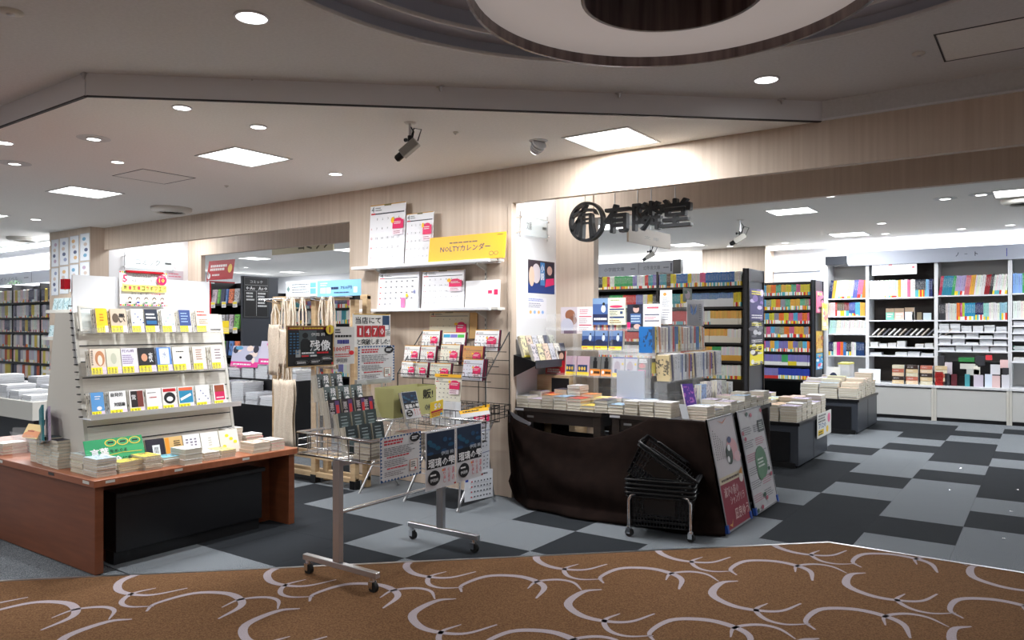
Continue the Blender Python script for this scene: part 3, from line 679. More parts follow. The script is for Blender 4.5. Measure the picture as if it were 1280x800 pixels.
rowC = [(115, 131, rgb(96, 156, 214), 'sky blue', cv(('lines', .3, .7, .8, .88, 2, W_), ('disc', .6, .38, .2, .08, W_))),
    (138, 159, rgb(238, 238, 238), 'white with large black lettering', cv(('text', '自発的', .1, .78, .7, .15, K_, .01), ('text', '対話論', .25, .4, .65, .15, K_, .01))),
    (163, 181, rgb(230, 226, 224), 'dark brown framed', cv(('rect', .1, .3, .55, .95, rgb(40, 32, 34)), ('rect', .55, .3, .95, .95, rgb(120, 56, 50)), ('text', '驚', .15, .6, .3, .2, W_))),
    (184, 203, rgb(238, 236, 236), 'white with red title line', cv(('lines', .1, .8, .8, .86, 1, K_), ('lines', .2, .6, .8, .68, 1, re_))),
    (204, 222, rgb(232, 228, 226), 'red and black woodcut', cv(('rect', .08, .82, .95, .95, re_), ('disc', .5, .56, .4, .24, K_), ('disc', .5, .52, .22, .1, W_))),
    (224, 243, rgb(236, 236, 234), 'blue and orange painted', cv(('rect', .05, .3, .95, .95, rgb(40, 136, 176)), ('rect', .05, .82, .95, .95, rgb(220, 100, 60)), ('poly', [(.15, .4), (.85, .6), (.8, .7), (.1, .5)], W_))),
    (246, 263, rgb(240, 240, 242), 'white and grey dotted', cv(*[('disc', .2 + .16 * i, .4 + .12 * ((i * 3) % 4), .05, .03, rgb(90, 100, 150)) for i in range(5)])),
    (268, 283, rgb(236, 234, 232), 'crimson and brown', cv(('rect', .1, .66, .9, .95, rgb(150, 70, 40)), ('rect', .1, .3, .9, .66, rgb(206, 30, 90)), ('lines', .2, .36, .8, .46, 1, W_)))]
for row, (z, nm) in zip((rowA, rowB, rowC), SH):
    for x0, x1, col, desc, fn in row: face_px(x0, x1, z, col, K_, None, 0, desc, nm, 2, .148 if nm != 'top' else .142, fn)
# POP boards clipped to the rack
def dots(a):
    cs = [rgb(220, 40, 60), rgb(240, 190, 30), rgb(50, 150, 70), rgb(230, 110, 160)]
    for k in range(22):
        for y in (.005, .955): a.poly([(k / 22, y + .04), ((k + 1) / 22, y + .04), ((k + .5) / 22, y)], cs[k % 4]) if False else a.rect(k / 22, y, (k + .8) / 22, y + .04, cs[(k + int(y * 9)) % 4])
def pop_fair(a):
    dots(a); mg = rgb(206, 30, 90)
    a.lines(.25, .84, .75, .93, 2, rgb(90, 90, 90)); a.text('5', .05, .68, .09, .2, mg, .012); a.text('社編集長が本気で推す', .17, .7, .55, .08, K_)
    a.disc(.87, .78, .11, .15, rgb(200, 30, 90), 24); a.text('各社', .80, .86, .14, .04, W_); a.text('10', .81, .71, .12, .12, rgb(250, 220, 60), .01)
    a.rect(.03, .42, .97, .62, rgb(246, 232, 110))
    for i, ch in enumerate('教養文庫コラボフェア'): a.text(ch, .06 + i * .091, .46, .07, .12, (K_, mg)[i in (1, 3, 5, 7, 9)], .006)
    a.text('世代の推し本!', .2, .3, .36, .08, K_); a.text('2024', .62, .3, .2, .07, mg)
    for i in range(5):
        x = .17 + i * .17; a.disc(x, .19, .045, .065, K_); a.disc(x, .175, .033, .048, rgb(244, 214, 190)); a.rect(x - .03, .07, x + .03, .12, (K_, rgb(40, 60, 140), rgb(60, 120, 80), rgb(90, 90, 90), rgb(120, 40, 60))[i])
card('fair_poster', 'white book fair poster with yellow title band on the white rack', 'poster', (-4.655, onx(150, 380, -4.655).y, 1.448), Y3, (-.04, 0, 1), .305, .215, rgb(240, 238, 236), pop_fair)
B().box(-4.665, onx(157, 340, -4.66).y, 1.655, -4.645, onx(203, 340, -4.66).y, 1.668).build('clip', 'red_acrylic', bpy.data.objects['fair_poster'])
def pop_green(a):
    a.rect(0, .72, 1, 1, rgb(40, 150, 96)); yl = rgb(240, 200, 50)
    for i in range(3):
        x = .44 + .21 * i; a.disc(x, .86, .1, .11, yl); a.disc(x, .86, .085, .09, rgb(60, 160, 104)); a.rect(x - .05, .84, x + .05, .89, K_)
    a.text('言葉', .08, .48, .3, .24, W_, .012); a.text('をめぐる', .4, .55, .3, .1, K_, .01)
    a.poly([(.1, .42), (.6, .52), (.95, .5), (.95, .515), (.6, .535), (.1, .44)], yl)
    a.text('冒険', .25, .12, .32, .3, W_, .014); a.text('に出よう!', .6, .26, .36, .14, K_, .01)
    a.disc(.66, .06, .08, .08, rgb(240, 110, 70)); a.disc(.88, .08, .08, .08, rgb(240, 110, 70))
card('green_pop_board', 'green hand-lettered display board leaning at the foot of the white rack', 'sign', (gx(TZ) + .11, onx(113, 560, -4.28).y, TZ + .002), Y3, (-.42, 0, 1), .33, .19, rgb(56, 166, 108), pop_green)
rowD = [(181, 204, rgb(34, 30, 46), 'near-black with white label', cv(('rect', .35, .35, .75, .75, W_), ('text', '間', .45, .42, .2, .24, K_))),
    (205, 227, rgb(222, 184, 120), 'orange and beige', cv(('rect', .03, .05, .25, .97, rgb(236, 150, 40)), ('lines', .5, .6, .9, .85, 3, K_, .5))),
    (228, 249, rgb(234, 234, 240), 'white with columns of print', lambda a: [a.lines(.15 + .25 * i, .25, .3 + .25 * i, .85, 5, rgb(90, 80, 110)) for i in range(3)]),
    (250, 272, rgb(240, 240, 240), 'plain white', lambda a: a.lines(.4, .4, .6, .8, 4, rgb(190, 190, 190))),
    (273, 296, rgb(240, 238, 230), 'white and yellow patterned', lambda a: [a.disc(.2 + .2 * i, .3 + .15 * ((i * 3) % 4), .1, .07, YB_) for i in range(4)])]
for x0, x1, col, desc, fn in rowD:
    ya, yc = onx(x0, 560, -4.34).y, onx(x1, 560, -4.34).y; az = Vector((-.3, 0, 1)).normalized(); ax = (-Y3).cross(az)
    o = book('display_book', axes((-4.30, yc, TZ + .001), ax, -Y3, az), .016, yc - ya, .15, col, col, None, 0, f'{desc} paperback leaning on the orange table at the rack foot', 'book')
    a = Art(Vector((-4.30, ya, TZ + .001)) - ax * .0004, Y3, az, yc - ya, .15); fn(a); print_on(a, o)
# --- flat stacks.  stack(): books piled with their long edge along "long", foot corner at (x, y)
def stack(name, x, y, z, n, w, h, t, cols, where, rot=0, ink=None, jit=.004, far=False, tops=None, cat='book', rng=R_, group=None, lift=0.0006, skip=0, band=None):
    zz = z + .0005; out = []
    for i in range(n):
        a = rot + rng.uniform(-.02, .02) * (1 if jit else 0); ay = Vector((math.cos(a), math.sin(a), 0)); az = Vector((-math.sin(a), math.cos(a), 0))
        O = Vector((x + rng.uniform(-jit, jit), y + rng.uniform(-jit, jit), zz)); c = cols[i % len(cols)] if not (tops and i == n - 1) else tops
        tt = t * rng.uniform(.86, 1.1); pos = 'top book of' if i == n - 1 else f'{nth(n - i)} book down in'
        if n == 1: pos = 'lone book of'
        if i >= skip: out.append(book(name, axes(O, Z3, ay, az), tt, w, h, c, ink, band, .0, f'{pos} {where}', cat, group, far))
        zz += tt + lift
    return zz, out
cream, offw = rgb(226, 222, 212), rgb(236, 236, 234)
grn, yel, blu, red, org_ = rgb(60, 160, 100), rgb(240, 196, 60), rgb(150, 180, 220), rgb(196, 40, 50), rgb(226, 130, 60)
# near left corner: tall piles with dark covers
def at(px, py): p = onz(px, py, TZ); return p.x, p.y
TS = []
def front(p0, p1, py, n, depth, t, cols, top, where, dx=0):  # pile whose aisle face was sighted between two columns
    x, y0 = at(p0, py); y1 = onx(p1, py, x).y; TS.append((x - depth + dx, y0 + .002, n, depth, y1 - y0 - .005, t, cols, top, where))
pgn = [rgb(214, 222, 218), rgb(206, 214, 212)]
xC, yC = at(72.6, 586.7)
for i, (n, t, top, where) in enumerate(((9, .0185, rgb(34, 32, 46), 'tall green-edged pile, last before the table corner piles'), (9, .0183, rgb(60, 90, 100), 'second tall dark-topped pile from the corner piles'), (9, .0178, rgb(36, 30, 40), 'third tall dark-topped pile from the corner piles'), (8, .0185, rgb(120, 60, 60), 'fourth tall pile, nearest the frosted sheet'))):
    TS.append((xC - .1 - i * .106, yC + .008 * i, n, .1, .15, t, pgn, top, where))
front(105, 147, 594, 7, .15, .0138, [cream, rgb(200, 206, 214)], rgb(186, 206, 226), 'pale pile right at the front corner of orange table'); x_, y_, *r_ = TS.pop(); xd, yd = at(121, 597.5)
TS.append((xd - .15, yd, 7, .15, .108, .0138, [cream, rgb(200, 206, 214)], rgb(186, 206, 226), 'pale pile right at the front corner of orange table'))
TS.append((xd - .305, yd + .003, 7, .148, .108, .0142, [rgb(196, 200, 150), cream], rgb(190, 200, 200), 'olive pile beside the front corner of orange table'))
front(148.5, 180, 592.5, 5, .11, .0118, [rgb(232, 236, 228), rgb(240, 220, 150)], rgb(236, 206, 90), 'yellow-green pile, second along the orange table front')
front(181, 203, 588.5, 6, .15, .0125, [offw, rgb(232, 226, 206)], rgb(236, 206, 90), 'yellow-topped pile, third along the orange table front')
front(204, 227, 584, 4, .11, .0125, [offw, rgb(200, 226, 210)], rgb(120, 190, 210), 'low blue-topped pile, fourth along the orange table front')
front(231, 254, 582, 3, .15, .031, [offw], rgb(226, 230, 226), 'thick white pile in middle of orange table front')
front(255, 275, 576.5, 3, .15, .0155, [offw], rgb(230, 226, 222), 'low white pile just right of thick white pile')
front(276, 295, 573, 3, .15, .0155, [offw, rgb(230, 200, 170)], rgb(236, 206, 120), 'low orange-lined pile, sixth along the orange table front')
front(317, 338, 567.5, 3, .15, .022, [rgb(232, 196, 160), offw], rgb(222, 196, 176), 'orange-paged pile, seventh along the orange table front')
front(339, 356, 563.5, 3, .15, .021, [offw, rgb(220, 60, 70)], rgb(222, 206, 204), 'red-streaked pile at far right end of orange table')
bx0 = TS[8][0]
TS += [(xd - .27, yd + .13, 4, .12, .12, .017, [yel, grn], rgb(240, 214, 110), 'yellow and green pile below the green board'),
 (xd - .27, yd + .45, 3, .11, .09, .016, [rgb(236, 226, 220)], rgb(226, 120, 90), 'low red-topped pile behind the thick white pile'),
 (xd - .3, yd + .76, 4, .12, .12, .02, [rgb(226, 190, 170), offw], rgb(226, 206, 200), 'pink-paged pile in the second row before the rack'),
 (xd - .3, yd + .90, 8, .12, .13, .0185, [offw, rgb(240, 200, 196)], offw, "tall pink-edged pile at the orange table's back right"),
 (xd - .29, yd + 1.05, 5, .12, .13, .0185, [offw, rgb(226, 60, 70)], offw, 'red-lined pile in far back corner of orange table'),
 (-5.50, 2.03, 4, .12, .14, .017, [rgb(190, 30, 50), rgb(236, 226, 226)], rgb(230, 226, 226), 'red-covered pile left of the clear plastic sheet'),
 (-5.46, 2.19, 9, .12, .14, .0165, [rgb(196, 34, 50), rgb(210, 60, 70)], red, 'taller red pile behind the red-covered pile')]
for x, y, n, w, h, t, cols, top, where in TS: stack('softcover_book', x, y, TZ, n, w, h, t, cols, where, tops=top)
# small things at the rack's end
card('divider_sheet', 'frosted plastic divider sheet standing beside the dark book pile', 'divider', (-5.22, 2.02, TZ), Vector((1, .62, 0)), Z3, .33, .19, rgb(206, 212, 222), None, matname='acrylic')
t = thing('end_shelf', 'small clear shelf hooked onto the left end of the white rack', 'shelf', (-4.85, 2.0, .70))
B().box(-5.0, 1.93, .66, -4.68, GY0 - .03, .664).obox((-5.0, 1.93, .66), (1, 0, 0), (0, -.3, 1), (0, 1, 0), .32, .04, .003).build('tray', 'acrylic', t)
B().box(-4.99, GY0 - .034, .56, -4.97, GY0 - .02, .664).box(-4.71, GY0 - .034, .56, -4.69, GY0 - .02, .664).build('bracket', 'white_metal', t)
az = Vector((-.28, .1, 1)).normalized(); ay = Vector((-.94, .3, 0)).normalized(); ay = (ay - az * ay.dot(az)).normalized(); ax = ay.cross(az)
book('picture_book', axes((-4.70, 1.97, .665), ax, ay, az), .012, .15, .21, rgb(60, 130, 140), rgb(30, 70, 80), rgb(180, 60, 60), .0, 'teal picture book leaning on the end shelf of the white rack', 'book')
book('picture_book', axes(Vector((-4.70, 1.985, .665)) + Vector((.02, .012, 0)), ax, ay, az), .012, .15, .20, rgb(196, 180, 206), rgb(120, 90, 150), None, 0, 'lilac picture book behind the teal one on the end shelf', 'book')
card('sunset_postcard', 'orange and cream postcard propped on the books left of the rack', 'card', (-4.93, 1.955, .668), Vector((1, .1, 0)), (0, .5, 1), .16, .085, rgb(246, 216, 150), lambda a: (a.poly([(0, 0), (1, .1), (1, .5), (.4, .6), (0, .3)], rgb(240, 160, 110)), a.lines(.2, .4, .8, .6, 1, rgb(180, 80, 60))))
# ================================================================ STEEL CART WITH THE NOVEL DISPLAY
CX0, CX1, CY0, CY1, CZ0, CZ1 = -3.27, -2.72, 2.63, 3.56, .65, .755
ct = thing('basket_cart', 'wheeled stainless steel basket cart holding stacked novels and posters', 'cart', (-3.0, 3.1, 0))
for y in (2.66, 3.47):
    b = B().box(-3.25, y - .016, .075, -2.70, y + .016, .105).build('foot_bar', 'steel', ct, bevel=.003)
    B().box(-3.015, y - .016, .105, -2.965, y + .016, CZ0 - .01).build('post', 'steel', ct, bevel=.003)
    for x in (-3.225, -2.74):
        c = B().cyl((x, y, .075), (x, y, .052), .014, 10).obox((x - .014, y - .016, .02), (1, 0, 0), (0, 1, 0), (0, 0, 1), .028, .003, .036).obox((x - .014, y + .013, .02), (1, 0, 0), (0, 1, 0), (0, 0, 1), .028, .003, .036).build('caster', 'chrome', ct)
        B().cyl((x + .008, y - .011, .0265), (x + .008, y + .011, .0265), .026, 18).build('wheel', 'rubber', c)
B().cyl((-2.99, 2.66, .36), (-2.99, 3.47, .36), .011, 10).build('cross_bar', 'chrome', ct)
B().box(-3.01, 2.66, CZ0 - .05, -2.97, 3.47, CZ0 - .02).build('top_rail', 'steel', ct)
for z, r, nm in ((CZ0 - .008, .006, 'tray_rim'), (CZ1, .0085, 'basket_rim')):
    B().tube([(CX0, CY0, z), (CX1, CY0, z), (CX1, CY1, z), (CX0, CY1, z)], r, 8, closed=True).build(nm, 'chrome', ct)
w = B()
for k in range(8): x = CX0 + (CX1 - CX0) * k / 7; w.cyl((x, CY0, CZ0), (x, CY0, CZ1), .0025, 6).cyl((x, CY1, CZ0), (x, CY1, CZ1), .0025, 6).cyl((x, CY0, CZ0 - .003), (x, CY1, CZ0 - .003), .002, 5)
for k in range(13): y = CY0 + (CY1 - CY0) * k / 12; w.cyl((CX0, y, CZ0), (CX0, y, CZ1), .0025, 6).cyl((CX1, y, CZ0), (CX1, y, CZ1), .0025, 6).cyl((CX0, y, CZ0 - .006), (CX1, y, CZ0 - .006), .002, 5)
for z in (CZ0 + .035, CZ0 + .07): w.tube([(CX0, CY0, z), (CX1, CY0, z), (CX1, CY1, z), (CX0, CY1, z)], .0022, 5, closed=True)
w.build('wire_basket', 'chrome', ct)
B().box(CX0 + .02, CY0 + .02, CZ0 + .001, CX1 - .02, CY1 - .02, CZ0 + .003).build('base_sheet', 'acrylic', ct)
# acrylic stepped display with five rows of novels
sd = thing('stepped_stand', 'clear acrylic stepped stand for novels inside the steel cart', 'stand', (-3.05, 2.8, CZ0 + .003))
for y in (2.675, 3.01):
    v = [(-2.93, y, CZ0 + .005), (-3.22, y, CZ0 + .005), (-3.225, y, 1.09), (-3.20, y, 1.09)]; b = B(); b.hexa([v[0], v[1], v[2], v[3]] + [(a[0], a[1] + .003, a[2]) for a in v]); b.build('side_sheet', 'acrylic', sd)
novel = [(rgb(38, 48, 50), '瑠璃'), (rgb(56, 66, 66), '夜'), (rgb(44, 34, 38), '本'), (rgb(96, 108, 108), '残'), (rgb(90, 98, 100), '残')]
def novelart(k):
    def fn(a):
        if k <= 1: a.disc(.5, .45, .3, .2, rgb(80, 96, 98)); a.lines(.2, .45, .8, .9, 4, rgb(150, 164, 164), .3)
        elif k == 2: a.rect(.55, .1, .9, .95, rgb(90, 60, 110)); a.rect(.6, .3, .85, .8, rgb(196, 50, 50)); a.text('悪寒', .1, .3, .35, .6, rgb(190, 180, 180), .006, True)
        else: a.disc(.35, .4, .16, .3, rgb(20, 24, 26)); a.disc(.35, .72, .09, .08, rgb(20, 24, 26)); a.text('残像', .55, .3, .4, .65, W_, .012, True); a.lines(.05, .3, .2, .9, 6, rgb(220, 220, 220))
    return fn
rows = [(0, 2.70, 3), (1, 2.70, 3), (2, 2.70, 4), (3, 2.70, 3), (4, 2.70, 2)]
for k, y0, n in rows:
    X0 = -2.955 - .056 * k; z0 = CZ0 + .004 + .066 * k
    for i in range(n):
        ww = .082; ya = y0 + i * (ww + .014) + (0 if n < 4 else -.02 + i * -.002); ya = max(ya, 2.682)
        if ya + ww > 3.008: ya = 3.008 - ww
        az = Vector((-.18, 0, 1)).normalized(); U = -Y3; ax = U.cross(az)
        o = book('novel', axes((X0, ya + ww, z0), ax, U, az), .012, ww, .148, novel[k][0], novel[k][0], None, 0, f'novel {nth(i + 1)} from the left, {("lowest", "second", "middle", "fourth", "top")[k]} step of the clear stand', 'book')
        a = Art(Vector((X0, ya, z0)) - ax * .0004, Y3, az, ww, .148); novelart(k)(a); print_on(a, o)
        o2 = book('novel', axes(Vector((X0, ya + ww, z0)) + ax * .0125, ax, U, az), .036, ww, .146, rgb(228, 218, 192), K_, None, 0, f'copy behind novel {nth(i + 1)} from left, {("lowest", "second", "middle", "fourth", "top")[k]} step of clear stand', 'book')
    B().box(X0 - .058, 2.679, z0 - .004, X0 + .006, 3.009, z0 - .0015).build('step', 'acrylic', sd)
# novels lying in the basket
SB = CZ0 + .0035
def cpile(x, y, n, w, h, t, col, where, rot=0, tops=None): return stack('novel', x, y, SB, n, w, h, t, col, where, rot=rot, tops=tops)
dk = rgb(40, 44, 46)
cpile(-2.86, 2.65, 5, .11, .13, .0165, [cream, cream], 'pile at the front corner of the steel cart', tops=dk)
cpile(-2.865, 2.80, 5, .11, .13, .0165, [cream, cream], 'pile second along the aisle side of steel cart', tops=rgb(90, 60, 50))
cpile(-2.87, 2.95, 6, .12, .15, .017, [cream, cream], 'tallest pile in the middle of the steel cart', tops=rgb(110, 76, 62))
cpile(-2.87, 3.12, 5, .11, .13, .0165, [cream, cream], 'pile fourth along the aisle side of steel cart', tops=dk)
cpile(-2.87, 3.27, 5, .11, .13, .0165, [cream, cream], 'pile fifth along the aisle side of steel cart', tops=rgb(120, 90, 80))
cpile(-2.87, 3.415, 5, .11, .12, .0165, [cream, cream], 'pile at the far end of the steel cart', tops=rgb(140, 110, 96))
# posters tied to the cart and boards on the stand
def letter_poster(a):
    zb = rgb(36, 80, 130)
    a.rect(.02, .02, .98, .98, rgb(206, 206, 208)); n = 13
    for i in range(n):
        for (y0, y1) in ((.0, .05), (1, .95)): a.b.add([a._p(i / n, y0), a._p((i + 1) / n, y0), a._p((i + .5) / n, y1)], [(0, 1, 2)], zb)
        for (x0, x1) in ((.0, .05), (1, .95)): a.b.add([a._p(x0, i / n), a._p(x0, (i + 1) / n), a._p(x1, (i + .5) / n)], [(0, 1, 2)], zb)
    a.k += 1; rd = rgb(190, 40, 56)
    a.lines(.09, .8, .68, .93, 2, rd, .62); a.lines(.09, .56, .88, .76, 5, rgb(110, 110, 114)); a.lines(.15, .5, .8, .56, 1, rd, .5); a.lines(.09, .32, .7, .48, 4, rgb(120, 120, 124)); a.lines(.15, .25, .7, .31, 1, rd, .5); a.lines(.09, .1, .66, .22, 3, rgb(120, 110, 114))
    a.disc(.84, .88, .13, .1, K_); a.lines(.76, .84, .92, .92, 2, W_, .6)
    a.rect(.7, .12, .9, .38, rgb(180, 120, 90)); a.rect(.715, .13, .885, .37, rgb(226, 224, 220)); a.lines(.73, .2, .87, .34, 3, K_, .5); a.rect(.82, .15, .86, .19, rd)
def shizuku(a):
    a.rect(0, 0, 1, 1, rgb(200, 200, 204)); a.rect(.03, .36, .97, .98, rgb(12, 16, 24)); a.rect(.03, .6, .97, .98, rgb(14, 34, 60))
    r = random.Random(3)
    for i in range(10): a.disc(r.uniform(.1, .85), r.uniform(.62, .85), r.uniform(.05, .12), r.uniform(.02, .05), rgb(20, 60 + r.random() * 20, 104), 8)
    a.text('伊岡 瞬', .5, .56, .42, .07, rgb(200, 206, 216)); a.text('瑠璃の雫', .07, .38, .88, .15, W_, .008)
    a.disc(.26, .2, .2, .13, K_, 20); a.text('伊岡瞬', .13, .13, .26, .06, W_); a.lines(.13, .22, .38, .28, 1, W_)
    for i, s in enumerate(('繰り返し', '心ふるえ', '涙の')): a.text(s, .56 + .14 * i, .08, .08, .26, rgb(196, 40, 60), .004, True)
    a.disc(.52, .31, .03, .02, rgb(236, 140, 60)); a.rect(.9, .02, .97, .05, rgb(150, 20, 30))
XP = CX1 + .012
def hang(name, label, TL, TR, h, fn, slack=0):
    TLv, TRv = onx(*TL, XP), onx(*TR, XP); U = (TRv - TLv).normalized(); w = (TRv - TLv).length; V = Vector((1, 0, 0)).cross(U); V.normalize()
    card(name, label, 'poster', TLv - V * h, U, V, w, h, rgb(210, 210, 214), fn)
hang('letter_poster', 'white letter poster with blue zigzag border hung on the steel cart', (475, 548), (526, 538.5), .225, letter_poster)
hang('novel_poster', 'dark blue novel poster hung on the cart, nearer the letter poster', (532, 541), (569, 534.5), .315, shizuku)
hang('novel_poster', 'dark blue novel poster hung at the far end of the cart', (570, 534), (602, 527.5), .315, shizuku)
XB = -3.245
def zanzo(a):
    yl = rgb(226, 196, 60); a.rect(.03, .9, .82, .97, rgb(150, 20, 30)); a.lines(.06, .915, .3, .955, 1, yl, .8); a.text('75', .24, .905, .1, .06, yl, .006); a.lines(.36, .915, .78, .955, 1, yl, .8)
    a.rect(.25, .25, .62, .88, rgb(70, 80, 84)); a.disc(.38, .76, .06, .07, rgb(14, 16, 18)); a.poly([(.28, .3), (.5, .3), (.49, .62), (.42, .68), (.33, .68), (.28, .6)], rgb(14, 16, 18))
    a.rect(.18, .24, .28, .42, rgb(160, 164, 164))
    for i in range(3): a.lines(.06 + i * .07, .3, .11 + i * .07, .84, 8, rgb(60, 110, 150), .5)
    a.text('伊岡 瞬', .5, .74, .3, .08, rgb(220, 220, 220)); a.text('残像', .48, .38, .44, .26, W_, .01)
    a.lines(.3, .31, .6, .36, 1, W_, .7); a.lines(.62, .31, .92, .36, 1, rgb(210, 30, 40), .8); a.lines(.3, .24, .46, .29, 1, rgb(210, 30, 40), .8); a.lines(.48, .24, .62, .29, 1, W_, .7)
    for x, y in ((.3, .11), (.6, .12), (.84, .19)): a.disc(x, y, .14, .06, rgb(120, 120, 120)); a.disc(x, y, .135, .053, rgb(18, 18, 20)); a.lines(x - .1, y - .03, x + .1, y + .03, 2, W_, .4)
    a.disc(.9, .9, .09, .12, yl); a.text('1', .87, .83, .05, .14, rgb(150, 20, 30), .012); a.disc(.95, .06, .02, .03, rgb(200, 30, 40))
px_card('novel_board', 'black framed novel board with large white title above the cart', 'poster', 'x', XB, (357, 407), (416, 407.5), (358, 460), rgb(18, 18, 22), zanzo, frame=(.006, rgb(170, 140, 96)))
def hand(a):
    a.lines(.1, .82, .4, .95, 2, K_, .6); a.lines(.1, .7, .95, .8, 1, K_, .6); a.lines(.2, .54, .8, .66, 1, rgb(60, 60, 140), .9); a.text('1000円', .05, .34, .72, .14, rgb(210, 30, 40), .006); a.disc(.85, .3, .12, .06, rgb(210, 30, 40)); a.lines(.1, .18, .8, .3, 2, rgb(190, 60, 60), .4); a.text('伊岡瞬', .15, .04, .5, .12, K_)
px_card('handwritten_pop', 'handwritten price sheet with red 1000 yen beside the black novel board', 'sign', 'x', XB - .01, (417, 408.5), (444, 409), (416, 456), rgb(206, 204, 202), hand)
def n1470(a):
    a.rect(.02, .97, .98, 1, rgb(200, 160, 60)); a.text('当店にて', .07, .7, .66, .2, K_, .012); a.rect(.78, .5, .97, .95, rgb(30, 60, 96)); a.rect(.8, .52, .95, .66, W_)
    for i, ch in enumerate('1470'): a.rect(.1 + i * .19, .3, .27 + i * .19, .64, rgb(176, 30, 40)); a.text(ch, .145 + i * .19, .36, .085, .2, W_, .008)
    a.text('冊', .88, .32, .1, .14, K_); a.text('と突破しました!', .1, .06, .86, .18, K_, .01)
px_card('count_board', 'white board reading 1470 on four red number cards', 'sign', 'x', XB - .06, (440, 392), (487, 391.5), (441, 434), rgb(226, 224, 220), n1470)
px_card('letter_board', 'letter poster with blue zigzag border standing above the yellow box', 'poster', 'x', XB - .02, (446, 433), (491.5, 432), (447.5, 479), rgb(220, 220, 222), letter_poster)
B().box(XB - .025, onx(447, 480, XB).y, .98, XB - .005, onx(490, 480, XB).y, 1.01).box(XB - .08, 2.8, CZ0 + .004, XB - .074, 2.81, 1.2).box(XB - .08, 3.3, CZ0 + .004, XB - .074, 3.31, 1.3).build('poster_support', 'steel', sd)
# yellow box, book on a stand, price sign
yb_ = thing('calendar_box', 'pale yellow open cardboard box with black lettering on the cart', 'box', (-3.05, 3.2, CZ0 + .01)); YX = -3.01
p0, p1 = onx(492, 486, YX), onx(545, 484, YX); bx = B(); zt, zb = p0.z, .80
def box_walls(x0, y0, x1, y1, z0, z1, t=.004):
    b = B(); b.box(x0, y0, z0, x1, y0 + t, z1).box(x0, y1 - t, z0, x1, y1, z1).box(x0, y0 + t, z0, x0 + t, y1 - t, z1).box(x1 - t, y0 + t, z0, x1, y1 - t, z1).box(x0 + t, y0 + t, z0, x1 - t, y1 - t, z0 + t); return b
box_walls(YX - .15, p0.y, YX, p1.y, zb, zt).build('body', 'box_green', yb_)
a = Art((YX + .0004, p0.y, zb), Y3, Z3, p1.y - p0.y, zt - zb); a.text('オリ', .12, .55, .24, .32, K_, .01); a.text('販!', .68, .55, .24, .32, K_, .01); a.disc(.2, .24, .05, .12, rgb(50, 60, 90)); a.text('KA', .28, .14, .14, .2, rgb(40, 50, 80), .008); a.text('OKA', .72, .14, .22, .2, rgb(40, 50, 80), .008); a.build(yb_)
B().box(YX - .15, p0.y, CZ0 + .006, YX - .14, p1.y, zb).box(YX - .01, p0.y, CZ0 + .006, YX, p0.y + .01, zb).box(YX - .01, p1.y - .01, CZ0 + .006, YX, p1.y, zb).build('riser', 'acrylic', yb_)
for i in range(3): book('novel', axes((YX - .13 + i * .002, p0.y + .01 + .09 * i, zb + .006), Y3, X3, Z3), .03, .11, .128 + .004 * i, rgb(60, 50, 46), K_, None, 0, f'dark book {nth(i + 1)} from the left standing in the yellow box', 'book')
az = Vector((-.3, 0, 1)).normalized(); pa, pb = onx(508, 497, -2.93), onx(527, 497, -2.93)
o = book('novel', axes((-2.93, pb.y, .80), (-Y3).cross(az), -Y3, az), .02, pb.y - pa.y, .155, rgb(16, 22, 36), rgb(16, 22, 36), None, 0, 'dark blue novel propped on a clear stand before the yellow box', 'book')
a = Art(Vector((-2.93, pa.y, .80)) - (-Y3).cross(az) * .0004, Y3, az, pb.y - pa.y, .155); shizuku(a); print_on(a, o)
t = thing('book_easel', 'small clear easel holding the dark blue novel', 'stand', (-2.93, pa.y, CZ0)); B().box(-2.99, pa.y, .793, -2.90, pb.y, .797).obox((-2.96, pa.y + .02, CZ0 + .005), (0, 1, 0), (0, 0, 1), (1, 0, 0), .03, .143, .003).build('ledge', 'acrylic', t)
def price(a): a.rect(0, 0, 1, 1, rgb(240, 206, 60)); a.text('50', .3, .5, .5, .35, W_, .02); a.rect(.05, .3, .95, .42, rgb(190, 40, 60)); a.lines(.1, .05, .9, .28, 2, rgb(190, 40, 60)); a.disc(.85, .1, .1, .08, rgb(60, 160, 210))
px_card('price_card', 'small yellow price card with red print above the cart rim', 'sign', 'x', -2.86, (534, 505), (550, 500.5), (538, 523), rgb(240, 206, 60), price, skew=True)
B().cyl((-2.865, 3.41, CZ0 + .1), (-2.865, 3.41, .80), .003, 6).build('card_stem', 'acrylic', bpy.data.objects['price_card']).location = -Vector(bpy.data.objects['price_card'].location) if False else (0, 0, 0)
# ================================================================ FOLDING WIRE WAGON AND HANGING CALENDARS IN FRONT OF THE PIER
wg = thing('folding_wagon', 'grey folding wire wagon with crossed legs before the wooden pier', 'wagon', (-3.9, 4.38, 0))
WX0, WX1, WY0, WY1, WZ = -4.48, -3.38, 4.14, 4.60, .60
for x in (-4.43, -3.95, -3.43):
    B().cyl((x, WY0 + .02, .0), (x, WY1 - .02, WZ), .009, 8).build('leg', 'steel', wg); B().cyl((x + .02, WY1 - .02, .0), (x + .02, WY0 + .02, WZ), .009, 8).build('leg', 'steel', wg)
for y in (WY0 + .16, WY1 - .16): B().cyl((WX0 + .05, y, .2), (WX1 - .05, y, .2), .005, 6).build('stretcher', 'steel', wg)
w = B()
for z in (WZ, WZ + .06, WZ + .12): w.tube([(WX0, WY0, z), (WX1, WY0, z), (WX1, WY1, z), (WX0, WY1, z)], .004 if z > WZ + .1 else .003, 6, closed=True)
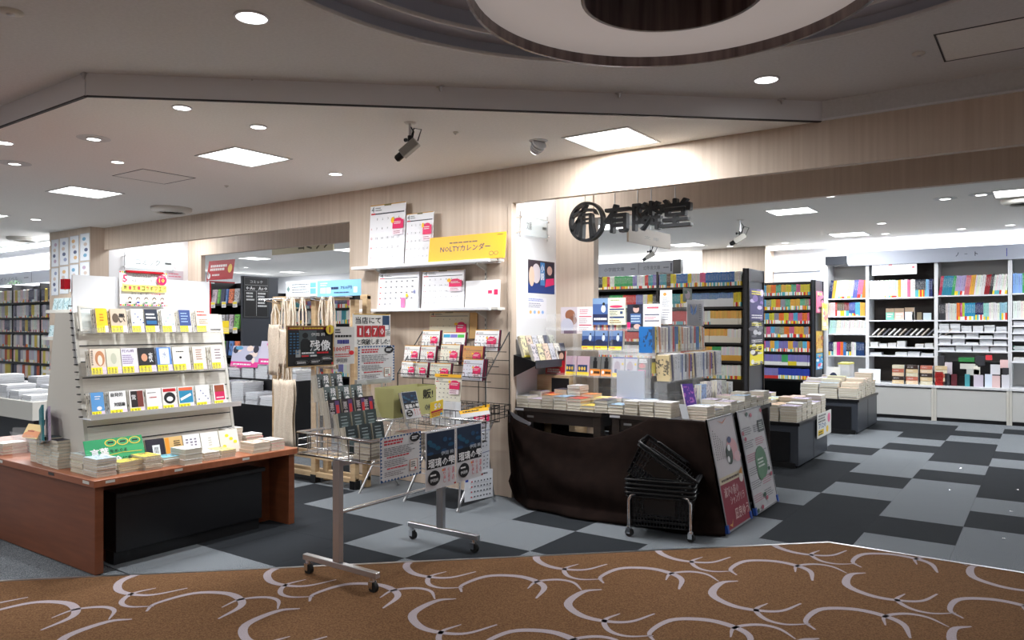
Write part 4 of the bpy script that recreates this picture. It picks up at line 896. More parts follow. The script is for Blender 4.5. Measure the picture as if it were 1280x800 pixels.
for k in range(23): x = WX0 + (WX1 - WX0) * k / 22; w.cyl((x, WY0, WZ), (x, WY0, WZ + .12), .002, 5).cyl((x, WY1, WZ), (x, WY1, WZ + .12), .002, 5).cyl((x, WY0, WZ), (x, WY1, WZ), .0018, 5)
for k in range(9): y = WY0 + (WY1 - WY0) * k / 8; w.cyl((WX0, y, WZ), (WX0, y, WZ + .12), .002, 5).cyl((WX1, y, WZ), (WX1, y, WZ + .12), .002, 5)
w.build('wire_basket', 'black_metal', wg)
hp = rgb(224, 30, 96)
def cal(a, big=False, rd=True, cols=7, rws=5, head=.86, tag_=(.58, .45, .96, .72), yell=True, num=True):
    a.rect(.03, head - .02, .97, head, rgb(60, 60, 66)); a.rect(.03, head - .02, .15, head + .005, rgb(200, 40, 50)); a.text('4', .04, head + .02, .08, .09, rgb(40, 70, 60)); a.lines(.15, head + .03, .35, head + .1, 2, rgb(120, 120, 120))
    n = 0
    for r in range(rws):
        for c in range(cols):
            if r == 0 and c == 0: continue
            n += 1
            if n > 30: break
            x = .05 + c * .92 / cols; y = head - .06 - (r + .35) * (head - .08) / rws
            if num: a.text(str(n), x, y, .03 if n < 10 else .055, .035, rgb(200, 60, 60) if c == 0 else rgb(90, 90, 96))
            else: a.rect(x, y, x + .04, y + .03, rgb(200, 60, 60) if c == 0 else rgb(110, 110, 116))
    if tag_:
        x0, y0, x1, y1 = tag_; a.rect(x0, y0, x1, y1, hp); a.disc((x0 + x1) / 2, y1, (x1 - x0) * .35, (y1 - y0) * .22, hp); a.lines(x0 + .04, (y0 + y1) / 2, x1 - .04, y1 - .02, 2, W_, .4); a.rect(x0 + .01, y0 - (y1 - y0) * .7, x1 - .01, y0 - .01, rgb(240, 222, 230)); a.lines(x0 + .04, y0 - (y1 - y0) * .6, x1 - .04, y0 - .03, 2, rgb(150, 60, 90), .4)
        if yell: a.disc(x0, y1, .045, .05, rgb(250, 190, 20))
# hanging calendar column at the wagon end (three sheets and a feature strip)
px = -3.36
t = thing('calendar_stand', 'folding metal stand with long hanging calendars beside the cart', 'stand', (-3.4, 4.4, 0))
B().cyl((-3.40, 4.14, 0), (-3.46, 4.26, .74), .008, 8).cyl((-3.40, 4.56, 0), (-3.46, 4.48, .74), .008, 8).cyl((-3.46, 4.26, .74), (-3.46, 4.48, .74), .006, 8).build('easel_frame', 'steel', t)
def long_cal(a):
    a.rect(0, 0, 1, 1, rgb(196, 198, 204)); a.rect(0, .95, 1, 1, rgb(246, 186, 40)); a.lines(.1, .96, .7, .99, 1, K_); a.rect(.2, .76, .98, .9, hp); a.lines(.3, .79, .9, .88, 3, W_, .4); a.lines(.25, .66, .95, .74, 3, rgb(120, 90, 100))
    for y in (.63, .32): a.rect(0, y, 1, y + .006, rgb(50, 60, 130))
    for y0 in (.36, .05):
        for r in range(4):
            for c in range(5): a.rect(.12 + c * .17, y0 + .05 + r * .055, .18 + c * .17, y0 + .065 + r * .055, rgb(90, 94, 104))
px_card('hanging_calendar', 'long three-month calendar with yellow header hanging on its stand', 'calendar', 'x', px - .01, (586, 511), (611, 505), (587, 600), rgb(200, 202, 208), long_cal, skew=True)
def low_cal(a):
    a.rect(.02, .68, .12, .95, rgb(30, 60, 160)); a.lines(.2, .82, .95, .95, 1, rgb(80, 84, 90), .4)
    for r in range(4):
        for c in range(7): a.rect(.2 + c * .11, .1 + r * .18, .25 + c * .11, .15 + r * .18, rgb(190, 60, 70) if c == 0 else rgb(80, 84, 92))
px_card('hanging_calendar', 'lower wall calendar sheet with blue month box near the floor', 'calendar', 'x', px + .004, (580, 592), (615, 586), (581, 628), rgb(214, 216, 222), low_cal, skew=True)
# desk calendar on the wagon and one more standing on the cart end
t = px_card('desk_calendar', 'cream desk calendar with yellow header standing on the wagon front', 'calendar', 'y', 4.17, (543, 467), (576, 468), (542, 500), rgb(226, 222, 206), lambda a: (cal(a, rws=4, cols=6, head=.72, num=False), a.rect(0, .88, 1, 1, rgb(246, 186, 40)), a.lines(.2, .9, .6, .98, 1, K_)), lean=.12)
px_card('calendar_header', 'yellow-topped calendar lying at the far end of the cart', 'calendar', 'x', -2.8, (578, 513), (614, 508), (577, 523), rgb(214, 212, 214), lambda a: (a.rect(0, .55, 1, 1, rgb(246, 186, 40)), a.lines(.1, .65, .8, .9, 1, K_, .6)), lean=.5, skew=True)
tt_ = bpy.data.objects['desk_calendar'].location; tag(box_walls(tt_.x, 4.15, tt_.x + .2, 4.24, WZ + .005, tt_.z - .004).build('carton', 'white_paint', org=(tt_.x, 4.15, WZ)), 'plain white carton under the cream desk calendar', 'box')
# ---- black wire rack with desk calendars
RX0, RX1, RYF, RYB = -4.12, -3.26, 4.27, 4.56
wr = thing('wire_rack', 'black three-tier wire rack of desk calendars against the wooden pier', 'rack', (-3.7, 4.42, WZ))
for x in (RX0, RX1):
    B().cyl((x, RYF, WZ + .005), (x, RYF, .955), .0045, 6).build('front_post', 'black_metal', wr); B().cyl((x, RYB, WZ + .005), (x, RYB, 1.28), .0045, 6).build('back_post', 'black_metal', wr)
    B().tube([(x, RYB, 1.28), (x, RYF, .955)], .0045, 6).build('side_rail', 'black_metal', wr)
TI = [(0, .955), (1, 1.06), (2, 1.165)]
for k, z in TI:
    y = RYF + .095 * k; b = B().cyl((RX0, y, z), (RX1, y, z), .0035, 6).cyl((RX0, y + .06, z - .035), (RX1, y + .06, z - .035), .003, 6).cyl((RX0, RYB, z - .1), (RX1, RYB, z - .1), .003, 6)
    for i in range(9):
        x = RX0 + .05 + i * .093; b.tube([(x, y, z), (x, y - .004, z + .03), (x + .06, y - .004, z + .03), (x + .06, y, z)], .002, 5).cyl((x, y, z), (x, y + .06, z - .035), .002, 5)
    b.build('tier_wire', 'black_metal', wr)
for x in (-3.85, -3.55): B().cyl((x, RYB, WZ + .005), (x, RYB, 1.2), .0035, 6).build('back_wire', 'black_metal', wr)
bb = B()
for z in (.64, .68, .72): bb.tube([(RX0 + .25, RYF - .02, z), (RX1 + .01, RYF - .02, z), (RX1 + .01, RYB, z + .02), (RX0 + .25, RYB, z + .02)], .0028, 5, closed=True)
for k in range(13): x = RX0 + .25 + (RX1 - RX0 - .24) * k / 12; bb.cyl((x, RYF - .02, .64), (x, RYF - .02, .72), .0022, 5).cyl((x, RYB, .66), (x, RYB, .74), .0022, 5)
for k in range(5): y = RYF - .02 + (RYB - RYF + .02) * k / 4; bb.cyl((RX1 + .01, y, .645), (RX1 + .01, y, .74), .0022, 5)
bb.build('lower_basket', 'black_metal', wr)
stack('magazine', -3.95, 4.30, WZ + .004, 3, .22, .2, .012, [rgb(236, 236, 236), rgb(220, 80, 120)], 'low pile in the wire wagon under the calendars', tops=rgb(236, 236, 238))
stack('magazine', -3.70, 4.30, WZ + .004, 3, .22, .2, .012, [rgb(236, 236, 236), rgb(220, 80, 120)], 'second low pile in the wire wagon, toward its right end', tops=rgb(240, 238, 240))
def desk(x0, x1, k, zt, label, tg=(.55, .3, .95, .6), bg=rgb(232, 232, 230), n=3, lean=.16, deck=None, fn=None):
    z = TI[k][1] + .004 - .03; y = RYF + .095 * k + .012; hgt = zt - z
    for j in range(n - 1):
        o = card('desk_calendar', f'copy {nth(j + 1)} behind the {label}', 'calendar', (x0, y + .014 * (j + 1), z), X3, Vector((0, lean, 1)), x1 - x0, hgt, (rgb(120, 30, 60), rgb(60, 50, 60))[j % 2], None, th=.008)
    def f(a): a.rect(0, .96, 1, 1, rgb(214, 160, 60)); (fn or (lambda q: cal(q, rws=4, cols=6, head=.78, tag_=tg, num=False)))(a)
    card('desk_calendar', label, 'calendar', (x0, y, z), X3, Vector((0, lean, 1)), x1 - x0, hgt, bg, f, th=.006)
def rx(px_, k): return ony(px_, 440, RYF + .095 * k).x
desk(rx(511, 0) - .1, rx(517, 0), 0, 1.05, 'white calendar with yellow dot, leftmost of the lowest rack tier')
desk(rx(513, 0), rx(531, 0), 0, 1.045, 'grey calendar second from left, lowest rack tier', bg=rgb(200, 198, 188))
desk(rx(535, 0), rx(560, 0), 0, 1.045, 'grey-green calendar in the middle of the lowest rack tier', bg=rgb(204, 204, 190))
desk(rx(576, 0), rx(600, 0), 0, 1.085, 'lavender calendar on the right of the lowest rack tier', bg=rgb(222, 222, 234), n=5)
desk(rx(511, 1) - .07, rx(521, 1), 1, 1.17, 'white calendar at the left end of the middle rack tier')
desk(rx(523, 1), rx(541, 1), 1, 1.17, 'pale grey calendar left in the middle rack tier', bg=rgb(220, 218, 214))
desk(rx(548, 1), rx(571, 1), 1, 1.185, 'ivory calendar at the centre of the middle rack tier', bg=rgb(226, 222, 206), n=4)
desk(rx(576, 1), rx(600, 1), 1, 1.175, 'kraft brown calendar in the middle rack tier', bg=rgb(206, 150, 90))
desk(rx(525, 2), rx(546, 2), 2, 1.29, 'white calendar at the left of the top rack tier', n=3)
desk(rx(551, 2), rx(578, 2), 2, 1.275, 'calendar with blue, violet and green header in top rack tier', fn=lambda q: (q.rect(.02, .7, .33, .88, rgb(50, 160, 200)), q.rect(.35, .7, .66, .88, rgb(120, 120, 200)), q.rect(.68, .7, .98, .88, rgb(80, 190, 80)), q.rect(.65, .1, .95, .25, hp), q.disc(.6, .3, .05, .06, rgb(250, 190, 20))))
desk(rx(591, 2), rx(620, 2), 2, 1.295, 'bright white calendar at the right of the top rack tier', bg=rgb(244, 244, 246), n=3)
# ---- shelves on the pier with wall calendars
for z, x0, x1, lab in ((1.835, -4.97, -3.47, 'upper white wall shelf on the wooden pier'), (1.465, -4.87, -3.46, 'lower white wall shelf on the wooden pier')):
    t = thing('wall_shelf', lab, 'shelf', ((x0 + x1) / 2, 4.745, z)); B().box(x0, 4.57, z - .022, x1, 4.743, z + .002).build('board', 'white_metal', t, bevel=.002)
    B().box(x1 - .0, 4.60, z - .018, x1 + .06, 4.70, z).build('end_bracket', 'ivory_metal', t)
    for x in (-4.72, -3.62): B().hexa([(x - .006, 4.742, z - .08), (x + .006, 4.742, z - .08), (x + .006, 4.742, z - .022), (x - .006, 4.742, z - .022), (x - .006, 4.62, z - .035), (x + .006, 4.62, z - .035), (x + .006, 4.62, z - .022), (x - .006, 4.62, z - .022)]).build('bracket', 'ivory_metal', t)
for x in (-4.72, -3.62):
    t = thing('slotted_rail', f'slotted wall rail on the wooden pier, {"left" if x < -4 else "right"} of the two', 'rail', (x, 4.745, 1.4)); B().box(x - .008, 4.739, .5, x + .008, 4.7445, 2.05).build('rail', 'ivory_metal', t)
    b = B(); [b.box(x - .003, 4.7375, .52 + .04 * i, x + .003, 4.739, .54 + .04 * i) for i in range(38)]; s_ = b.build('slot', 'gasket', t); s_['kind'] = 'stuff'
def wcal(name, label, x0, x1, z0, z1, fn, bg=rgb(236, 236, 240), y=4.68, th=.006, lean=.06, sheet=True):
    o = card(name, label, 'calendar', (x0, y - (z1 - z0) * lean, z0), X3, Vector((0, lean, 1)), x1 - x0, z1 - z0, bg, fn, th=th)
    return o
def big(tg, **k): return lambda a: (a.rect(0, .985, 1, 1, rgb(200, 150, 60)), a.rect(.4, .97, .6, 1, rgb(120, 110, 60)), cal(a, tag_=tg, **k))
wcal('wall_calendar', 'tall white calendar at the left end of the upper shelf', -4.84, -4.42, 1.838, 2.375, big((.68, .58, .98, .72), cols=6))
wcal('wall_calendar', 'smaller calendar in clear wrap beside the tallest one on upper shelf', -4.41, -4.11, 1.838, 2.265, big((.66, .56, .98, .74), cols=6))
def nolty(a): a.text('NOLTYカレンダー', .16, .36, .66, .26, rgb(40, 44, 70), .01); a.lines(.28, .68, .72, .76, 1, rgb(110, 90, 40), .7); a.disc(.84, .2, .03, .09, rgb(110, 90, 40), 8); a.disc(.84, .2, .024, .07, rgb(250, 186, 30), 8); a.disc(.9, .2, .03, .08, rgb(110, 90, 40), 6); a.disc(.9, .2, .024, .06, rgb(250, 186, 30), 6); a.lines(.9, .88, .97, .94, 1, rgb(110, 90, 40))
card('calendar_sign', 'yellow calendar brand sign leaning on the right of the upper shelf', 'sign', (-4.10, 4.60, 1.838), X3, Vector((0, .12, 1)), .76, .20, rgb(250, 186, 30), nolty, th=.012)
wcal('wall_calendar', 'overexposed white calendar at the left of the lower shelf', -4.74, -4.27, 1.468, 1.775, lambda a: (cal(a, tag_=None, cols=7, num=False), a.rect(.6, .03, .7, .3, rgb(250, 120, 170)), a.disc(.74, .36, .03, .05, rgb(250, 200, 40)), a.text('4', .88, .4, .06, .12, rgb(30, 60, 150))), bg=rgb(240, 240, 244), th=.03)
wcal('wall_calendar', 'calendar with pink label in the middle of the lower shelf', -4.23, -3.79, 1.468, 1.775, big((.68, .55, .98, .72), cols=7), bg=rgb(240, 240, 244), th=.02)
wcal('wall_calendar', 'small white calendar stack at the right of the lower shelf', -3.77, -3.45, 1.468, 1.68, lambda a: (a.rect(.7, .5, .82, .62, hp), a.rect(.88, .45, 1, .65, hp)), bg=rgb(244, 244, 246), th=.03)
wcal('wall_calendar', 'cream calendar half hidden behind the wire rack', -4.20, -3.78, 1.22, 1.435, big((.7, .2, .95, .55), cols=6, rws=3, head=.86), bg=rgb(226, 216, 190), y=4.735)
wcal('wall_calendar', 'plain kraft board beside the half hidden cream calendar', -3.775, -3.70, 1.22, 1.43, None, bg=rgb(214, 170, 110), y=4.738)
# ================================================================ TOTE BAG RACK
tr = thing('tote_rack', 'pale wooden rail rack with tote bags beside the pier', 'rack', (-5.05, 4.3, 0))
for x in (-5.60, -5.08, -4.60):
    for y in (4.22, 4.35): B().box(x, y, 0 if x > -5.5 else .02, x + .055, y + .05, 1.57).build('post', 'ply_wood', tr, bevel=.003)
for z in (.05, .20, 1.54):
    for y in (4.225, 4.355): B().box(-5.60, y, z, -4.545, y + .04, z + .04).build('rail', 'ply_wood', tr, bevel=.003)
for x in (-5.60, -5.08, -4.60): B().box(x - .003, 4.216, .0, x + .058, 4.276, .07).build('corner_cap', 'black_plastic', tr); 
for x in (-5.08, -4.60): B().box(x - .003, 4.216, 1.535, x + .058, 4.276, 1.573).build('corner_cap', 'black_plastic', tr)
for x in (-5.50, -5.36, -5.22, -4.9, -4.78): B().cyl((x, 4.22, 1.52), (x, 4.07, 1.54), .005, 6).build('hook', 'chrome', tr)
B().tube([(-5.66, 4.13, 1.555), (-4.55, 4.13, 1.555)], .006, 8).cyl((-5.66, 4.13, 1.555), (-5.66, 4.24, 1.555), .006, 8).cyl((-4.56, 4.13, 1.555), (-4.56, 4.24, 1.555), .006, 8).build('hanging_bar', 'chrome', tr)
def tote(x, y, label, zt=1.55, hl=.24, w=.22, h=.34, tilt=0, seed=0, col='canvas_cloth'):
    r = random.Random(seed); t = thing('tote_bag', label, 'bag', (x, y, zt))
    def f(u, v, s): return (x + (u - .5) * w * (1 + .06 * v) + .006 * math.sin(9 * v + seed) + tilt * v, y + s * (.012 + .02 * math.sin(PI * u) * math.sin(PI * (.2 + .7 * v))) + .006 * math.sin(14 * u + seed + 5 * v), zt - hl - v * h - .01 * math.sin(PI * u) * (v < .1))
    B().grid(lambda u, v: f(u, v, -1), 12, 10).grid(lambda u, v: f(1 - u, v, 1), 12, 10).build('body', col, t, solid=.0015)
    for s in (-1, 1):
        q = B()
        for k in range(2):
            xo = (k - .5) * w * .42; q.tube([(x + xo, y + s * .014, zt - hl - .02), (x + xo * .8 + r.uniform(-.01, .01), y + s * .018, zt - hl * .5), (x + xo * .35, y + s * .012, zt - .03), (x + xo * .1, y + s * .004, zt + .008)], .0075, 6)
        q.build('handle', col, t)
for i, (x, y, lb) in enumerate(((-5.27, 4.10, 'cream tote bag at the left end of the rack rail'), (-5.21, 4.13, 'cream tote bag second on the left group of the rail'), (-5.14, 4.08, 'cream tote bag third on the left group of the rail'), (-5.06, 4.12, 'cream tote bag last of the left group on the rail'),
                               (-4.79, 4.10, 'cream tote bag first of the right group on the rail'), (-4.73, 4.13, 'cream tote bag second of the right group on the rail'), (-4.66, 4.08, 'cream tote bag third of the right group on the rail'))):
    tote(x, y, lb, seed=i, w=.12, hl=.25, h=.32)
tote(-5.42, 4.12, 'large crumpled tote bag hanging off the rack\'s left end', 1.50, .16, .15, .44, seed=9)
tote(-5.33, 4.12, 'long pale tote bag hanging low above the orange table end', 1.03, .16, .19, .58, seed=11)
tote(-5.17, 4.05, 'long tote bag hanging low right of the other low one', 1.10, .22, .17, .56, seed=12)
B().cyl((-5.33, 4.14, 1.04), (-5.33, 4.24, 1.04), .005, 6).cyl((-5.17, 4.06, 1.11), (-5.17, 4.24, 1.11), .005, 6).build('low_hook', 'chrome', tr)
px_card('header_card', 'white header card with print on top of the tote rack', 'sign', 'y', 4.15, (357, 352), (396, 351), (357.5, 371.5), rgb(216, 226, 230), lambda a: (a.lines(.2, .2, .75, .85, 4, rgb(90, 100, 110), .3), a.rect(.78, .55, .96, .85, rgb(110, 180, 214)), a.rect(.78, .15, .96, .5, rgb(110, 180, 214)), a.poly([(.03, .5), (.08, .7), (.13, .5), (.08, .3)], rgb(120, 150, 150))))
px_card('header_card', 'light blue header card reading 750 on top of the tote rack', 'sign', 'y', 4.148, (396.5, 351.5), (451, 352), (396.5, 371), rgb(128, 184, 222), lambda a: (a.rect(.08, .2, .2, .55, W_), a.rect(.22, .2, .32, .55, W_), a.rect(.84, .2, .92, .55, W_), a.lines(.08, .65, .25, .9, 2, W_), a.text('750円', .55, .42, .25, .2, rgb(40, 50, 90), .008), a.lines(.33, .42, .52, .6, 1, rgb(40, 50, 90), .8), a.lines(.4, .15, .75, .3, 1, rgb(60, 80, 120))))
# ================================================================ NICHE BESIDE THE PIER
PXW = -3.3645
def manga_poster(a):
    a.rect(0, .62, 1, 1, rgb(60, 50, 60)); a.rect(0, 0, 1, .3, rgb(30, 60, 130)); a.disc(.3, .6, .16, .3, rgb(210, 200, 206)); a.rect(.45, .25, .62, .95, rgb(70, 130, 190)); a.text('小説', .47, .4, .12, .5, W_, .01, True)
    a.rect(.66, .5, .97, .95, rgb(40, 40, 60)); a.disc(.8, .72, .1, .14, rgb(200, 160, 150)); a.poly([(.62, .2), (.98, .3), (.96, .5), (.66, .45)], rgb(226, 40, 110)); a.disc(.12, .5, .1, .3, rgb(220, 190, 170))
px_card('novel_poster', 'colourful novel poster on the bright white niche wall', 'poster', 'x', PXW, (660, 324), (693, 326), (660, 366), rgb(50, 60, 90), manga_poster)
px_card('handwritten_sheet', 'pale handwritten sheet below the colourful poster in the niche', 'poster', 'x', PXW, (658, 371), (683, 372), (658, 398), rgb(236, 236, 244), lambda a: (a.lines(.1, .8, .9, .95, 2, rgb(120, 140, 210), .5), a.lines(.1, .5, .9, .75, 3, rgb(150, 150, 170), .4), [a.disc(.2 + .2 * i, .3, .06, .08, (rgb(240, 190, 120), rgb(150, 190, 240))[i % 2]) for i in range(4)]))
def glass_sign(label, p, c, txt, tl, tr, bl):
    t = thing('glass_sign', label, 'sign', onx(*bl, c)); TL, TR, BL = onx(*tl, c), onx(*tr, c), onx(*bl, c); off = .03
    card('glass_plate', None, None, Vector((c + off, BL.y, BL.z)), Y3, Z3, (TR - TL).length, (TL - BL).length, (1, 1, 1, 1), None, parent=t, matname='clear_glass').location = (0, 0, 0)
    return t, TL, TR, BL
for nm, c, txt, tl, tr, bl, lb in (('n', PXW, '文庫', (646, 269), (680, 276), (646, 293), 'small clear glass category sign high on the niche wall'), ('c', -9.609, 'コミック', (154, 318), (215, 322), (154, 335), 'clear glass comic section sign on the lit left wall')):
    TL, TR, BL = onx(*tl, c), onx(*tr, c), onx(*bl, c); w, h = (TR - TL).length, (TL - BL).length; t = thing('glass_sign', lb, 'sign', BL)
    B().obox((c + .025, BL.y, BL.z), Y3, Z3, X3, w, h, .006).build('glass_plate', 'clear_glass', t)
    a = Art((c + .0315, BL.y, BL.z), Y3, Z3, w, h); a.text(txt, .22, .3, .5 if nm == 'c' else .2, .45, rgb(60, 66, 66)); a.rect(.82, .45, .96, .6, rgb(70, 74, 74)); a.rect(0, .0, 1, .012, rgb(150, 160, 165)); a.rect(0, .96, 1, .98, rgb(150, 160, 165)); a.build(t, 'lettering')['kind'] = 'stuff'
    for y in (BL.y, BL.y + w):
        for z in (BL.z + h * .12, BL.z + h * .88): B().cyl((c, y, z), (c + .045, y, z), .008, 8).build('stand_off', 'chrome', t)
    for y in (BL.y, BL.y + w): B().box(c + .03, y - .004, BL.z - .02, c + .036, y + .004, BL.z + h + .03).build('edge_bar', 'steel', t)
# magazine rack of the niche: fixed to the white side wall, tray sloping down toward the room
mr = thing('magazine_rack', 'dark sloping magazine rack on the niche wall above the dark table', 'rack', (-3.3, 4.95, 1.0))
NX = -3.363
for y in (4.76, 5.29):
    B().hexa([(NX, y, .93), (NX + .20, y, 1.02), (NX + .20, y + .006, 1.02), (NX, y + .006, .93), (NX, y, 1.10), (NX + .20, y, 1.05), (NX + .20, y + .006, 1.05), (NX, y + .006, 1.10)]).build('side_plate', 'black_laminate', mr)
B().hexa([(NX, 4.766, 1.095), (NX + .20, 4.766, 1.03), (NX + .20, 5.29, 1.03), (NX, 5.29, 1.095), (NX, 4.766, 1.10), (NX + .20, 4.766, 1.035), (NX + .20, 5.29, 1.035), (NX, 5.29, 1.10)]).build('sloping_tray', 'slate_laminate', mr)
B().box(NX + .20, 4.76, 1.0, NX + .206, 5.296, 1.06).build('front_lip', 'slate_laminate', mr)
cb_ = thing('low_cabinet', 'plywood cabinet with a dark opening in the niche corner', 'cabinet', (-3.2, 5.2, 0))
B().box(NX, 5.09, 0, NX + .30, 5.10, .93).build('front_board', 'ply_wood', cb_); B().box(NX + .14, 5.085, .3, NX + .30, 5.089, .91).build('dark_opening', 'black_laminate', cb_); B().box(NX, 5.10, .92, NX + .30, 5.37, .93).build('top_board', 'ply_wood', cb_); B().box(NX + .29, 5.10, 0, NX + .30, 5.37, .92).build('side_board', 'ply_wood', cb_)  # black slab on the front board paints in the opening's shade
mg_c = [(rgb(214, 206, 210), 'pinkish'), (rgb(206, 206, 214), 'grey sketch'), (rgb(220, 224, 210), 'pale green'), (rgb(226, 216, 176), 'ivory'), (rgb(226, 222, 216), 'cream'), (rgb(90, 190, 170), 'turquoise'), (rgb(230, 200, 180), 'peach'), (rgb(96, 100, 120), 'slate')]
for r, (x, z) in enumerate(((NX + .185, 1.042), (NX + .09, 1.085))):
    for i in range(6):
        c, nme = mg_c[(i * 3 + r * 3) % 8]; az = Vector((-.32, 0, 1)).normalized(); ay = -Y3; ax = ay.cross(az)
        for k in range(2): book('magazine', axes(Vector((x, 4.855 + i * .083, z)) + ax * .0125 * k, ax, ay, az), .012, .074, .15 if r == 0 else .17, c if k == 0 else rgb(216, 212, 206), rgb(80, 84, 100), rgb(240, 226, 90), .07, f'{nme} booklet {nth(i + 1)} from left, {("front", "back")[r]} row of niche rack{(", rear copy" if k else "")}', 'magazine')
# ================================================================ DARK TABLES WITH BROWN CLOTH
DZ = .70
def dark_table(x0, x1, y0, y1, label):
    t = thing('sales_table', label, 'table', ((x0 + x1) / 2, (y0 + y1) / 2, 0))
    B().box(x0, y0, DZ - .03, x1, y1, DZ).build('tabletop', 'dark_wood', t, bevel=.002)
    for x in (x0 + .01, x1 - .07):
        for y in (y0 + .012, y1 - .07): B().box(x, y, 0, x + .06, y + .06, DZ - .03).build('leg', 'dark_wood', t, bevel=.002)
    B().box(x0 + .07, y0 + .02, DZ - .11, x1 - .07, y0 + .04, DZ - .03).build('apron', 'dark_wood', t); B().box(x1 - .05, y0 + .07, DZ - .11, x1 - .03, y1 - .07, DZ - .03).build('apron', 'dark_wood', t)
    B().box(x0 + .1, y0 + .0185, DZ - .075, x0 + .16, y0 + .0199, DZ - .06, rgb(150, 150, 150)).build('price_label', 'painted', t)
    B().box(x0 + .0, y0 - .001, DZ - .024, x0 + .08, y0 - .0001, DZ - .008, rgb(190, 190, 194)).build('price_label', 'painted', t)
    for i in range(4): B().box(x0 + .14, y0 + .1 + .1 * i, .03, x1 - .12, y0 + .105 + .1 * i, .5).build('dark_panel', 'black_laminate', t) if i == 2 else None
dark_table(-3.35, -2.60, 4.76, 5.075, 'dark brown sales table next to the wooden pier'); dark_table(-2.53, -1.83, 4.76, 6.22, 'dark brown sales table behind the shopping basket trolley')
struct_cloth = thing('draped_cloth', 'brown cloth taped along the dark tables and sagging to the floor', 'cloth', (-2.5, 4.74, 0))
top = [(636, 512), (643, 522), (655, 530), (680, 539), (710, 545), (742, 547), (772, 542), (795, 531), (812, 523), (845, 524), (885, 527)]
bot = [(640, 600), (650, 622), (663, 634), (690, 639), (715, 644), (745, 648), (780, 654), (815, 658), (845, 662), (875, 666), (909, 669)]
def lerp_pts(P, u):
    f = min(u, .9999) * (len(P) - 1); i = int(f); t = f - i; return P[i][0] * (1 - t) + P[i + 1][0] * t, P[i][1] * (1 - t) + P[i + 1][1] * t
TOPW = [ony(*p, 4.745) for p in top]
BOTW = [onz(*p, .012) if p[0] > 655 else ony(*p, 4.72) for p in bot]
def interp(L, u): f = min(u, .9999) * (len(L) - 1); i = int(f); return L[i].lerp(L[i + 1], f - i)
def clothf(u, v):
    a, b = interp(TOPW, u), interp(BOTW, u); p = a.lerp(b, v); s = math.sin(PI * min(v * 1.1, 1))
    r = math.hypot(u * 2.2, v)                      # folds fan out of the left tie and sag like swags
    fan = .016 * math.sin(15 * math.atan2(v + .05, u * 2.4 + .05)) * min(r, 1) * math.exp(-1.1 * u)
    swag = .02 * math.sin(7.5 * v + 2.6 * math.sin(PI * min(u, 1)) + .6 * math.sin(5 * u)) * math.sin(PI * u) ** .5
    right = .02 * math.sin(2 * PI * (u * 6 - v * 1.2)) * max(0, (u - .55) / .45)
    p.y += -.012 - (fan + swag + right + .012) * s - .035 * s * math.sin(PI * min(u / .8, 1))
    if v > .9: p.y -= (v - .9) * .35 * (1 + .5 * math.sin(17 * u)); p.z = max(p.z, .006) + .012 * abs(math.sin(13 * u)) * math.sin(PI * (v - .9) / .1)
    p.y = min(p.y, 4.752); return p
B().grid(clothf, 110, 46).build('front_cloth', 'brown_cloth', struct_cloth, solid=.003)
cor = Vector(TOPW[-1]); 
def sidef(u, v):
    a = Vector((-1.822 + .005 * math.sin(9 * u), 4.745 + u * 1.35, DZ - .03)); b = Vector((-1.815 + .008 * math.sin(20 * u), 4.72 + u * 1.4, .012)); p = a.lerp(b, v); p.x += .006 * math.sin(25 * u + 4 * v); return p
B().grid(sidef, 40, 14).build('side_cloth', 'brown_cloth', struct_cloth, solid=.003)
def hemf(u, v): p = Vector((-2.62 + .95 * u, 4.64 - .035 * math.sin(PI * u), .012)); p.y -= v * (.07 + .03 * math.sin(11 * u)); p.z = .007 + .03 * math.sin(PI * v) * (.6 + .4 * math.sin(17 * u)); return p
B().grid(hemf, 50, 6).build('hem_fold', 'brown_cloth', struct_cloth)
for P in ([(815, 525), (826, 524.5), (838, 523), (851, 521), (851, 526), (840, 529), (826, 531), (815, 530.5)], [(636, 513), (648, 520), (664, 529), (662, 532), (650, 527), (636, 519)]):
    q = [ony(*p, 4.733) for p in P]; B().add(q + [v + Vector((0, .003, 0)) for v in q], [tuple(range(len(q))), tuple(range(len(q), 2 * len(q)))[::-1]] + [(i, (i + 1) % len(q), len(q) + (i + 1) % len(q), len(q) + i) for i in range(len(q))]).build('silver_tape', 'silver_tape', struct_cloth)
# poster panels leaning on the aisle side
def shangri(a):
    a.rect(0, 0, 1, 1, rgb(206, 200, 204)); a.rect(0, 0, 1, .42, rgb(150, 30, 56)); a.rect(0, .41, 1, .47, rgb(214, 200, 170))
    for i in range(5): a.lines(.1 + i * .07, .62 - .0 * i, .13 + i * .07, .9 - .03 * i, 12, rgb(50, 50, 54), .5)
    a.disc(.72, .68, .22, .1, rgb(224, 170, 176)); a.disc(.58, .64, .13, .09, rgb(50, 66, 56)); a.disc(.6, .7, .06, .03, W_); a.disc(.52, .6, .05, .03, W_); a.disc(.66, .77, .08, .03, rgb(70, 76, 120)); a.disc(.88, .6, .14, .05, rgb(226, 190, 196))
    a.lines(.1, .42, .8, .46, 1, rgb(90, 70, 60)); a.poly([(.8, .45), (.95, .5), (.93, .42)], rgb(206, 140, 60)); a.disc(.86, .4, .08, .04, rgb(230, 220, 214))
    a.text('滅びの前の', .12, .29, .56, .09, rgb(226, 190, 190), .004); a.text('シャングリラ', .3, .21, .56, .08, rgb(226, 190, 190), .004); a.text('凪良ゆう', .38, .07, .56, .1, rgb(236, 200, 196), .006)
    a.poly([(.1, .06), (.2, .03), (.26, .1), (.2, .06)], rgb(220, 170, 90)); a.poly([(.3, .97), (.5, .93), (.7, .98), (.5, .945)], rgb(190, 120, 90))
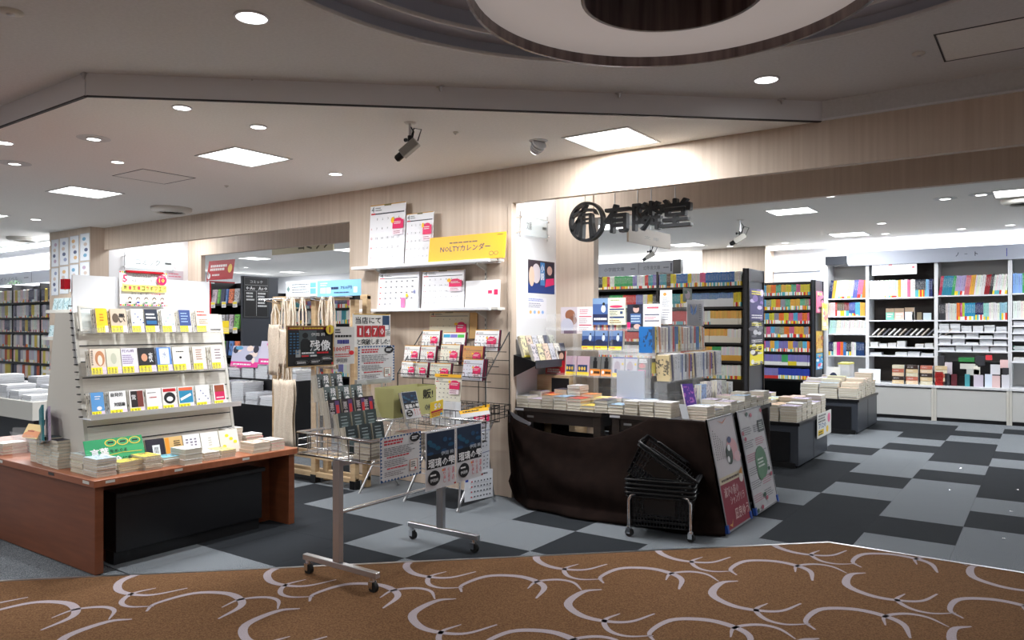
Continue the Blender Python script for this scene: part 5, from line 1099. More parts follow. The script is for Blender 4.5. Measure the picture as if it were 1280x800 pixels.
def clovers(a):
    a.rect(0, 0, 1, 1, rgb(204, 202, 204)); r = random.Random(5)
    for i in range(12): a.lines(.06 + .45 * (i % 2), .1 + .13 * (i // 2), .46 + .45 * (i % 2), .18 + .13 * (i // 2), 4, (rgb(190, 110, 130), rgb(120, 120, 126))[i % 3 > 0], .4)
    a.disc(.6, .45, .24, .16, rgb(84, 130, 96)); a.disc(.5, .36, .13, .08, rgb(90, 136, 100)); a.lines(.45, .4, .78, .5, 3, rgb(214, 224, 214), .5); a.rect(.72, .74, .97, .86, rgb(60, 66, 66)); a.lines(.75, .76, .95, .84, 4, rgb(190, 196, 190), .4)
    for x, y in ((.35, .95), (.5, .93), (.95, .95), (.06, .78), (.12, .72), (.55, .1), (.48, .14), (.85, .36), (.9, .3), (.1, .03), (.3, .04)): a.disc(x, y, .05, .022, (rgb(50, 90, 70), rgb(190, 90, 110))[r.random() > .7], 7)
for (bl, br), fn, lb in ((((908, 667), (941, 648)), shangri, 'framed pink and crimson novel poster leaning on the dark table'), (((945.5, 644.5), (970, 626)), clovers, 'framed white and green leafy poster leaning on the dark table')):
    BL, BR = onz(*bl, .006), onz(*br, .006); BL.x = BR.x = -1.655; U = Y3; V = Vector((-.14, 0, .735)).normalized(); w = BR.y - BL.y
    o = card('poster_panel', lb, 'poster', BL, U, V, w, .725, rgb(200, 200, 204), fn, th=.012, frame=(.011, rgb(150, 150, 154)))
    N = U.cross(V); B().obox(BL - N * .014 - U * .004, U, V, N, .03, .05, .022).build('corner_cap', 'blue_corner', o, org=BL); B().obox(BL + U * (w - .026) - N * .014, U, V, N, .03, .05, .022).build('corner_cap', 'blue_corner', o, org=BL)
# ================================================================ BASKET TROLLEY
def basket(loc, rot, label):
    t = thing('shopping_basket', label, 'basket', (0, 0, 0)); W, D, H = .40, .28, .21; k = .86
    def c(sx, sy, v): f = k + (1 - k) * v; return Vector((sx * W / 2 * f, sy * D / 2 * f, H * v))
    B().box(-W / 2 * k, -D / 2 * k, 0, W / 2 * k, D / 2 * k, .006).build('bottom', 'black_plastic', t)
    b = B()
    for sx, sy, n in ((0, -1, 18), (0, 1, 18), (-1, 0, 12), (1, 0, 12)):
        P = (lambda q, v: c(q, sy, v)) if sx == 0 else (lambda q, v: c(sx, q, v))
        for i in range(n + 1):
            q = -1 + 2 * i / n; b.tube([P(q, 0), P(q, 1)], .0042, 4)
        for v in (.0, .18, .36, .54, .72, .9): b.tube([P(-1, v), P(1, v)], .0042, 4)
        m_ = .5; p = [P(-m_, .38), P(m_, .38), P(m_, .8), P(-m_, .8)]; n_ = Vector((sx, sy, 0)) * .004
        if sx == 0: b.hexa([p[0], p[1], p[1] + n_, p[0] + n_, p[3], p[2], p[2] + n_, p[3] + n_])
    g = b.build('lattice', 'black_plastic', t); g['kind'] = 'stuff'
    R = [(W / 2 + .012) , (D / 2 + .012)]; rim = [(R[0] * sx, R[1] * sy, H) for sx, sy in ((-.93, -1), (.93, -1), (1, -.9), (1, .9), (.93, 1), (-.93, 1), (-1, .9), (-1, -.9))]
    B().tube(rim, .009, 8, closed=True).tube([(x * .985, y * .98, z - .022) for x, y, z in rim], .005, 6, closed=True).build('rim', 'black_plastic', t)
    for s in (-1, 1): B().tube([(-W * .34, s * (D / 2 + .004), H + .004), (-W * .30, s * (D / 2 - .006), H + .012), (W * .30, s * (D / 2 - .006), H + .012), (W * .34, s * (D / 2 + .004), H + .004)], .006, 6).build('handle', 'black_plastic', t)
    t.location = loc; t.rotation_euler = rot; return t
A_ = math.radians(15); bc = Vector((-2.005, 4.49, 0)); ux, uy = Vector((math.cos(A_), math.sin(A_), 0)), Vector((-math.sin(A_), math.cos(A_), 0))
ft = thing('basket_trolley', 'chrome wheeled trolley carrying black shopping baskets by the cloth', 'trolley', bc)
for s in (-1, 1):
    q = bc + uy * s * .145; pts = [q - ux * .19 + Z3 * .06, q - ux * .19 + Z3 * .23, q - ux * .175 + Z3 * .262, q - ux * .14 + Z3 * .275, q + ux * .14 + Z3 * .275, q + ux * .175 + Z3 * .262, q + ux * .19 + Z3 * .23, q + ux * .19 + Z3 * .06]
    B().tube(pts, .0105, 10).build('frame_hoop', 'chrome', ft)
for s in (-1, 1): B().cyl(bc + ux * .19 * s - uy * .145 + Z3 * .16, bc + ux * .19 * s + uy * .145 + Z3 * .16, .008, 8).build('side_bar', 'chrome', ft)
for s in (-1, 1):
    for r in (-1, 1):
        p = bc + ux * .19 * s + uy * .145 * r; c = B().cyl(p + Z3 * .065, p + Z3 * .05, .017, 10).obox(p + Vector((-.014, -.014, .02)), X3, Y3, Z3, .028, .003, .036).obox(p + Vector((-.014, .011, .02)), X3, Y3, Z3, .028, .003, .036).build('caster', 'chrome', ft)
        B().cyl(p + Vector((.004, -.01, .0265)), p + Vector((.004, .01, .0265)), .026, 18).build('wheel', 'rubber', c)
bz = .066
for i, lb in enumerate(('black shopping basket at the bottom of the trolley stack', 'second black basket nested in the trolley stack', 'third black basket nested in the trolley stack', 'fourth black basket, topmost of the nested ones')):
    basket(bc + Z3 * (bz + i * .027), (0, 0, A_), lb)
basket(bc - ux * .06 + Z3 * .305, (0, math.radians(33), A_), 'black shopping basket lying tilted on top of the nested baskets')
# ================================================================ BOOKS ON THE DARK TABLES
rg = random.Random(21)
covc = [rgb(226, 224, 226), rgb(206, 190, 210), rgb(90, 100, 150), rgb(226, 140, 80), rgb(190, 60, 50), rgb(150, 180, 210), rgb(236, 200, 80), rgb(70, 70, 84), rgb(200, 214, 206), rgb(226, 190, 196)]
cn = ['white', 'lilac', 'indigo', 'orange', 'brick red', 'pale blue', 'yellow', 'charcoal', 'mint', 'pink']
fr = [(631, 644.6, 4), (645, 660, 3), (660.5, 676, 3), (676.5, 691, 5), (692, 707.7, 4), (708.6, 725.6, 4), (726, 742, 2), (743, 759.5, 4), (760, 778.7, 3), (780, 797, 5), (799, 817, 5), (818, 839, 5)]
for i, (a_, b_, n) in enumerate(fr):
    x0, x1 = ony(a_, 510, 4.775).x, ony(b_, 510, 4.775).x; k = [0, 7, 1, 3, 5, 4, 6, 7, 5, 0, 0, 0][i]
    stack('softcover_book', max(x0, -3.345) + .002, 4.775, DZ, n, x1 - x0 - .004, .15, (.0225 if n < 5 else .0205), [cream, rgb(232, 226, 214)], f'{nth(i + 1)} pile along the front of the dark tables', tops=covc[k], jit=.002, rng=rg)
for r, (y, hh) in enumerate(((4.935, 2), (5.10 - .005, 0))):
    if not hh: continue
    for i in range(9):
        x = -3.335 + i * .117; n = (6, 5, 7, 6, 6, 5, 5, 5, 5)[i]
        if i == 3: n = 9
        stack('softcover_book', x, y, DZ, n, .108, .135, .019, [cream, rgb(230, 222, 214)], f'{nth(i + 1)} pile in second row of the dark tables', tops=covc[(i * 3 + 1) % 10], jit=.003, rng=rg)
# aisle side piles: foredges towards the aisle
sideN = [5, 3, 4, 5, 4, 6, 5, 4, 6]
for i in range(9):
    y = 4.80 + i * .152
    stack('softcover_book', -1.94 - (.03 if i == 0 else 0), y, DZ, sideN[i], .11 + (.03 if i == 0 else 0), .14, .017, [rgb(232, 200, 180) if i < 3 else cream, offw, rgb(226, 222, 220)], f'{nth(i + 1)} pile along the aisle edge of dark tables', tops=covc[(i * 7) % 10 if i % 2 else 0], jit=.003, rng=rg)
for i in range(7):
    y = 4.98 + i * .16
    stack('softcover_book', -2.07, y, DZ, (2, 3, 5, 4, 5, 3, 5)[i], .11, .14, .018, [offw, cream, rgb(214, 222, 230)], f'{nth(i + 1)} pile in the inner row beside the aisle piles', tops=(offw, rgb(190, 214, 232), covc[1], offw, covc[9], offw, cream)[i], jit=.003, rng=rg)
card('divider_sheet', 'small white bookend sheet at the corner of the dark tables', 'divider', (-2.0, 4.79, DZ + .001), (1, 0, 0), (-.25, 0, 1), .05, .1, rgb(200, 204, 210), None)
# ---- clear two-shelf stand with face-out novels
AY = 5.16; st = thing('acrylic_stand', 'clear acrylic shelf stand with face-out books on the dark tables', 'stand', (-2.8, AY, DZ)); AX0, AX1 = -3.30, -2.45
for z in (.93, 1.135, 1.29): B().box(AX0, AY - .05, z - .005, AX1, AY + .08, z).box(AX0, AY - .053, z - .005, AX1, AY - .05, z + .02).build('shelf', 'acrylic', st)
for x in (AX0, -3.05, -2.72, AX1): B().box(x, AY - .03, DZ + .001, x + .005, AY + .1, 1.42).build('upright', 'acrylic', st)
B().box(AX0, AY + .1, DZ + .001, AX1, AY + .104, 1.42).build('back_sheet', 'acrylic', st)
def faceY(px0, px1, z, hgt, col, label, fn, n=2, y=AY, lean=.08, name='display_book'):
    xa, xb = ony(px0, 440, y).x, ony(px1, 440, y).x; w = xb - xa; az = Vector((0, lean, 1)).normalized(); U = Vector((-1, 0, 0)); ax = U.cross(az)
    o = book(name, axes((xb, y, z + .001), ax, U, az), .014, w, hgt, col, col, None, 0, label, 'book'); a = Art(Vector((xa, y, z + .001)) - ax * .0004, X3, az, w, hgt); fn(a); print_on(a, o)
    for k in range(n): book(name, axes(Vector((xb, y, z + .001)) + ax * .0145 * (k + 1), ax, U, az), .014, w, hgt, rgb(220, 216, 206), K_, None, 0, f'copy {nth(k + 1)} behind the {label[:70]}'.replace(' on the clear stand', ''), 'book')
def sea(a): a.rect(0, 0, 1, 1, rgb(60, 90, 150)); a.rect(0, .72, 1, 1, rgb(120, 150, 196)); a.rect(0, .2, 1, .45, rgb(34, 44, 84)); a.disc(.68, .62, .12, .16, rgb(220, 230, 240)); a.disc(.7, .82, .06, .06, K_); a.disc(.35, .42, .3, .12, rgb(30, 40, 70)); a.rect(0, 0, 1, .19, rgb(240, 214, 40)); a.lines(.1, .05, .6, .14, 1, rgb(210, 90, 30), .8)
for i, (p, q) in enumerate(((727, 742), (743, 759), (761, 777))): faceY(p, q, 1.137, .148, rgb(60, 90, 150), f'blue novel of seated figure, {nth(i + 1)} from the left on the clear stand', sea)
def redb(a): a.rect(0, .6, 1, 1, rgb(60, 44, 44)); [a.disc(.18 + .32 * i, .78, .12, .15, rgb(220, 180, 160)) for i in range(3)]; a.rect(0, 0, 1, .58, rgb(180, 24, 40)); a.lines(.1, .32, .9, .54, 2, rgb(240, 190, 60), .8); a.lines(.1, .08, .9, .26, 2, W_, .7)
faceY(682, 705, .932, .19, rgb(180, 24, 40), 'crimson magazine book with four faces at left of the clear stand', redb, 1, y=AY - .03)
def pinkb(a): a.rect(0, .5, 1, 1, rgb(214, 186, 204)); a.rect(.05, .2, .85, .55, rgb(30, 60, 110)); [a.disc(.2 + .22 * i, .36, .08, .1, rgb(240, 200, 90)) for i in range(3)]; a.rect(0, 0, 1, .18, rgb(246, 220, 50))
def blackb(a): a.rect(0, .36, 1, 1, rgb(110, 112, 112)); a.disc(.5, .86, .14, .1, K_); a.rect(.3, .4, .7, .78, K_); a.rect(0, 0, 1, .36, rgb(226, 140, 50)); a.disc(.2, .2, .12, .09, W_); a.lines(.4, .1, .95, .28, 1, K_, .7)
def whiteb(a): a.rect(0, .22, 1, 1, rgb(196, 196, 210)); a.disc(.4, .5, .26, .3, rgb(170, 160, 176)); a.disc(.3, .3, .14, .1, rgb(70, 80, 130)); a.rect(0, .94, 1, 1, rgb(60, 80, 170)); a.rect(0, 0, 1, .2, rgb(246, 214, 50)); a.disc(.85, .66, .08, .06, rgb(240, 210, 60))
def rbk(a): a.rect(0, .42, 1, 1, rgb(24, 20, 26)); a.lines(.1, .74, .8, .94, 2, W_, .7); a.disc(.35, .6, .28, .12, rgb(200, 30, 40)); a.rect(0, 0, .65, .4, rgb(236, 90, 160)); a.rect(.65, 0, 1, .4, rgb(40, 36, 60))
for i, (p, q, c, l, f) in enumerate(((706, 720, rgb(214, 186, 204), 'pink and navy novel, first of two on the lower clear shelf', pinkb), (721, 736, rgb(214, 186, 204), 'pink and navy novel, second of two on the lower clear shelf', pinkb),
    (737, 750, rgb(110, 112, 112), 'grey and orange novel, first of two on lower clear shelf', blackb), (751, 764, rgb(110, 112, 112), 'grey and orange novel, second of two on lower clear shelf', blackb),
    (765, 780, rgb(196, 196, 210), 'pale novel with yellow band, first of two', whiteb), (781, 796, rgb(196, 196, 210), 'pale novel with yellow band, second of two', whiteb), (797, 812, rgb(24, 20, 26), 'black and pink novel at right end of lower clear shelf', rbk))):
    faceY(p, q, .932, .152, c, l, f, 1)
for i in range(12):
    c = [rgb(230, 120, 60), rgb(90, 80, 150), rgb(230, 220, 214), rgb(60, 70, 120), rgb(196, 50, 60), rgb(240, 226, 180)][i % 6]
    book('display_book', axes((ony(742, 400, AY + .03).x + .018 * i, AY + .03, 1.292), X3, Y3, Z3), .016, .06, .06, c, W_, None, 0, f'small upright book {nth(i + 1)} from left on top clear shelf', 'book')
def couple(a): a.rect(0, 0, .52, 1, rgb(206, 196, 204)); a.disc(.3, .7, .16, .2, rgb(150, 96, 70)); a.disc(.38, .5, .13, .17, rgb(130, 84, 66)); a.disc(.2, .3, .2, .28, rgb(190, 190, 206)); a.rect(.1, 0, .5, .12, rgb(120, 100, 120)); a.rect(.52, 0, 1, 1, rgb(238, 232, 234)); a.rect(.58, .62, .96, .66, rgb(206, 90, 110)); a.rect(.58, .3, .96, .34, rgb(206, 90, 110)); a.lines(.6, .72, .9, .92, 3, rgb(206, 110, 130)); a.lines(.58, .38, .9, .58, 3, rgb(150, 130, 140), .3); a.lines(.58, .08, .9, .26, 3, rgb(150, 130, 140), .3)
def seabig(a): a.rect(0, 0, .47, 1, rgb(70, 100, 160)); a.rect(0, .78, .47, 1, rgb(130, 160, 200)); a.disc(.33, .6, .07, .14, rgb(220, 230, 240)); a.disc(.34, .78, .04, .06, K_); a.rect(0, .1, .47, .4, rgb(34, 44, 84)); a.lines(.04, .16, .44, .28, 1, W_, .7); a.rect(.47, 0, 1, 1, rgb(232, 232, 206)); a.lines(.55, .88, .9, .95, 1, rgb(120, 150, 60)); a.disc(.72, .68, .2, .05, rgb(220, 60, 110)); a.rect(.52, .55, .96, .6, rgb(30, 60, 120)); a.rect(.52, .25, .96, .31, rgb(30, 60, 120)); a.lines(.52, .35, .78, .52, 3, rgb(110, 110, 100)); a.rect(.84, .4, .92, .5, rgb(60, 80, 120)); a.lines(.52, .05, .9, .2, 2, rgb(150, 120, 60))
def idol(a): a.rect(0, 0, .48, 1, rgb(40, 44, 62)); a.disc(.27, .82, .09, .12, rgb(206, 170, 160)); a.disc(.27, .92, .1, .06, rgb(20, 18, 22)); a.rect(.1, .3, .42, .66, rgb(70, 100, 150)); a.lines(.12, .34, .4, .62, 3, rgb(190, 210, 230)); a.disc(.3, .2, .1, .09, rgb(206, 170, 160)); a.rect(.0, .1, .1, .35, rgb(220, 40, 110)); a.rect(.49, 0, 1, 1, rgb(236, 236, 240)); a.rect(.6, .84, .94, .9, rgb(220, 60, 90)); [a.rect(.53, y, .96, y + .04, rgb(40, 50, 90)) for y in (.6, .38, .16)]; a.lines(.53, .44, .9, .56, 2, rgb(220, 90, 120), .4); a.lines(.53, .04, .9, .14, 2, rgb(220, 90, 120), .4)
px_card('novel_poster', 'poster of an embracing couple with pink print on the clear stand', 'poster', 'y', AY + .02, (701, 384), (741, 380.5), (701, 417), rgb(238, 232, 234), couple)
px_card('novel_poster', 'blue poster of seated figure with yellow text page above stand', 'poster', 'y', AY + .01, (741, 373), (782, 372), (741, 406), rgb(232, 232, 206), seabig)
px_card('novel_poster', 'dark portrait poster with navy barred text page on the stand', 'poster', 'y', AY + .02, (784, 380.5), (826, 379), (784, 415), rgb(236, 236, 240), idol)
px_card('handwritten_sheet', 'tall white note sheet standing right of the dark portrait poster', 'poster', 'y', AY + .10, (823, 363), (838, 362), (825, 405), rgb(238, 238, 242), lambda a: (a.disc(.4, .88, .14, .05, rgb(236, 150, 70)), a.lines(.2, .5, .8, .8, 6, rgb(120, 120, 130), .3), a.lines(.2, .1, .8, .45, 5, rgb(130, 130, 140), .3)))
for x in (-2.98, -2.62): B().box(x, AY + .035, 1.29, x + .004, AY + .04, 1.5).build('poster_holder', 'acrylic', st)
px_card('butterfly_sheet', 'white sheet with a blue butterfly over the spine-out books', 'poster', 'x', -2.33, (855, 376), (876, 377), (859, 407), rgb(236, 236, 242), lambda a: (a.poly([(.2, .85), (.35, .6), (.35, .4), (.2, .5)], rgb(50, 110, 190)), a.poly([(.55, .85), (.4, .6), (.4, .4), (.55, .55)], rgb(50, 110, 190)), a.lines(.7, .2, .85, .9, 8, rgb(150, 150, 160), .3)))
px_card('leaf_card', 'small dark leafy card above the butterfly sheet', 'card', 'x', -2.34, (851, 361), (862, 361), (854, 377), rgb(110, 120, 110), lambda a: (a.disc(.5, .5, .3, .3, rgb(170, 150, 160)), a.disc(.3, .7, .2, .12, rgb(60, 90, 70))))
# ---- two-tier stand with leaning books toward the aisle
s2 = thing('acrylic_stand', 'clear two-tier stand with spine-out books near the aisle', 'stand', (-2.27, 5.5, DZ))
T2 = [(-2.30, 4.98, 6.02, 1.125), (-2.20, 5.04, 6.14, .92)]
for X_, y0, y1, z in T2:
    B().box(X_ - .13, y0, z - .005, X_, y1, z).box(X_ - .003, y0, z, X_, y1, z + .025).build('shelf', 'acrylic', s2)
    for y in (y0, (y0 + y1) / 2, y1 - .005): B().box(X_ - .12, y, DZ + .001, X_ - .02, y + .005, z - .006).build('leg_sheet', 'acrylic', s2)
B().box(-2.62, 4.955, DZ + .002, -2.33, 4.96, 1.12).build('front_sheet', 'acrylic', s2)
B().box(-2.58, 4.961, DZ + .002, -2.36, 4.975, 1.0).build('back_board', 'cool_grey', s2); B().box(-2.345, 5.0, DZ + .002, -2.33, 6.0, 1.5).build('rear_upright', 'acrylic', s2) 
def spines(X_, y0, y1, z, seq, row, name='hardcover_book'):
    y = y0; i = 0
    while y < y1 - .02:
        w, c, nm, h, lean = seq[i % len(seq)]; i += 1
        az = Vector((0, -lean, 1)).normalized(); ay = Vector((-1, 0, 0)); ax = ay.cross(az)
        book(name, axes((X_ - .008, y + h * lean, z + .003), ax, ay, az), w, .105, h, c, rgb(50, 50, 60), rgb(240, 240, 240), .3 if i % 3 == 0 else 0, f'{nm} hardcover, {nth(i)} from the left, {row} tier by the aisle', 'book'); y += w * 1.03 + .0015
sq = [(.045, rgb(40, 110, 180), 'blue and yellow', .19, 0), (.02, rgb(236, 210, 60), 'yellow', .19, 0), (.03, rgb(226, 216, 196), 'cream', .19, .12), (.03, rgb(220, 140, 90), 'orange', .185, .12), (.026, rgb(226, 214, 206), 'pale brown', .18, .02), (.022, rgb(196, 180, 180), 'rosy', .18, 0), (.026, rgb(228, 220, 208), 'ivory', .18, 0), (.024, rgb(180, 160, 160), 'dusky', .18, 0), (.034, rgb(236, 234, 226), 'white', .185, 0), (.024, rgb(110, 116, 150), 'navy', .19, .06), (.03, rgb(214, 216, 226), 'silver', .19, .06), (.02, rgb(226, 214, 190), 'sand', .19, 0), (.034, rgb(190, 60, 70), 'red', .19, .04), (.024, rgb(40, 110, 170), 'bright blue', .185, 0)]
spines(-2.30, 4.985, 6.0, 1.125, sq, 'upper')
sq2 = [(.03, rgb(226, 206, 160), 'sand', .19, .16), (.036, rgb(70, 66, 96), 'dark photo', .19, .16), (.03, rgb(226, 224, 220), 'pale', .19, .1), (.045, rgb(236, 236, 240), 'white', .195, .03), (.05, rgb(232, 234, 240), 'wide white', .195, .02), (.03, rgb(190, 200, 216), 'grey-blue', .19, 0), (.018, rgb(60, 90, 160), 'blue', .19, 0), (.04, rgb(236, 238, 242), 'bright white', .195, 0), (.024, rgb(30, 40, 60), 'black', .19, 0), (.04, rgb(200, 190, 194), 'figured', .19, 0), (.026, rgb(190, 100, 60), 'rust', .19, 0), (.03, rgb(110, 80, 160), 'purple', .185, 0)]
spines(-2.20, 5.045, 6.12, .92, sq2, 'lower')
az = Vector((-.25, .1, 1)).normalized(); ay = (-Y3 - X3 * .35).normalized(); ay = (ay - az * ay.dot(az)).normalized()
o = book('display_book', axes((-1.985, 5.02, .756), ay.cross(az), ay, az), .012, .11, .17, rgb(90, 60, 150), rgb(200, 120, 200), None, 0, 'purple and blue book leaning at the corner of dark tables', 'book')
for i, (y, c, nm) in enumerate(((5.16, rgb(226, 210, 206), 'cream'), (5.30, rgb(150, 180, 220), 'blue-edged'), (5.46, rgb(226, 220, 222), 'pinkish'), (5.62, rgb(230, 232, 236), 'white'), (5.78, rgb(200, 206, 196), 'grey-green'), (5.93, rgb(226, 230, 232), 'pale'))):
    for k in range(3): book('display_book', axes((-2.085 - .018 * k + (0, .02, 0, .02, 0, 0)[i], y + .1, DZ + .0015), -X3, -Y3, Z3), .016, .1, (.17, .19, .2, .2, .19, .17)[i], c, rgb(120, 110, 130), W_, 0, f'{nm} small book {("facing the aisle", "behind it", "third back")[k]}, {nth(i + 1)} before lower tier', 'book')
# ================================================================ SHOP SIGN
sg = thing('shop_sign', 'black three-dimensional shop name lettering hung on rods under the beam', 'sign', (-2.5, 5.03, 2.1)); SY = 5.03
def glyph3(ch, px0, py0, px1, py1, depth=.05, bold=.035):
    a, b = ony(px0, py1, SY), ony(px1, py0, SY); vs, fs = glyphs(ch); w, h = b.x - a.x, b.z - a.z; q = B()
    for ki, (dx, dz) in enumerate([(bold * math.cos(t_), bold * math.sin(t_)) for t_ in [i * PI / 4 for i in range(8)]] + [(0, 0)]):
        P = [(a.x + (bold + u * (1 - 2 * bold) + dx) * w, SY, a.z + (bold + v * (1 - 2 * bold) + dz) * h) for u, v in vs]
        n = len(P); e_ = .0004 * ki; P = [(x, y - e_, z) for x, y, z in P]; q.add(P, [tuple(f) for f in fs]); Q = [(x, y + depth, z) for x, y, z in P]; q.add(Q, [tuple(f)[::-1] for f in fs])
        from collections import Counter
        ec = Counter(); de = {}
        for f in fs:
            for i in range(len(f)): e = (f[i], f[(i + 1) % len(f)]); ec[frozenset(e)] += 1; de[frozenset(e)] = e
        q.add(P + Q, [(e[1], e[0], n + e[0], n + e[1]) for k_, e in de.items() if ec[k_] == 1])
    q.build('letter', 'sign_black', sg)
glyph3('有', 755, 253, 787, 292, bold=.026); glyph3('隣', 790, 249.5, 826, 289, bold=.02); glyph3('堂', 824, 245.5, 863, 285, bold=.026)
c0 = ony(732, 277, SY); rx_, rz_ = (ony(753.5, 277, SY).x - ony(710.5, 277, SY).x) / 2, (ony(732, 252, SY).z - ony(732, 302, SY).z) / 2
def ringseg(r0, r1, a0, a1, n=40):
    P, Q = [], []
    for i in range(n + 1): a = a0 + (a1 - a0) * i / n; P.append((c0.x + rx_ * r0 * math.cos(a), c0.z + rz_ * r0 * math.sin(a))); Q.append((c0.x + rx_ * r1 * math.cos(a), c0.z + rz_ * r1 * math.sin(a)))
    return P, Q
def slab(q, P):
    n = len(P); q.add([(x, SY, z) for x, z in P] + [(x, SY + .05, z) for x, z in P], [tuple(range(n)), tuple(range(n, 2 * n))[::-1]] + [(i, n + i, n + (i + 1) % n, (i + 1) % n) for i in range(n)])
q = B(); P, Q = ringseg(.86, 1.0, 0, 2 * PI, 56)
for i in range(56): slab(q, [P[i], P[i + 1], Q[i + 1], Q[i]])
def E(*pts): slab(q, [(c0.x + rx_ * x, c0.z + rz_ * y) for x, y in pts])
E((.1, .9), (-.12, .9), (-.5, .2), (-.9, -.35), (-.82, -.5), (-.35, .2), (.02, .85)); E((-.8, .28), (-.75, .45), (-.1, .68), (.45, .62), (.62, .3), (.5, .35), (.4, .5), (-.1, .54), (-.5, .42))
E((-.28, .42), (.28, .42), (.34, .3), (-.34, .3)); E((-.34, .35), (-.2, .35), (-.16, -.1), (-.2, -.88), (-.46, -.82), (-.3, -.1)); E((.34, .35), (.2, .35), (.16, -.1), (.22, -.88), (.5, -.8), (.36, -.1))
E((-.2, .18), (.2, .18), (.2, .1), (-.2, .1)); E((-.18, -.02), (.18, -.02), (.18, -.1), (-.18, -.1)); E((-.55, .1), (-.42, .25), (-.62, -.6), (-.74, -.55))
q.build('emblem', 'sign_black', sg)
for px_, yb_1 in ((731, 252), (768.5, 254), (797, 251), (814, 251), (844, 247)): p = ony(px_, yb_1 + 2, SY + .02); B().cyl(p, (p.x, p.y, ZI), .004, 6).build('rod', 'steel', sg)
def bracket_sign(X_, tl, tr, bl, label, txt):
    o = px_card('hanging_sign', label, 'sign', 'x', X_, tl, tr, bl, rgb(186, 172, 156), lambda a: a.text(txt, .35, .35, .35, .22, rgb(130, 120, 108)), skew=True, th=.02)
    return o
hs = bracket_sign(-3.2, (785, 281.5), (837.5, 293), (786, 302), 'beige board hanging edge-on under the black shop letters', '文 庫')
for d in (.08, .5): p = hs.location + Vector((-.01, d, .15)); B().cyl(p, (p.x, p.y, ZI), .003, 6).build('wire', 'steel', hs, org=hs.location)
hs = px_card('hanging_sign', 'cream hanging board glimpsed under the left inner beam', 'sign', 'y', 7.4, (340, 290), (416, 291), (340, 319), rgb(200, 190, 160), lambda a: a.text('コミック', .45, .1, .5, .5, rgb(90, 80, 60), .01), th=.02)
for d in (.1, .6): p = hs.location + Vector((d, .01, .2)); B().cyl(p, (p.x, p.y, ZI), .003, 6).build('wire', 'steel', hs, org=hs.location)
# ================================================================ BOOKCASES OF THE SHOP
rk6 = random.Random(4)
def case(name, label, x0, x1, Y, depth, zs, ztop, mats=('black_metal', 'black_laminate'), end=None, bays=1, cat='bookcase', back=True, th=.025):
    t = thing(name, label, cat, ((x0 + x1) / 2, Y + depth / 2, 0))
    for i in range(bays + 1): x = x0 + (x1 - x0) * i / bays; B().box(x - .012, Y, 0, x + .012, Y + depth, ztop).build('upright', mats[0], t)
    for z in zs: B().box(x0 + .012, Y - .004, z - th, x1 - .012, Y + depth - .01, z).build('shelf', mats[0], t)
    if back: B().box(x0 + .012, Y + depth - .01, .0, x1 - .012, Y + depth, ztop).build('back_panel', mats[1], t)
    return t
def row(name, x0, x1, Y, z, seq, where, h=.148, w=.105, t=.0125, cat='book', stuffb=None, rng=rk6, lean=0, start=0, ymul=1, lab='paperback', inset=.012, gaps=()):
    """spine-out books along +x; seq = [(share of the row, colour, word, band colour, band height)]"""
    x, i = x0, start; L = x1 - x0
    for share, c, nm, bc, bh in seq:
        xe = min(x + share * L, x1 - t)
        while x < xe:
            for g_ in gaps:
                if g_ - .013 - t * 1.3 < x < g_ + .014: x = g_ + .014
            i += 1; tt = t * rng.uniform(.75, 1.25); hh = h * rng.uniform(.97, 1.03); cj = tuple(max(0, min(1, v * rng.uniform(.88, 1.1))) for v in c[:3]) + (1,)
            bcol = bc if bc else rng.choice([rgb(240, 240, 236), rgb(240, 210, 60), rgb(220, 60, 50), rgb(90, 180, 190), rgb(240, 240, 236)])
            if stuffb is not None: stuffb.box(x, Y + inset, z + hh * bh, x + tt * .94, Y + inset + w, z + hh, cj); (stuffb.box(x, Y + inset, z + .001, x + tt * .94, Y + inset + w, z + hh * bh, bcol) if bh > .02 else None)
            else:
                az = Vector((lean, 0, 1)).normalized(); ax = Y3.cross(az)
                book(name, axes((x, Y + inset, z + .001 + (lean * tt if lean > 0 else 0)), ax, Y3, az), tt * .94, w, hh, cj, rgb(60, 60, 70) if sum(c[:3]) > .9 else rgb(230, 230, 230), bcol, bh, f'{nm} {lab}, {nth(i)} from the left, {where}', cat, far=True)
            x += tt / math.cos(math.atan(lean))
            if rng.random() < .012: x += .004
    return i
gre, yl2, rd2, bl2, tq, gy2, wh2, or2, pk2, vi2, ol2, ch2, gd2 = rgb(60, 160, 90), rgb(220, 200, 50), rgb(200, 50, 46), rgb(50, 110, 176), rgb(70, 150, 160), rgb(150, 150, 156), rgb(226, 226, 222), rgb(232, 120, 50), rgb(226, 110, 150), rgb(120, 116, 176), rgb(140, 146, 110), rgb(52, 52, 58), rgb(224, 170, 70)
def mixed(r, n, cols, bh=(.2, .35), bc=None): return [(1 / n, *r.choice(cols), bc, r.uniform(*bh)) for _ in range(n)]
Z1 = [1.753, 1.53, 1.336, 1.14, .948, .75, .55, .3]
b1 = case('bookcase', 'long black double-sided bookcase of paperbacks behind the dark tables', -5.6, -2.63, 7.95, .5, Z1, 1.935, bays=3)
where1 = 'top row of the nearer black bookcase'
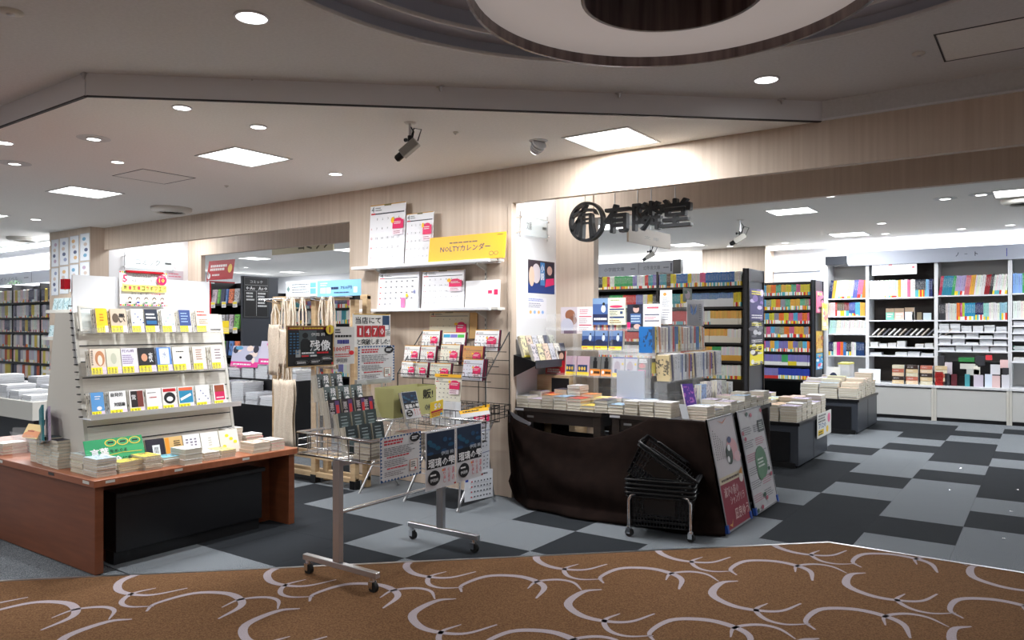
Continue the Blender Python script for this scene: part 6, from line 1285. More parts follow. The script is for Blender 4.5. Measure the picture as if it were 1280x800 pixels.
r1 = [(.05, ch2, 'charcoal', None, .15), (.03, yl2, 'yellow', None, .2), (.02, rd2, 'red', None, .2), (.03, wh2, 'white', None, .2), (.13, gre, 'green', None, .2), (.03, vi2, 'violet', None, .2), (.05, wh2, 'pale', None, .2), (.02, rd2, 'crimson', None, .2), (.03, tq, 'teal', None, .2), (.03, vi2, 'purple', None, .2), (.04, tq, 'turquoise', None, .2), (.02, rgb(90, 60, 40), 'brown', None, .1),
      (.03, yl2, 'lime yellow', None, .3), (.07, bl2, 'blue', None, .3), (.02, yl2, 'yellow', None, .3), (.05, wh2, 'cream', None, .3), (.03, pk2, 'pink', None, .3), (.18, bl2, 'blue', None, .26), (.04, wh2, 'white', None, .3), (.03, gre, 'green', None, .3), (.04, ol2, 'olive', None, .3)]
G1 = (-3.62,); row('paperback_book', -4.42, -2.65, 7.95, Z1[0], r1, where1, gaps=G1)
r2 = [(.1, ch2, 'dark', None, .2), (.1, gre, 'green', None, .2), (.09, rd2, 'red', None, .2), (.05, vi2, 'slate blue', None, .2), (.03, wh2, 'white', None, .2), (.03, yl2, 'yellow', None, .1), (.06, ch2, 'charcoal', None, .3), (.12, tq, 'teal', None, .25), (.03, yl2, 'yellow', None, .3), (.2, rgb(90, 130, 180), 'steel blue', rgb(226, 230, 234), .55), (.1, rgb(90, 130, 180), 'steel blue', rgb(226, 230, 234), .6), (.05, yl2, 'yellow-green', None, .3), (.03, or2, 'orange', None, .3)]
row('paperback_book', -4.42, -2.65, 7.95, Z1[1], r2, 'second row of the nearer black bookcase', gaps=G1)
sb = B(); orw = rgb(232, 180, 90); wl = rgb(232, 226, 212)
for z, sq_ in ((Z1[2], [(.3, ch2, '', None, .2), (.2, gre, '', None, .2), (.14, rd2, '', None, .25), (.05, yl2, '', None, .2), (.04, rd2, '', None, .2), (.04, wh2, '', None, .2), (.3, orw, '', wl, .45)]), (Z1[3], [(.5, rd2, '', None, .2), (.4, orw, '', wl, .5), (.08, wh2, '', wl, .4)]),
                (Z1[4], [(.6, wh2, '', None, .2), (.06, rd2, '', None, .2), (.14, gd2, '', gre, .2), (.05, gre, '', None, .2), (.14, wh2, '', gd2, .4)]), (Z1[5], [(.6, yl2, '', None, .2), (.08, rd2, '', None, .2), (.3, wh2, '', None, .25)])):
    row('', -4.42, -2.65, 7.95, z, sq_, '', stuffb=sb, gaps=G1)
o = sb.build('shelved_books', 'painted'); tag(o, 'lower rows of tightly packed paperbacks in the nearer black bookcase', 'books'); o['kind'] = 'stuff'
# end panel with posters
ep = B().box(-2.617, 7.93, 0, -2.585, 8.47, 1.93).build('end_panel', 'slate_laminate', b1); B().box(-2.584, 7.935, .0, -2.57, 7.955, 1.93).box(-2.584, 8.445, 0, -2.57, 8.465, 1.93).build('edge_post', 'black_metal', ep)
B().box(-2.584, 7.955, 1.80, -2.575, 8.445, 1.92).build('title_plate', 'black_laminate', ep)
def busy(cols, seed):
    def fn(a):
        r = random.Random(seed)
        for i in range(14): a.disc(r.uniform(.1, .9), r.uniform(.05, .95), r.uniform(.08, .25), r.uniform(.04, .12), r.choice(cols), 9)
        a.lines(.1, .05, .9, .2, 2, W_); a.lines(.1, .8, .9, .95, 2, rgb(240, 230, 80))
    return fn
for z0, z1, cols, s, lb in ((1.38, 1.72, [rgb(80, 76, 120), rgb(130, 110, 170), rgb(200, 190, 220)], 1, 'violet'), (1.13, 1.37, [rgb(60, 60, 70), rgb(200, 200, 206), rgb(110, 110, 120)], 2, 'grey'), (.90, 1.12, [rgb(240, 226, 60), rgb(230, 230, 226), rgb(60, 50, 60)], 3, 'yellow and white')):
    card('magazine_poster', f'{lb} magazine poster on the end panel of the nearer black bookcase', 'poster', (-2.570, 7.97, z0), Y3, Z3, .46, z1 - z0, cols[0], busy(cols, s))
Z2 = [1.744, 1.543, 1.351, 1.16, .96, .77, .58, .3]
b2 = case('bookcase', 'farther black bookcase of small colourful paperbacks before the pilaster', -4.6, -2.64, 10.8, .45, Z2, 1.955, bays=2)
pal = [(or2, 'orange'), (rgb(90, 170, 210), 'sky blue'), (gd2, 'golden'), (ol2, 'olive grey'), (rgb(70, 160, 120), 'green'), (rgb(206, 100, 140), 'rose'), (gy2, 'grey'), (rgb(214, 200, 60), 'yellow')]
for k in range(4): row('pocket_book', -3.46, -2.66, 10.8, Z2[k], mixed(rk6, 14, pal, (.25, .4)), f'{nth(k + 1)} row of the farther black bookcase', t=.0135, inset=.01)
sb = B()
row('', -3.46, -2.66, 10.8, Z2[4], mixed(rk6, 14, pal + [(vi2, 'v')] * 5, (.25, .4)), '', stuffb=sb)
row('', -3.46, -2.66, 10.8, Z2[5], [(.08, rd2, '', rd2, .3), (.1, gd2, '', None, .3), (.3, vi2, '', wh2, .35), (.1, gre, '', wh2, .3), (.14, vi2, '', yl2, .4), (.26, vi2, '', wh2, .35)], '', stuffb=sb)
row('', -3.46, -2.66, 10.8, Z2[6], [(.45, vi2, '', rd2, .3), (.55, rgb(40, 60, 160), '', None, .35)], '', stuffb=sb)
o = sb.build('shelved_books', 'painted'); tag(o, 'lower rows of small paperbacks in the farther black bookcase', 'books'); o['kind'] = 'stuff'
ep = B().box(-2.627, 10.79, 0, -2.6, 11.27, 1.95).build('end_panel', 'slate_laminate', b2); B().box(-2.6, 10.80, 0, -2.588, 10.82, 1.95).box(-2.6, 11.25, 0, -2.588, 11.27, 1.95).build('edge_post', 'black_metal', ep)
for z0, z1, cols, s, lb, xo in ((1.5, 1.8, [rgb(230, 120, 160), rgb(240, 190, 210), rgb(60, 50, 60)], 4, 'pink', 0), (.95, 1.25, [rgb(220, 180, 90), rgb(190, 120, 80), rgb(230, 220, 200)], 5, 'amber', 0), (.72, .94, [rgb(60, 160, 220), rgb(240, 240, 240), rgb(230, 80, 120)], 6, 'sky blue', 0)):
    card('magazine_poster', f'{lb} poster on the end panel of the farther black bookcase', 'poster', (-2.588, 10.85, z0), Y3, Z3, .36, z1 - z0, cols[0], busy(cols, s))
card('magazine_poster', 'yellow and white poster hung out in front of the white back shelves', 'poster', (-2.56, 11.05, 1.26), Y3, Z3, .34, .38, rgb(240, 226, 150), busy([rgb(240, 210, 90), rgb(230, 150, 150), rgb(240, 240, 230)], 8))
# category fascia signs above the nearer bookcase
t = thing('category_sign', 'long pale category sign with library names on the nearer black bookcase', 'sign', (-4.2, 8.43, 1.94)); FY = 8.44
p0, p1 = ony(742, 345, FY), ony(842, 343, FY); B().box(p0.x - .9, FY, 1.94, p1.x, FY + .03, 2.105).build('board', 'cool_grey', t); B().box(p1.x, FY - .02, 1.94, p1.x + .1, FY + .05, 2.11).build('end_cap', 'black_laminate', t)
a = Art((p0.x, FY - .001, 1.95), X3, Z3, p1.x - p0.x, .145); a.text('小学館文庫', .14, .35, .26, .34, rgb(90, 92, 100)); a.text('幻冬舎文庫', .64, .35, .2, .34, rgb(90, 92, 100)); a.rect(.575, .05, .582, .95, rgb(110, 112, 120)); a.lines(.48, .4, .56, .6, 1, rgb(100, 100, 110)); a.lines(.88, .4, .95, .6, 1, rgb(100, 100, 110)); a.rect(.965, .15, .98, .85, rgb(60, 60, 80)); a.build(t, 'lettering')['kind'] = 'stuff'
# ================================================================ WHITE BACK SHELVES
WY = 12.22; bx_ = [ony(1033, 400, WY).x, ony(1084, 400, WY).x, ony(1170, 400, WY).x, ony(1262.5, 400, WY).x, ony(1262.5, 400, WY).x + 1.05]
def zy(py, pxm=1130): return round(ony(pxm, py, WY).z, 3)
bayz = [[zy(371.5), zy(394.5), zy(417.5), zy(446)], [zy(371.5), zy(400), zy(420), zy(434), zy(444.5)], [zy(368.5, 1215), zy(400, 1215), zy(414.5, 1215), zy(422, 1215), zy(430.5, 1215), zy(439, 1215)], [zy(366.5, 1270), zy(398, 1270), zy(407, 1270), zy(416, 1270), zy(425, 1270), zy(438, 1270), zy(452, 1270)]]
WT, WB = zy(325), zy(479)
for i in range(4):
    lb = ('narrow white shelf bay at the left end of the back wall', 'white shelf bay second from the left on the back wall', 'white shelf bay of bright notebooks under the note sign', 'white shelf bay cut by the right picture edge')[i]
    t = thing('wall_shelf_unit', lb, 'shelving', ((bx_[i] + bx_[i + 1]) / 2, WY, 0)); x0, x1 = bx_[i] + .001, bx_[i + 1] - .001
    for x in (x0, x1 - .022): B().box(x, WY, .0, x + .022, YB - .005, WT).build('upright', 'white_metal', t)
    B().box(x0 + .022, YB - .02, WB, x1 - .022, YB - .006, WT).build('back_panel', 'dark_wood' if i == 1 else 'grey_panel', t); B().box(x0 + .022, WY, WT - .02, x1 - .022, YB - .02, WT).build('top_rail', 'white_metal', t)
    for z in bayz[i]: s_ = B().box(x0 + .022, WY - .01, z - .02, x1 - .022, YB - .02, z).build('shelf', 'white_metal', t); B().box(x0 + .03, WY - .013, z - .018, x1 - .03, WY - .0102, z - .002, rgb(226, 228, 234)).build('price_rail', 'painted', s_)
    B().box(x0, WY - .25, WB - .03, x1, YB - .02, WB).build('counter_top', 'white_metal', t)
    b = B().box(x0 + .03, WY - .24, .05, x1 - .03, WY - .22, WB - .05).build('base_panel', 'grey_panel', t, bevel=.003); B().box(x0, WY - .22, 0, x1, YB - .02, .045).build('plinth', 'black_metal', t); [B().box(xx, WY - .245, .0, xx + .03, WY - .2, WB - .03).build('base_post', 'ivory_metal', t) for xx in (x0, x1 - .03)]
# fascia
p0 = ony(1060, 318, WY - .03); t = thing('category_sign', 'long cool grey fascia sign with katakana over the white shelves', 'sign', (0, WY, 2.2)); zf0, zf1 = zy(329, 1150), zy(311.5, 1150)
B().box(p0.x, WY - .04, zf0, bx_[4], WY - .005, zf1).build('board', 'cool_grey', t); a = Art((bx_[2], WY - .0405, zf0), X3, Z3, bx_[3] - bx_[2], zf1 - zf0)
for ch, x in (('ノ', .28), ('ー', .4), ('ト', .54)): a.text(ch, x, .34 if ch != 'ー' else .48, .04, .28 if ch != 'ー' else .03, rgb(50, 50, 60), .01)
a.rect(.955, .2, .965, .75, rgb(60, 60, 150)); a.build(t, 'lettering')['kind'] = 'stuff'
q0, q1 = ony(1032, 326, WY - .02), ony(1059, 319, WY - .02); tag(B().box(q0.x, WY - .05, q0.z - .07, q1.x, WY - .004, q0.z + .06).build('blank_sign', 'slate_laminate', org=(q0.x, WY, q0.z)), 'short dark blank sign box at the left end of the grey fascia', 'sign')
px_card('notice_sheet', 'long white notice with red notes taped under the grey fascia', 'notice', 'y', WY - .02, (1090, 328), (1146, 325.5), (1090, 344.5), rgb(232, 232, 236), lambda a: (a.lines(.03, .2, .95, .85, 6, rgb(170, 174, 186), .3), a.lines(.38, .7, .46, .85, 1, rgb(220, 70, 90), .8), a.lines(.9, .45, .96, .6, 1, rgb(220, 70, 90), .8), [a.rect(.25 * i, .05, .25 * i + .006, .95, rgb(200, 204, 210)) for i in range(1, 4)]))
def S_(*a): return [(s, c, n, None, b) for s, c, n, b in a]
nv = rgb(30, 40, 90)
tops = [S_((.08, nv, 'navy', 0), (.06, gd2, 'yellow', 0), (.3, wh2, 'white', .1), (.14, rgb(200, 200, 180), 'pale', .1), (.1, rgb(90, 100, 170), 'blue', 0), (.12, pk2, 'pink', .2), (.1, or2, 'salmon', 0)),
        S_((.22, wh2, 'white', .0), (.2, rgb(200, 220, 206), 'mint', .1), (.04, gd2, 'yellow', 0), (.08, wh2, 'ivory', 0), (.05, pk2, 'hot pink', 0), (.06, wh2, 'plain', 0), (.16, rgb(34, 40, 56), 'black-topped', .4), (.04, rgb(130, 180, 220), 'light blue', 0), (.08, nv, 'deep blue', 0), (.07, pk2, 'pink', .2)),
        S_((.03, rgb(170, 40, 70), 'crimson', 0), (.13, rgb(40, 120, 150), 'petrol', 0), (.04, gre, 'green', 0), (.12, rgb(170, 160, 200), 'lavender', .2), (.05, rgb(200, 100, 120), 'dusty rose', 0), (.06, gd2, 'sand yellow', 0), (.14, wh2, 'pale green', 0), (.06, rgb(150, 30, 40), 'dark red', 0), (.03, ch2, 'black', 0), (.3, wh2, 'white', .2)),
        S_((.1, rgb(130, 170, 220), 'pale blue', 0), (.2, gre, 'green', 0), (.4, rgb(50, 120, 150), 'petrol', 0))]
lbn = ('narrow left bay', 'second white bay', 'bay under the note sign', 'right edge bay')
for i in range(4): row('notebook', bx_[i] + .03, bx_[i + 1] - .03, WY, bayz[i][0], tops[i], f'top row of the {lbn[i]}', h=.27 if i != 1 else .25, w=.18, t=.021, cat='notebook', lab='notebook', lean=(.12, .0, .12, 0)[i])
seco = [S_((.14, rgb(226, 206, 200), 'peach', 0), (.05, rd2, 'red', 0), (.2, rgb(90, 80, 60), 'brown-topped', .4), (.12, rgb(120, 40, 50), 'maroon', .4), (.14, rgb(60, 80, 160), 'blue', .2), (.1, rgb(90, 170, 200), 'sky', .1), (.1, gd2, 'yellow', 0)), None,
        S_((.09, ch2, 'black', 0), (.15, rgb(206, 206, 206), 'grey', 0), (.04, or2, 'orange', .2), (.03, rgb(200, 60, 120), 'magenta', .2), (.03, rgb(180, 210, 60), 'lime', .2), (.14, rgb(40, 140, 180), 'cyan', .22), (.1, nv, 'navy', .3), (.06, rgb(150, 210, 210), 'aqua', .2), (.14, wh2, 'white', 0), (.14, rgb(150, 190, 210), 'pastel', .4)),
        S_((.5, wh2, 'white', 0), (.2, pk2, 'rose', 0))]
for i in (0, 2, 3): row('notebook', bx_[i] + .03, bx_[i + 1] - .03, WY, bayz[i][1], seco[i], f'second row of the {lbn[i]}', h=.2 if i == 0 else .235, w=.18, t=.022, cat='notebook', lab='notebook', lean=.0)
row('notebook', bx_[0] + .03, bx_[1] - .03, WY, bayz[0][2], S_((.2, rgb(190, 220, 220), 'mottled blue', 0), (.75, wh2, 'white', 0)), f'third row of the {lbn[0]}', h=.2, w=.18, t=.02, cat='notebook', lab='notebook', lean=.1)
row('notebook', bx_[0] + .03, bx_[1] - .03, WY, bayz[0][3], S_((.08, nv, 'navy', .3), (.06, wh2, 'white', 0), (.06, rgb(220, 60, 140), 'magenta', 0), (.05, or2, 'orange', 0), (.05, bl2, 'blue', 0), (.12, ch2, 'black', .3), (.12, wh2, 'pale', 0), (.3, rgb(30, 60, 110), 'dark patterned', 0)), f'fourth row of the {lbn[0]}', h=.2, w=.18, t=.022, cat='notebook', lab='notebook')
# second bay: boxes, leaning albums
for i, (px_, c, nm) in enumerate(((1113, rgb(120, 190, 170), 'green'), (1124, rgb(226, 190, 180), 'red-topped'), (1137, rgb(206, 214, 226), 'blue print'), (1146, rgb(236, 236, 236), 'white'), (1152, rgb(120, 110, 90), 'brown'), (1160, rgb(190, 206, 214), 'pale'))):
    p = ony(px_, 398, WY + .04); z = bayz[1][1] + .001; h_ = (.17, .17, .18, .18, .11, .1)[i]; card('notepad', f'{nm} boxed notepad, {nth(i + 1)} of those on the dark-backed shelf', 'notepad', (p.x - .06, WY + .04, z), X3, Z3, (.11, .12, .12, .03, .06, .1)[i], h_, c, (lambda a: (a.rect(0, .65, 1, 1, rgb(150, 130, 110)), a.lines(.15, .2, .85, .6, 2, W_))) if i < 3 else None, th=.02)
for i in range(14):
    x = bx_[1] + .06 + i * .072; z = bayz[1][2] + .001; az = Vector((.95, 0, 1)).normalized(); ax = Y3.cross(az)
    book('photo_album', axes((x, WY + .01, z + .016), ax, Y3, az), .018, .17, .13, (rgb(226, 226, 230), rgb(190, 180, 170), rgb(110, 110, 120), rgb(236, 236, 236))[i % 4], K_, W_, 0, f'album slumped on the dark-backed shelf, {nth(i + 1)} from the left', 'album', far=True)
def pads(x0, x1, z, n, hs, label, c=rgb(222, 224, 230), Y=WY + .01, hmax=9):
    w = (x1 - x0) / n
    for i in range(n):
        h_ = hs[i % len(hs)]
        if h_ <= 0: continue
        k = max(1, round(h_ / .022)); zz = z + .001
        for j in range(k):
            tt = h_ / k; book('notepad', axes((x0 + w * i + .004 + rk6.uniform(0, .006), Y + rk6.uniform(0, .01), zz), Z3, X3, Y3), tt * .96, w - .014, .2, tuple(min(1, v * rk6.uniform(.9, 1.05)) for v in c[:3]) + (1,), rgb(200, 200, 206), W_, 0, f'pad {nth(j + 1)} up in pile {nth(i + 1)} of {label}', 'notepad', far=True); zz += tt
pads(bx_[1] + .03, bx_[2] - .03, bayz[1][3], 7, [.07, .05, .06, .09, .0, .05, .06], 'fourth shelf, second white bay', rgb(232, 226, 214))
pads(bx_[1] + .03, bx_[2] - .03, bayz[1][4], 5, [.04, .0, .05, .06, .04], 'fifth shelf, second white bay', rgb(206, 216, 226))
for k in range(2, 6): pads(bx_[2] + .03, bx_[3] - .03, bayz[2][k], (6, 5, 5, 4)[k - 2], [[.11, .11, .08, .08, .09, .07], [.03, .04, .06, .03, .07], [.07, .075, .03, .08, .05], [.05, .07, .07, .06]][k - 2], f'{nth(k + 1)} shelf, {lbn[2]}')
for k in range(2, 7): pads(bx_[3] + .03, bx_[4] - .03, bayz[3][k], 2, [.06, .05], f'{nth(k + 1)} shelf, {lbn[3]}', (rgb(222, 224, 230), rgb(222, 224, 230), rgb(222, 224, 230), rgb(60, 140, 110), rgb(206, 190, 160))[k - 2])
pc = [rgb(214, 190, 150), rgb(60, 44, 40), rgb(226, 200, 170), rgb(190, 110, 90), rgb(214, 206, 180)]
for i in range(4):
    x = bx_[1] + .36 + i * .18
    for j in range(5):
        tt = .026; book('notepad', axes((x + .15, WY - .16, WB + .002 + j * .054), Z3, Y3, -X3), .05, .12, .15, pc[(i * 2 + j) % 5], W_, W_, 0, f'small pad {nth(j + 1)} up in counter pile {nth(i + 1)}, second bay', 'notepad', far=True)
for i, (px_, py, w, h_, c, nm) in enumerate(((1172, 459, 8, 14, ch2, 'black and yellow'), (1181, 468, 9, 15, rgb(206, 196, 206), 'lilac'), (1170, 470, 10, 12, rgb(230, 190, 40), 'yellow'), (1169, 478, 10, 13, rd2, 'red'), (1181, 478, 6, 11, ch2, 'black'), (1189, 478, 7, 10, rgb(90, 30, 40), 'maroon'), (1206, 478, 6, 10, tq, 'turquoise'), (1217, 478, 12, 9, rgb(200, 190, 206), 'pinkish'), (1231, 478, 9, 10, rgb(210, 220, 236), 'blue'),
                                                 (1240, 478, 10, 8, rgb(220, 190, 190), 'rosy'), (1252, 478, 10, 9, rgb(206, 206, 214), 'silver'), (1217, 468, 8, 9, rgb(226, 222, 210), 'ivory'), (1238, 468, 12, 12, rgb(214, 214, 220), 'white'), (1250, 460, 10, 10, rgb(232, 196, 196), 'pink'), (1219, 457, 12, 12, ch2, 'tall black'), (1232, 450, 8, 6, rgb(220, 60, 70), 'scarlet'), (1200, 461, 22, 6, rgb(206, 206, 200), 'grey'), (1198, 452, 20, 5, rgb(50, 130, 70), 'green'), (1253, 468, 8, 8, ch2, 'dark'), (1208, 469, 16, 7, rgb(190, 190, 186), 'pale grey'))):
    Yb = WY - .16 if py > 475 else (WY - .12 if py > 465 else WY - .08); p = ony(px_, py, Yb); q_ = ony(px_ + w, py - h_, Yb); z0 = WB + .001 if py > 475 else p.z
    tag(B().box(p.x, Yb, z0, q_.x, Yb + .035, q_.z, c).build('pen_box', 'painted', org=(p.x, Yb, z0)), f'{nm} small boxed item on the counter of the note bay', 'box')
tag(B().box(bx_[2] + .03, WY - .045, WB, bx_[3] - .03, WY - .02, zy(452, 1215)).box(bx_[2] + .03, WY - .119, WB, bx_[3] - .03, WY - .1, zy(470, 1215)).build('step_display', 'black_laminate', org=((bx_[2] + bx_[3]) / 2, WY, WB)), 'black stepped display behind the boxed items of note bay', 'display')
card('white_board', 'small white board leaning on the counter of the second bay', 'board', (bx_[1] - .1, WY - .15, WB + .002), X3, Vector((0, .15, 1)), .3, .2, rgb(224, 230, 238), None, th=.008)
# ================================================================ LOW BLACK DISPLAY TABLES OF THE AISLE
def island(name, label, fr_, far_, topy, x0, z=None):
    a, b_ = onz(*fr_, 0), onz(*far_, 0); d = -.5788 * a.x + .8155 * a.y; zt = EYE + (407 - topy) / 944 * d; X = (a.x + b_.x) / 2
    t = thing(name, label, 'table', (X - .4, (a.y + b_.y) / 2, 0)); B().box(x0, a.y + .015, .02, X - .015, b_.y - .015, zt - .03).build('body', 'slate_laminate', t, bevel=.004); B().box(x0 - .0, a.y, zt - .03, X, b_.y, zt).build('tabletop', 'black_laminate', t, bevel=.003)
    B().box(x0 + .04, a.y + .005, .05, X - .09, a.y + .0145, zt - .09).build('front_panel', 'black_laminate', t); B().box(x0 + .04, a.y - .0, .0, X - .04, a.y + .02, .05).build('kick_plate', 'black_metal', t); B().box(X - .0148, (a.y + b_.y) / 2 - .004, .03, X - .013, (a.y + b_.y) / 2 + .004, zt - .04).build('panel_joint', 'black_metal', t)
    return X, a.y, b_.y, zt
I1 = island('display_island', 'low slate-black display island just behind the dark tables', (997, 586.5), (1038.5, 565.5), 529, -2.58)
I2 = island('display_island', 'low slate-black display island nearest the white back shelves', (1073, 543.5), (1098.5, 529.7), 500, -2.575)
def pop_price(a): a.rect(.04, .04, .96, .96, rgb(226, 226, 222)); a.lines(.08, .6, .7, .95, 3, rgb(110, 112, 110), .6); a.rect(.06, .1, .45, .32, rgb(236, 200, 60)); a.text('7/20', .1, .38, .5, .2, rgb(60, 100, 150), .01); a.disc(.82, .7, .1, .2, rgb(230, 120, 160)); a.disc(.7, .25, .08, .14, rgb(240, 200, 50)); a.lines(.1, .08, .4, .28, 2, K_)
px_card('side_notice', 'white notice with pink and yellow marks on the nearer display island', 'notice', 'x', I1[0] + .004, (1021, 518.5), (1038.5, 511), (1021.5, 549), rgb(220, 220, 216), pop_price, skew=False)
px_card('side_notice', 'blue lined notice below the farther end of the nearer island', 'notice', 'x', I1[0] - .25, (972, 540), (974, 540), (972, 548), rgb(90, 140, 200), None)
hc = [rgb(232, 232, 228), rgb(222, 224, 206), rgb(236, 226, 222), rgb(226, 228, 236), rgb(206, 212, 190), rgb(230, 214, 206)]
tc_ = [(offw, 'white'), (rgb(232, 204, 190), 'salmon'), (rgb(226, 226, 160), 'lime'), (rgb(196, 184, 214), 'violet'), (rgb(234, 200, 168), 'orange'), (rgb(190, 210, 230), 'pale blue')]
def fill(I, x0, nx, ny, nlist, lab, name='hardcover_book', t=.024, skip=()):
    X, y0, y1, z = I
    for j in range(ny):
        for i in range(nx):
            w = (X - .02 - x0) / nx; L = (y1 - y0 - .04) / ny; n = nlist[(j * nx + i) % len(nlist)]
            if n and (i, j) not in skip: stack(name, x0 + w * i + .006, y0 + .02 + L * j + .008, z, n, w - .014, min(L - .016, .21), t, [hc[(i + j * 2 + k) % 6] for k in range(3)], f'{lab} {nth(j * nx + i + 1)} pile', tops=tc_[(i * 5 + j * 3) % 6][0], far=True, rng=rk6, jit=.004)
fill(I1, -2.57, 4, 6, [5, 4, 6, 6, 5, 7, 5, 6, 7, 6, 5, 7, 6, 6, 7], "the nearer island's", t=.026)
fill(I2, -2.565, 3, 9, [6, 7, 5, 7, 8, 7, 8, 6, 7, 7, 9, 8, 7], "the farther island's", 'large_book', t=.028, skip=((1, 5), (1, 6), (1, 2)))
for i, (y, z, c, l) in enumerate(((I2[1] + 1.34 - .9, I2[3] + .002, rgb(236, 240, 246), 'white storage box standing on the farther island'), )):
    t = thing('storage_box', l, 'box', (-2.3, y, z)); box_walls(-2.39, y + .9, -2.245, y + 1.2, z, z + .36).build('body', 'white_paint', t); B().box(-2.393, y + .89, z + .36, -2.242, y + 1.21, z + .38, rgb(230, 226, 120)).build('lid', 'painted', t)
card('display_board', 'white card with dark oval leaning among piles of the farther island', 'sign', (-2.38, I2[1] + .58, I2[3] + .003), X3, Vector((0, .1, 1)), .17, .36, rgb(230, 230, 234), lambda a: (a.disc(.5, .6, .3, .2, rgb(50, 60, 90)), a.rect(.2, .15, .8, .3, rgb(120, 126, 140)), a.disc(.5, .25, .15, .12, W_)))
# small glides and reflections studs on the floor
for i, (px_, py) in enumerate(((1188, 612), (1201, 585), (1264, 639), (1272, 612), (1255, 673), (1008, 571), (1032, 570), (1002, 587), (1076, 545), (1094, 534), (1109, 526), (1122, 518))):
    p = onz(px_, py, 0); 
    if i < 5 or i == 5: tag(B().lathe([(0, .004), (.008, .003), (.011, .0)], (p.x, p.y, 0), 12).build('floor_stud', 'chrome', org=(p.x, p.y, 0)), f'tiny bright stud on the carpet tiles, {nth(i + 1)} of the aisle', 'stud')
# ================================================================ LEFT SIDE: COMICS
Z3s = [1.663, 1.44, 1.23, 1.01, .79, .57, .3]
case('bookcase', 'long black comic bookcase under the light at the left picture edge', -14.4, -10.75, 4.86, .3, Z3s, 1.93, bays=4, th=.03)
cm = [(wh2, 'white'), (rgb(206, 206, 214), 'grey-white'), (rgb(190, 186, 196), 'pale'), (rgb(226, 206, 206), 'pinkish'), (rgb(90, 90, 110), 'dark'), (rgb(210, 190, 90), 'yellowish')]
for k in range(3): row('comic_book', -13.15, -11.3, 4.86, Z3s[k], mixed(rk6, 22, cm, (0, .25)), f'{nth(k + 1)} row of the left edge bookcase', gaps=(-12.575, -11.6625), t=.021, h=.18, w=.12, lab='comic')
sb = B()
for k in (3, 4, 5): row('', -13.15, -11.3, 4.86, Z3s[k], mixed(rk6, 22, cm + [(rgb(190, 90, 60), 'r')], (0, .25)), '', gaps=(-12.575, -11.6625), t=.021, h=.18, w=.12, stuffb=sb)
o = sb.build('shelved_comics', 'painted'); tag(o, 'lower rows of comics in the left edge bookcase', 'books'); o['kind'] = 'stuff'
t = thing('category_sign', 'long white light novel sign over the left edge bookcase', 'sign', (-12.6, 5.0, 2.0)); B().box(-14.4, 4.98, 1.95, -10.75, 5.01, 2.13).build('board', 'cool_grey', t); pa_ = ony(0, 345, 4.979); a = Art((pa_.x - .35, 4.979, 1.955), X3, Z3, 1.5, .17); a.text('ライトノベル', .16, .3, .5, .35, rgb(80, 84, 90)); a.lines(.8, .4, .92, .6, 1, rgb(90, 90, 100)); a.rect(.96, .1, .97, .9, rgb(80, 80, 90)); a.build(t, 'lettering')['kind'] = 'stuff'
t = thing('garland', 'dark green garland lying on the left edge bookcase', 'garland', (-12.9, 4.95, 1.93)); g = B()
for i in range(60): p = Vector((-13.0 + rk6.random() * .5, 4.93 + rk6.random() * .1, 1.94 + rk6.random() * .05)); g.cyl(p, p + Vector((rk6.uniform(-.05, .05), rk6.uniform(-.03, .03), rk6.uniform(-.005, .04))), .006, 4, .001)
mat('leaf_green', rgb(60, 100, 60), .6); g.build('foliage', 'leaf_green', t)['kind'] = 'stuff'
# poster pillar
cols_ = ((64.5, 73.2), (75, 85.8), (87.5, 98.5), (100.3, 112))
for r in range(2):
    for i, (a_, b_) in enumerate(cols_):
        yt = (300, 298, 295.5, 292.5)[i] + 36.5 * r - (0 if r == 0 else 1); cc = [rgb(190, 170, 190), rgb(150, 160, 190), rgb(220, 180, 130), rgb(120, 170, 200)][(i + r) % 4]
        px_card('framed_print', f'framed comic print {nth(i + 1)} from the left, {("upper", "lower")[r]} row on the pillar', 'print', 'y', 4.572, (a_, yt), (b_, yt), (a_, yt + 34), rgb(226, 230, 236), lambda a, cc=cc, i=i: [a.disc(.5 + .12 * math.sin(k * 5 + i), .2 + .2 * k, .2, .07, (cc, rgb(90, 100, 130), rgb(206, 190, 180))[k % 3], 8) for k in range(4)], frame=(.006, rgb(200, 204, 210)))
for k, (x0, x1, y0, n, nm) in enumerate(((62, 89, 389.5, 4, 'top'), (57, 78, 423, 2, 'middle'), (58, 74, 464, 1, 'lowest'))):
    p0, p1 = ony(x0, y0, 4.45), ony(x1, y0, 4.45); t = thing('small_ledge', f'{nm} small display ledge on the poster pillar', 'shelf', (p0.x, 4.5, p0.z)); B().box(p0.x - .04, 4.42, p0.z - .02, p1.x + .03, 4.574, p0.z).box(p0.x - .04, 4.42, p0.z, p1.x + .03, 4.425, p0.z + .02).build('board', 'ivory_metal', t)
    w = (p1.x - p0.x) / n
    for i in range(n):
        for j in range(2): book('comic_book', axes((p0.x + w * (i + 1) - .01, 4.47 + .016 * j, p0.z + .001), Vector((-1, 0, 0)).cross(Vector((0, .15, 1)).normalized()), Vector((-1, 0, 0)), Vector((0, .15, 1)).normalized()), .012, w - .03, .17 if k < 2 else .2, rgb(206, 226, 230) if k < 2 else rgb(110, 110, 130), rgb(90, 150, 160) if k < 2 else rgb(230, 110, 70), rgb(230, 110, 80), .12, f'{("pale blue", "mint sketch", "dark")[k]} comic {nth(i + 1)} on the {nm} pillar ledge{", rear copy" if j else ""}', 'book')
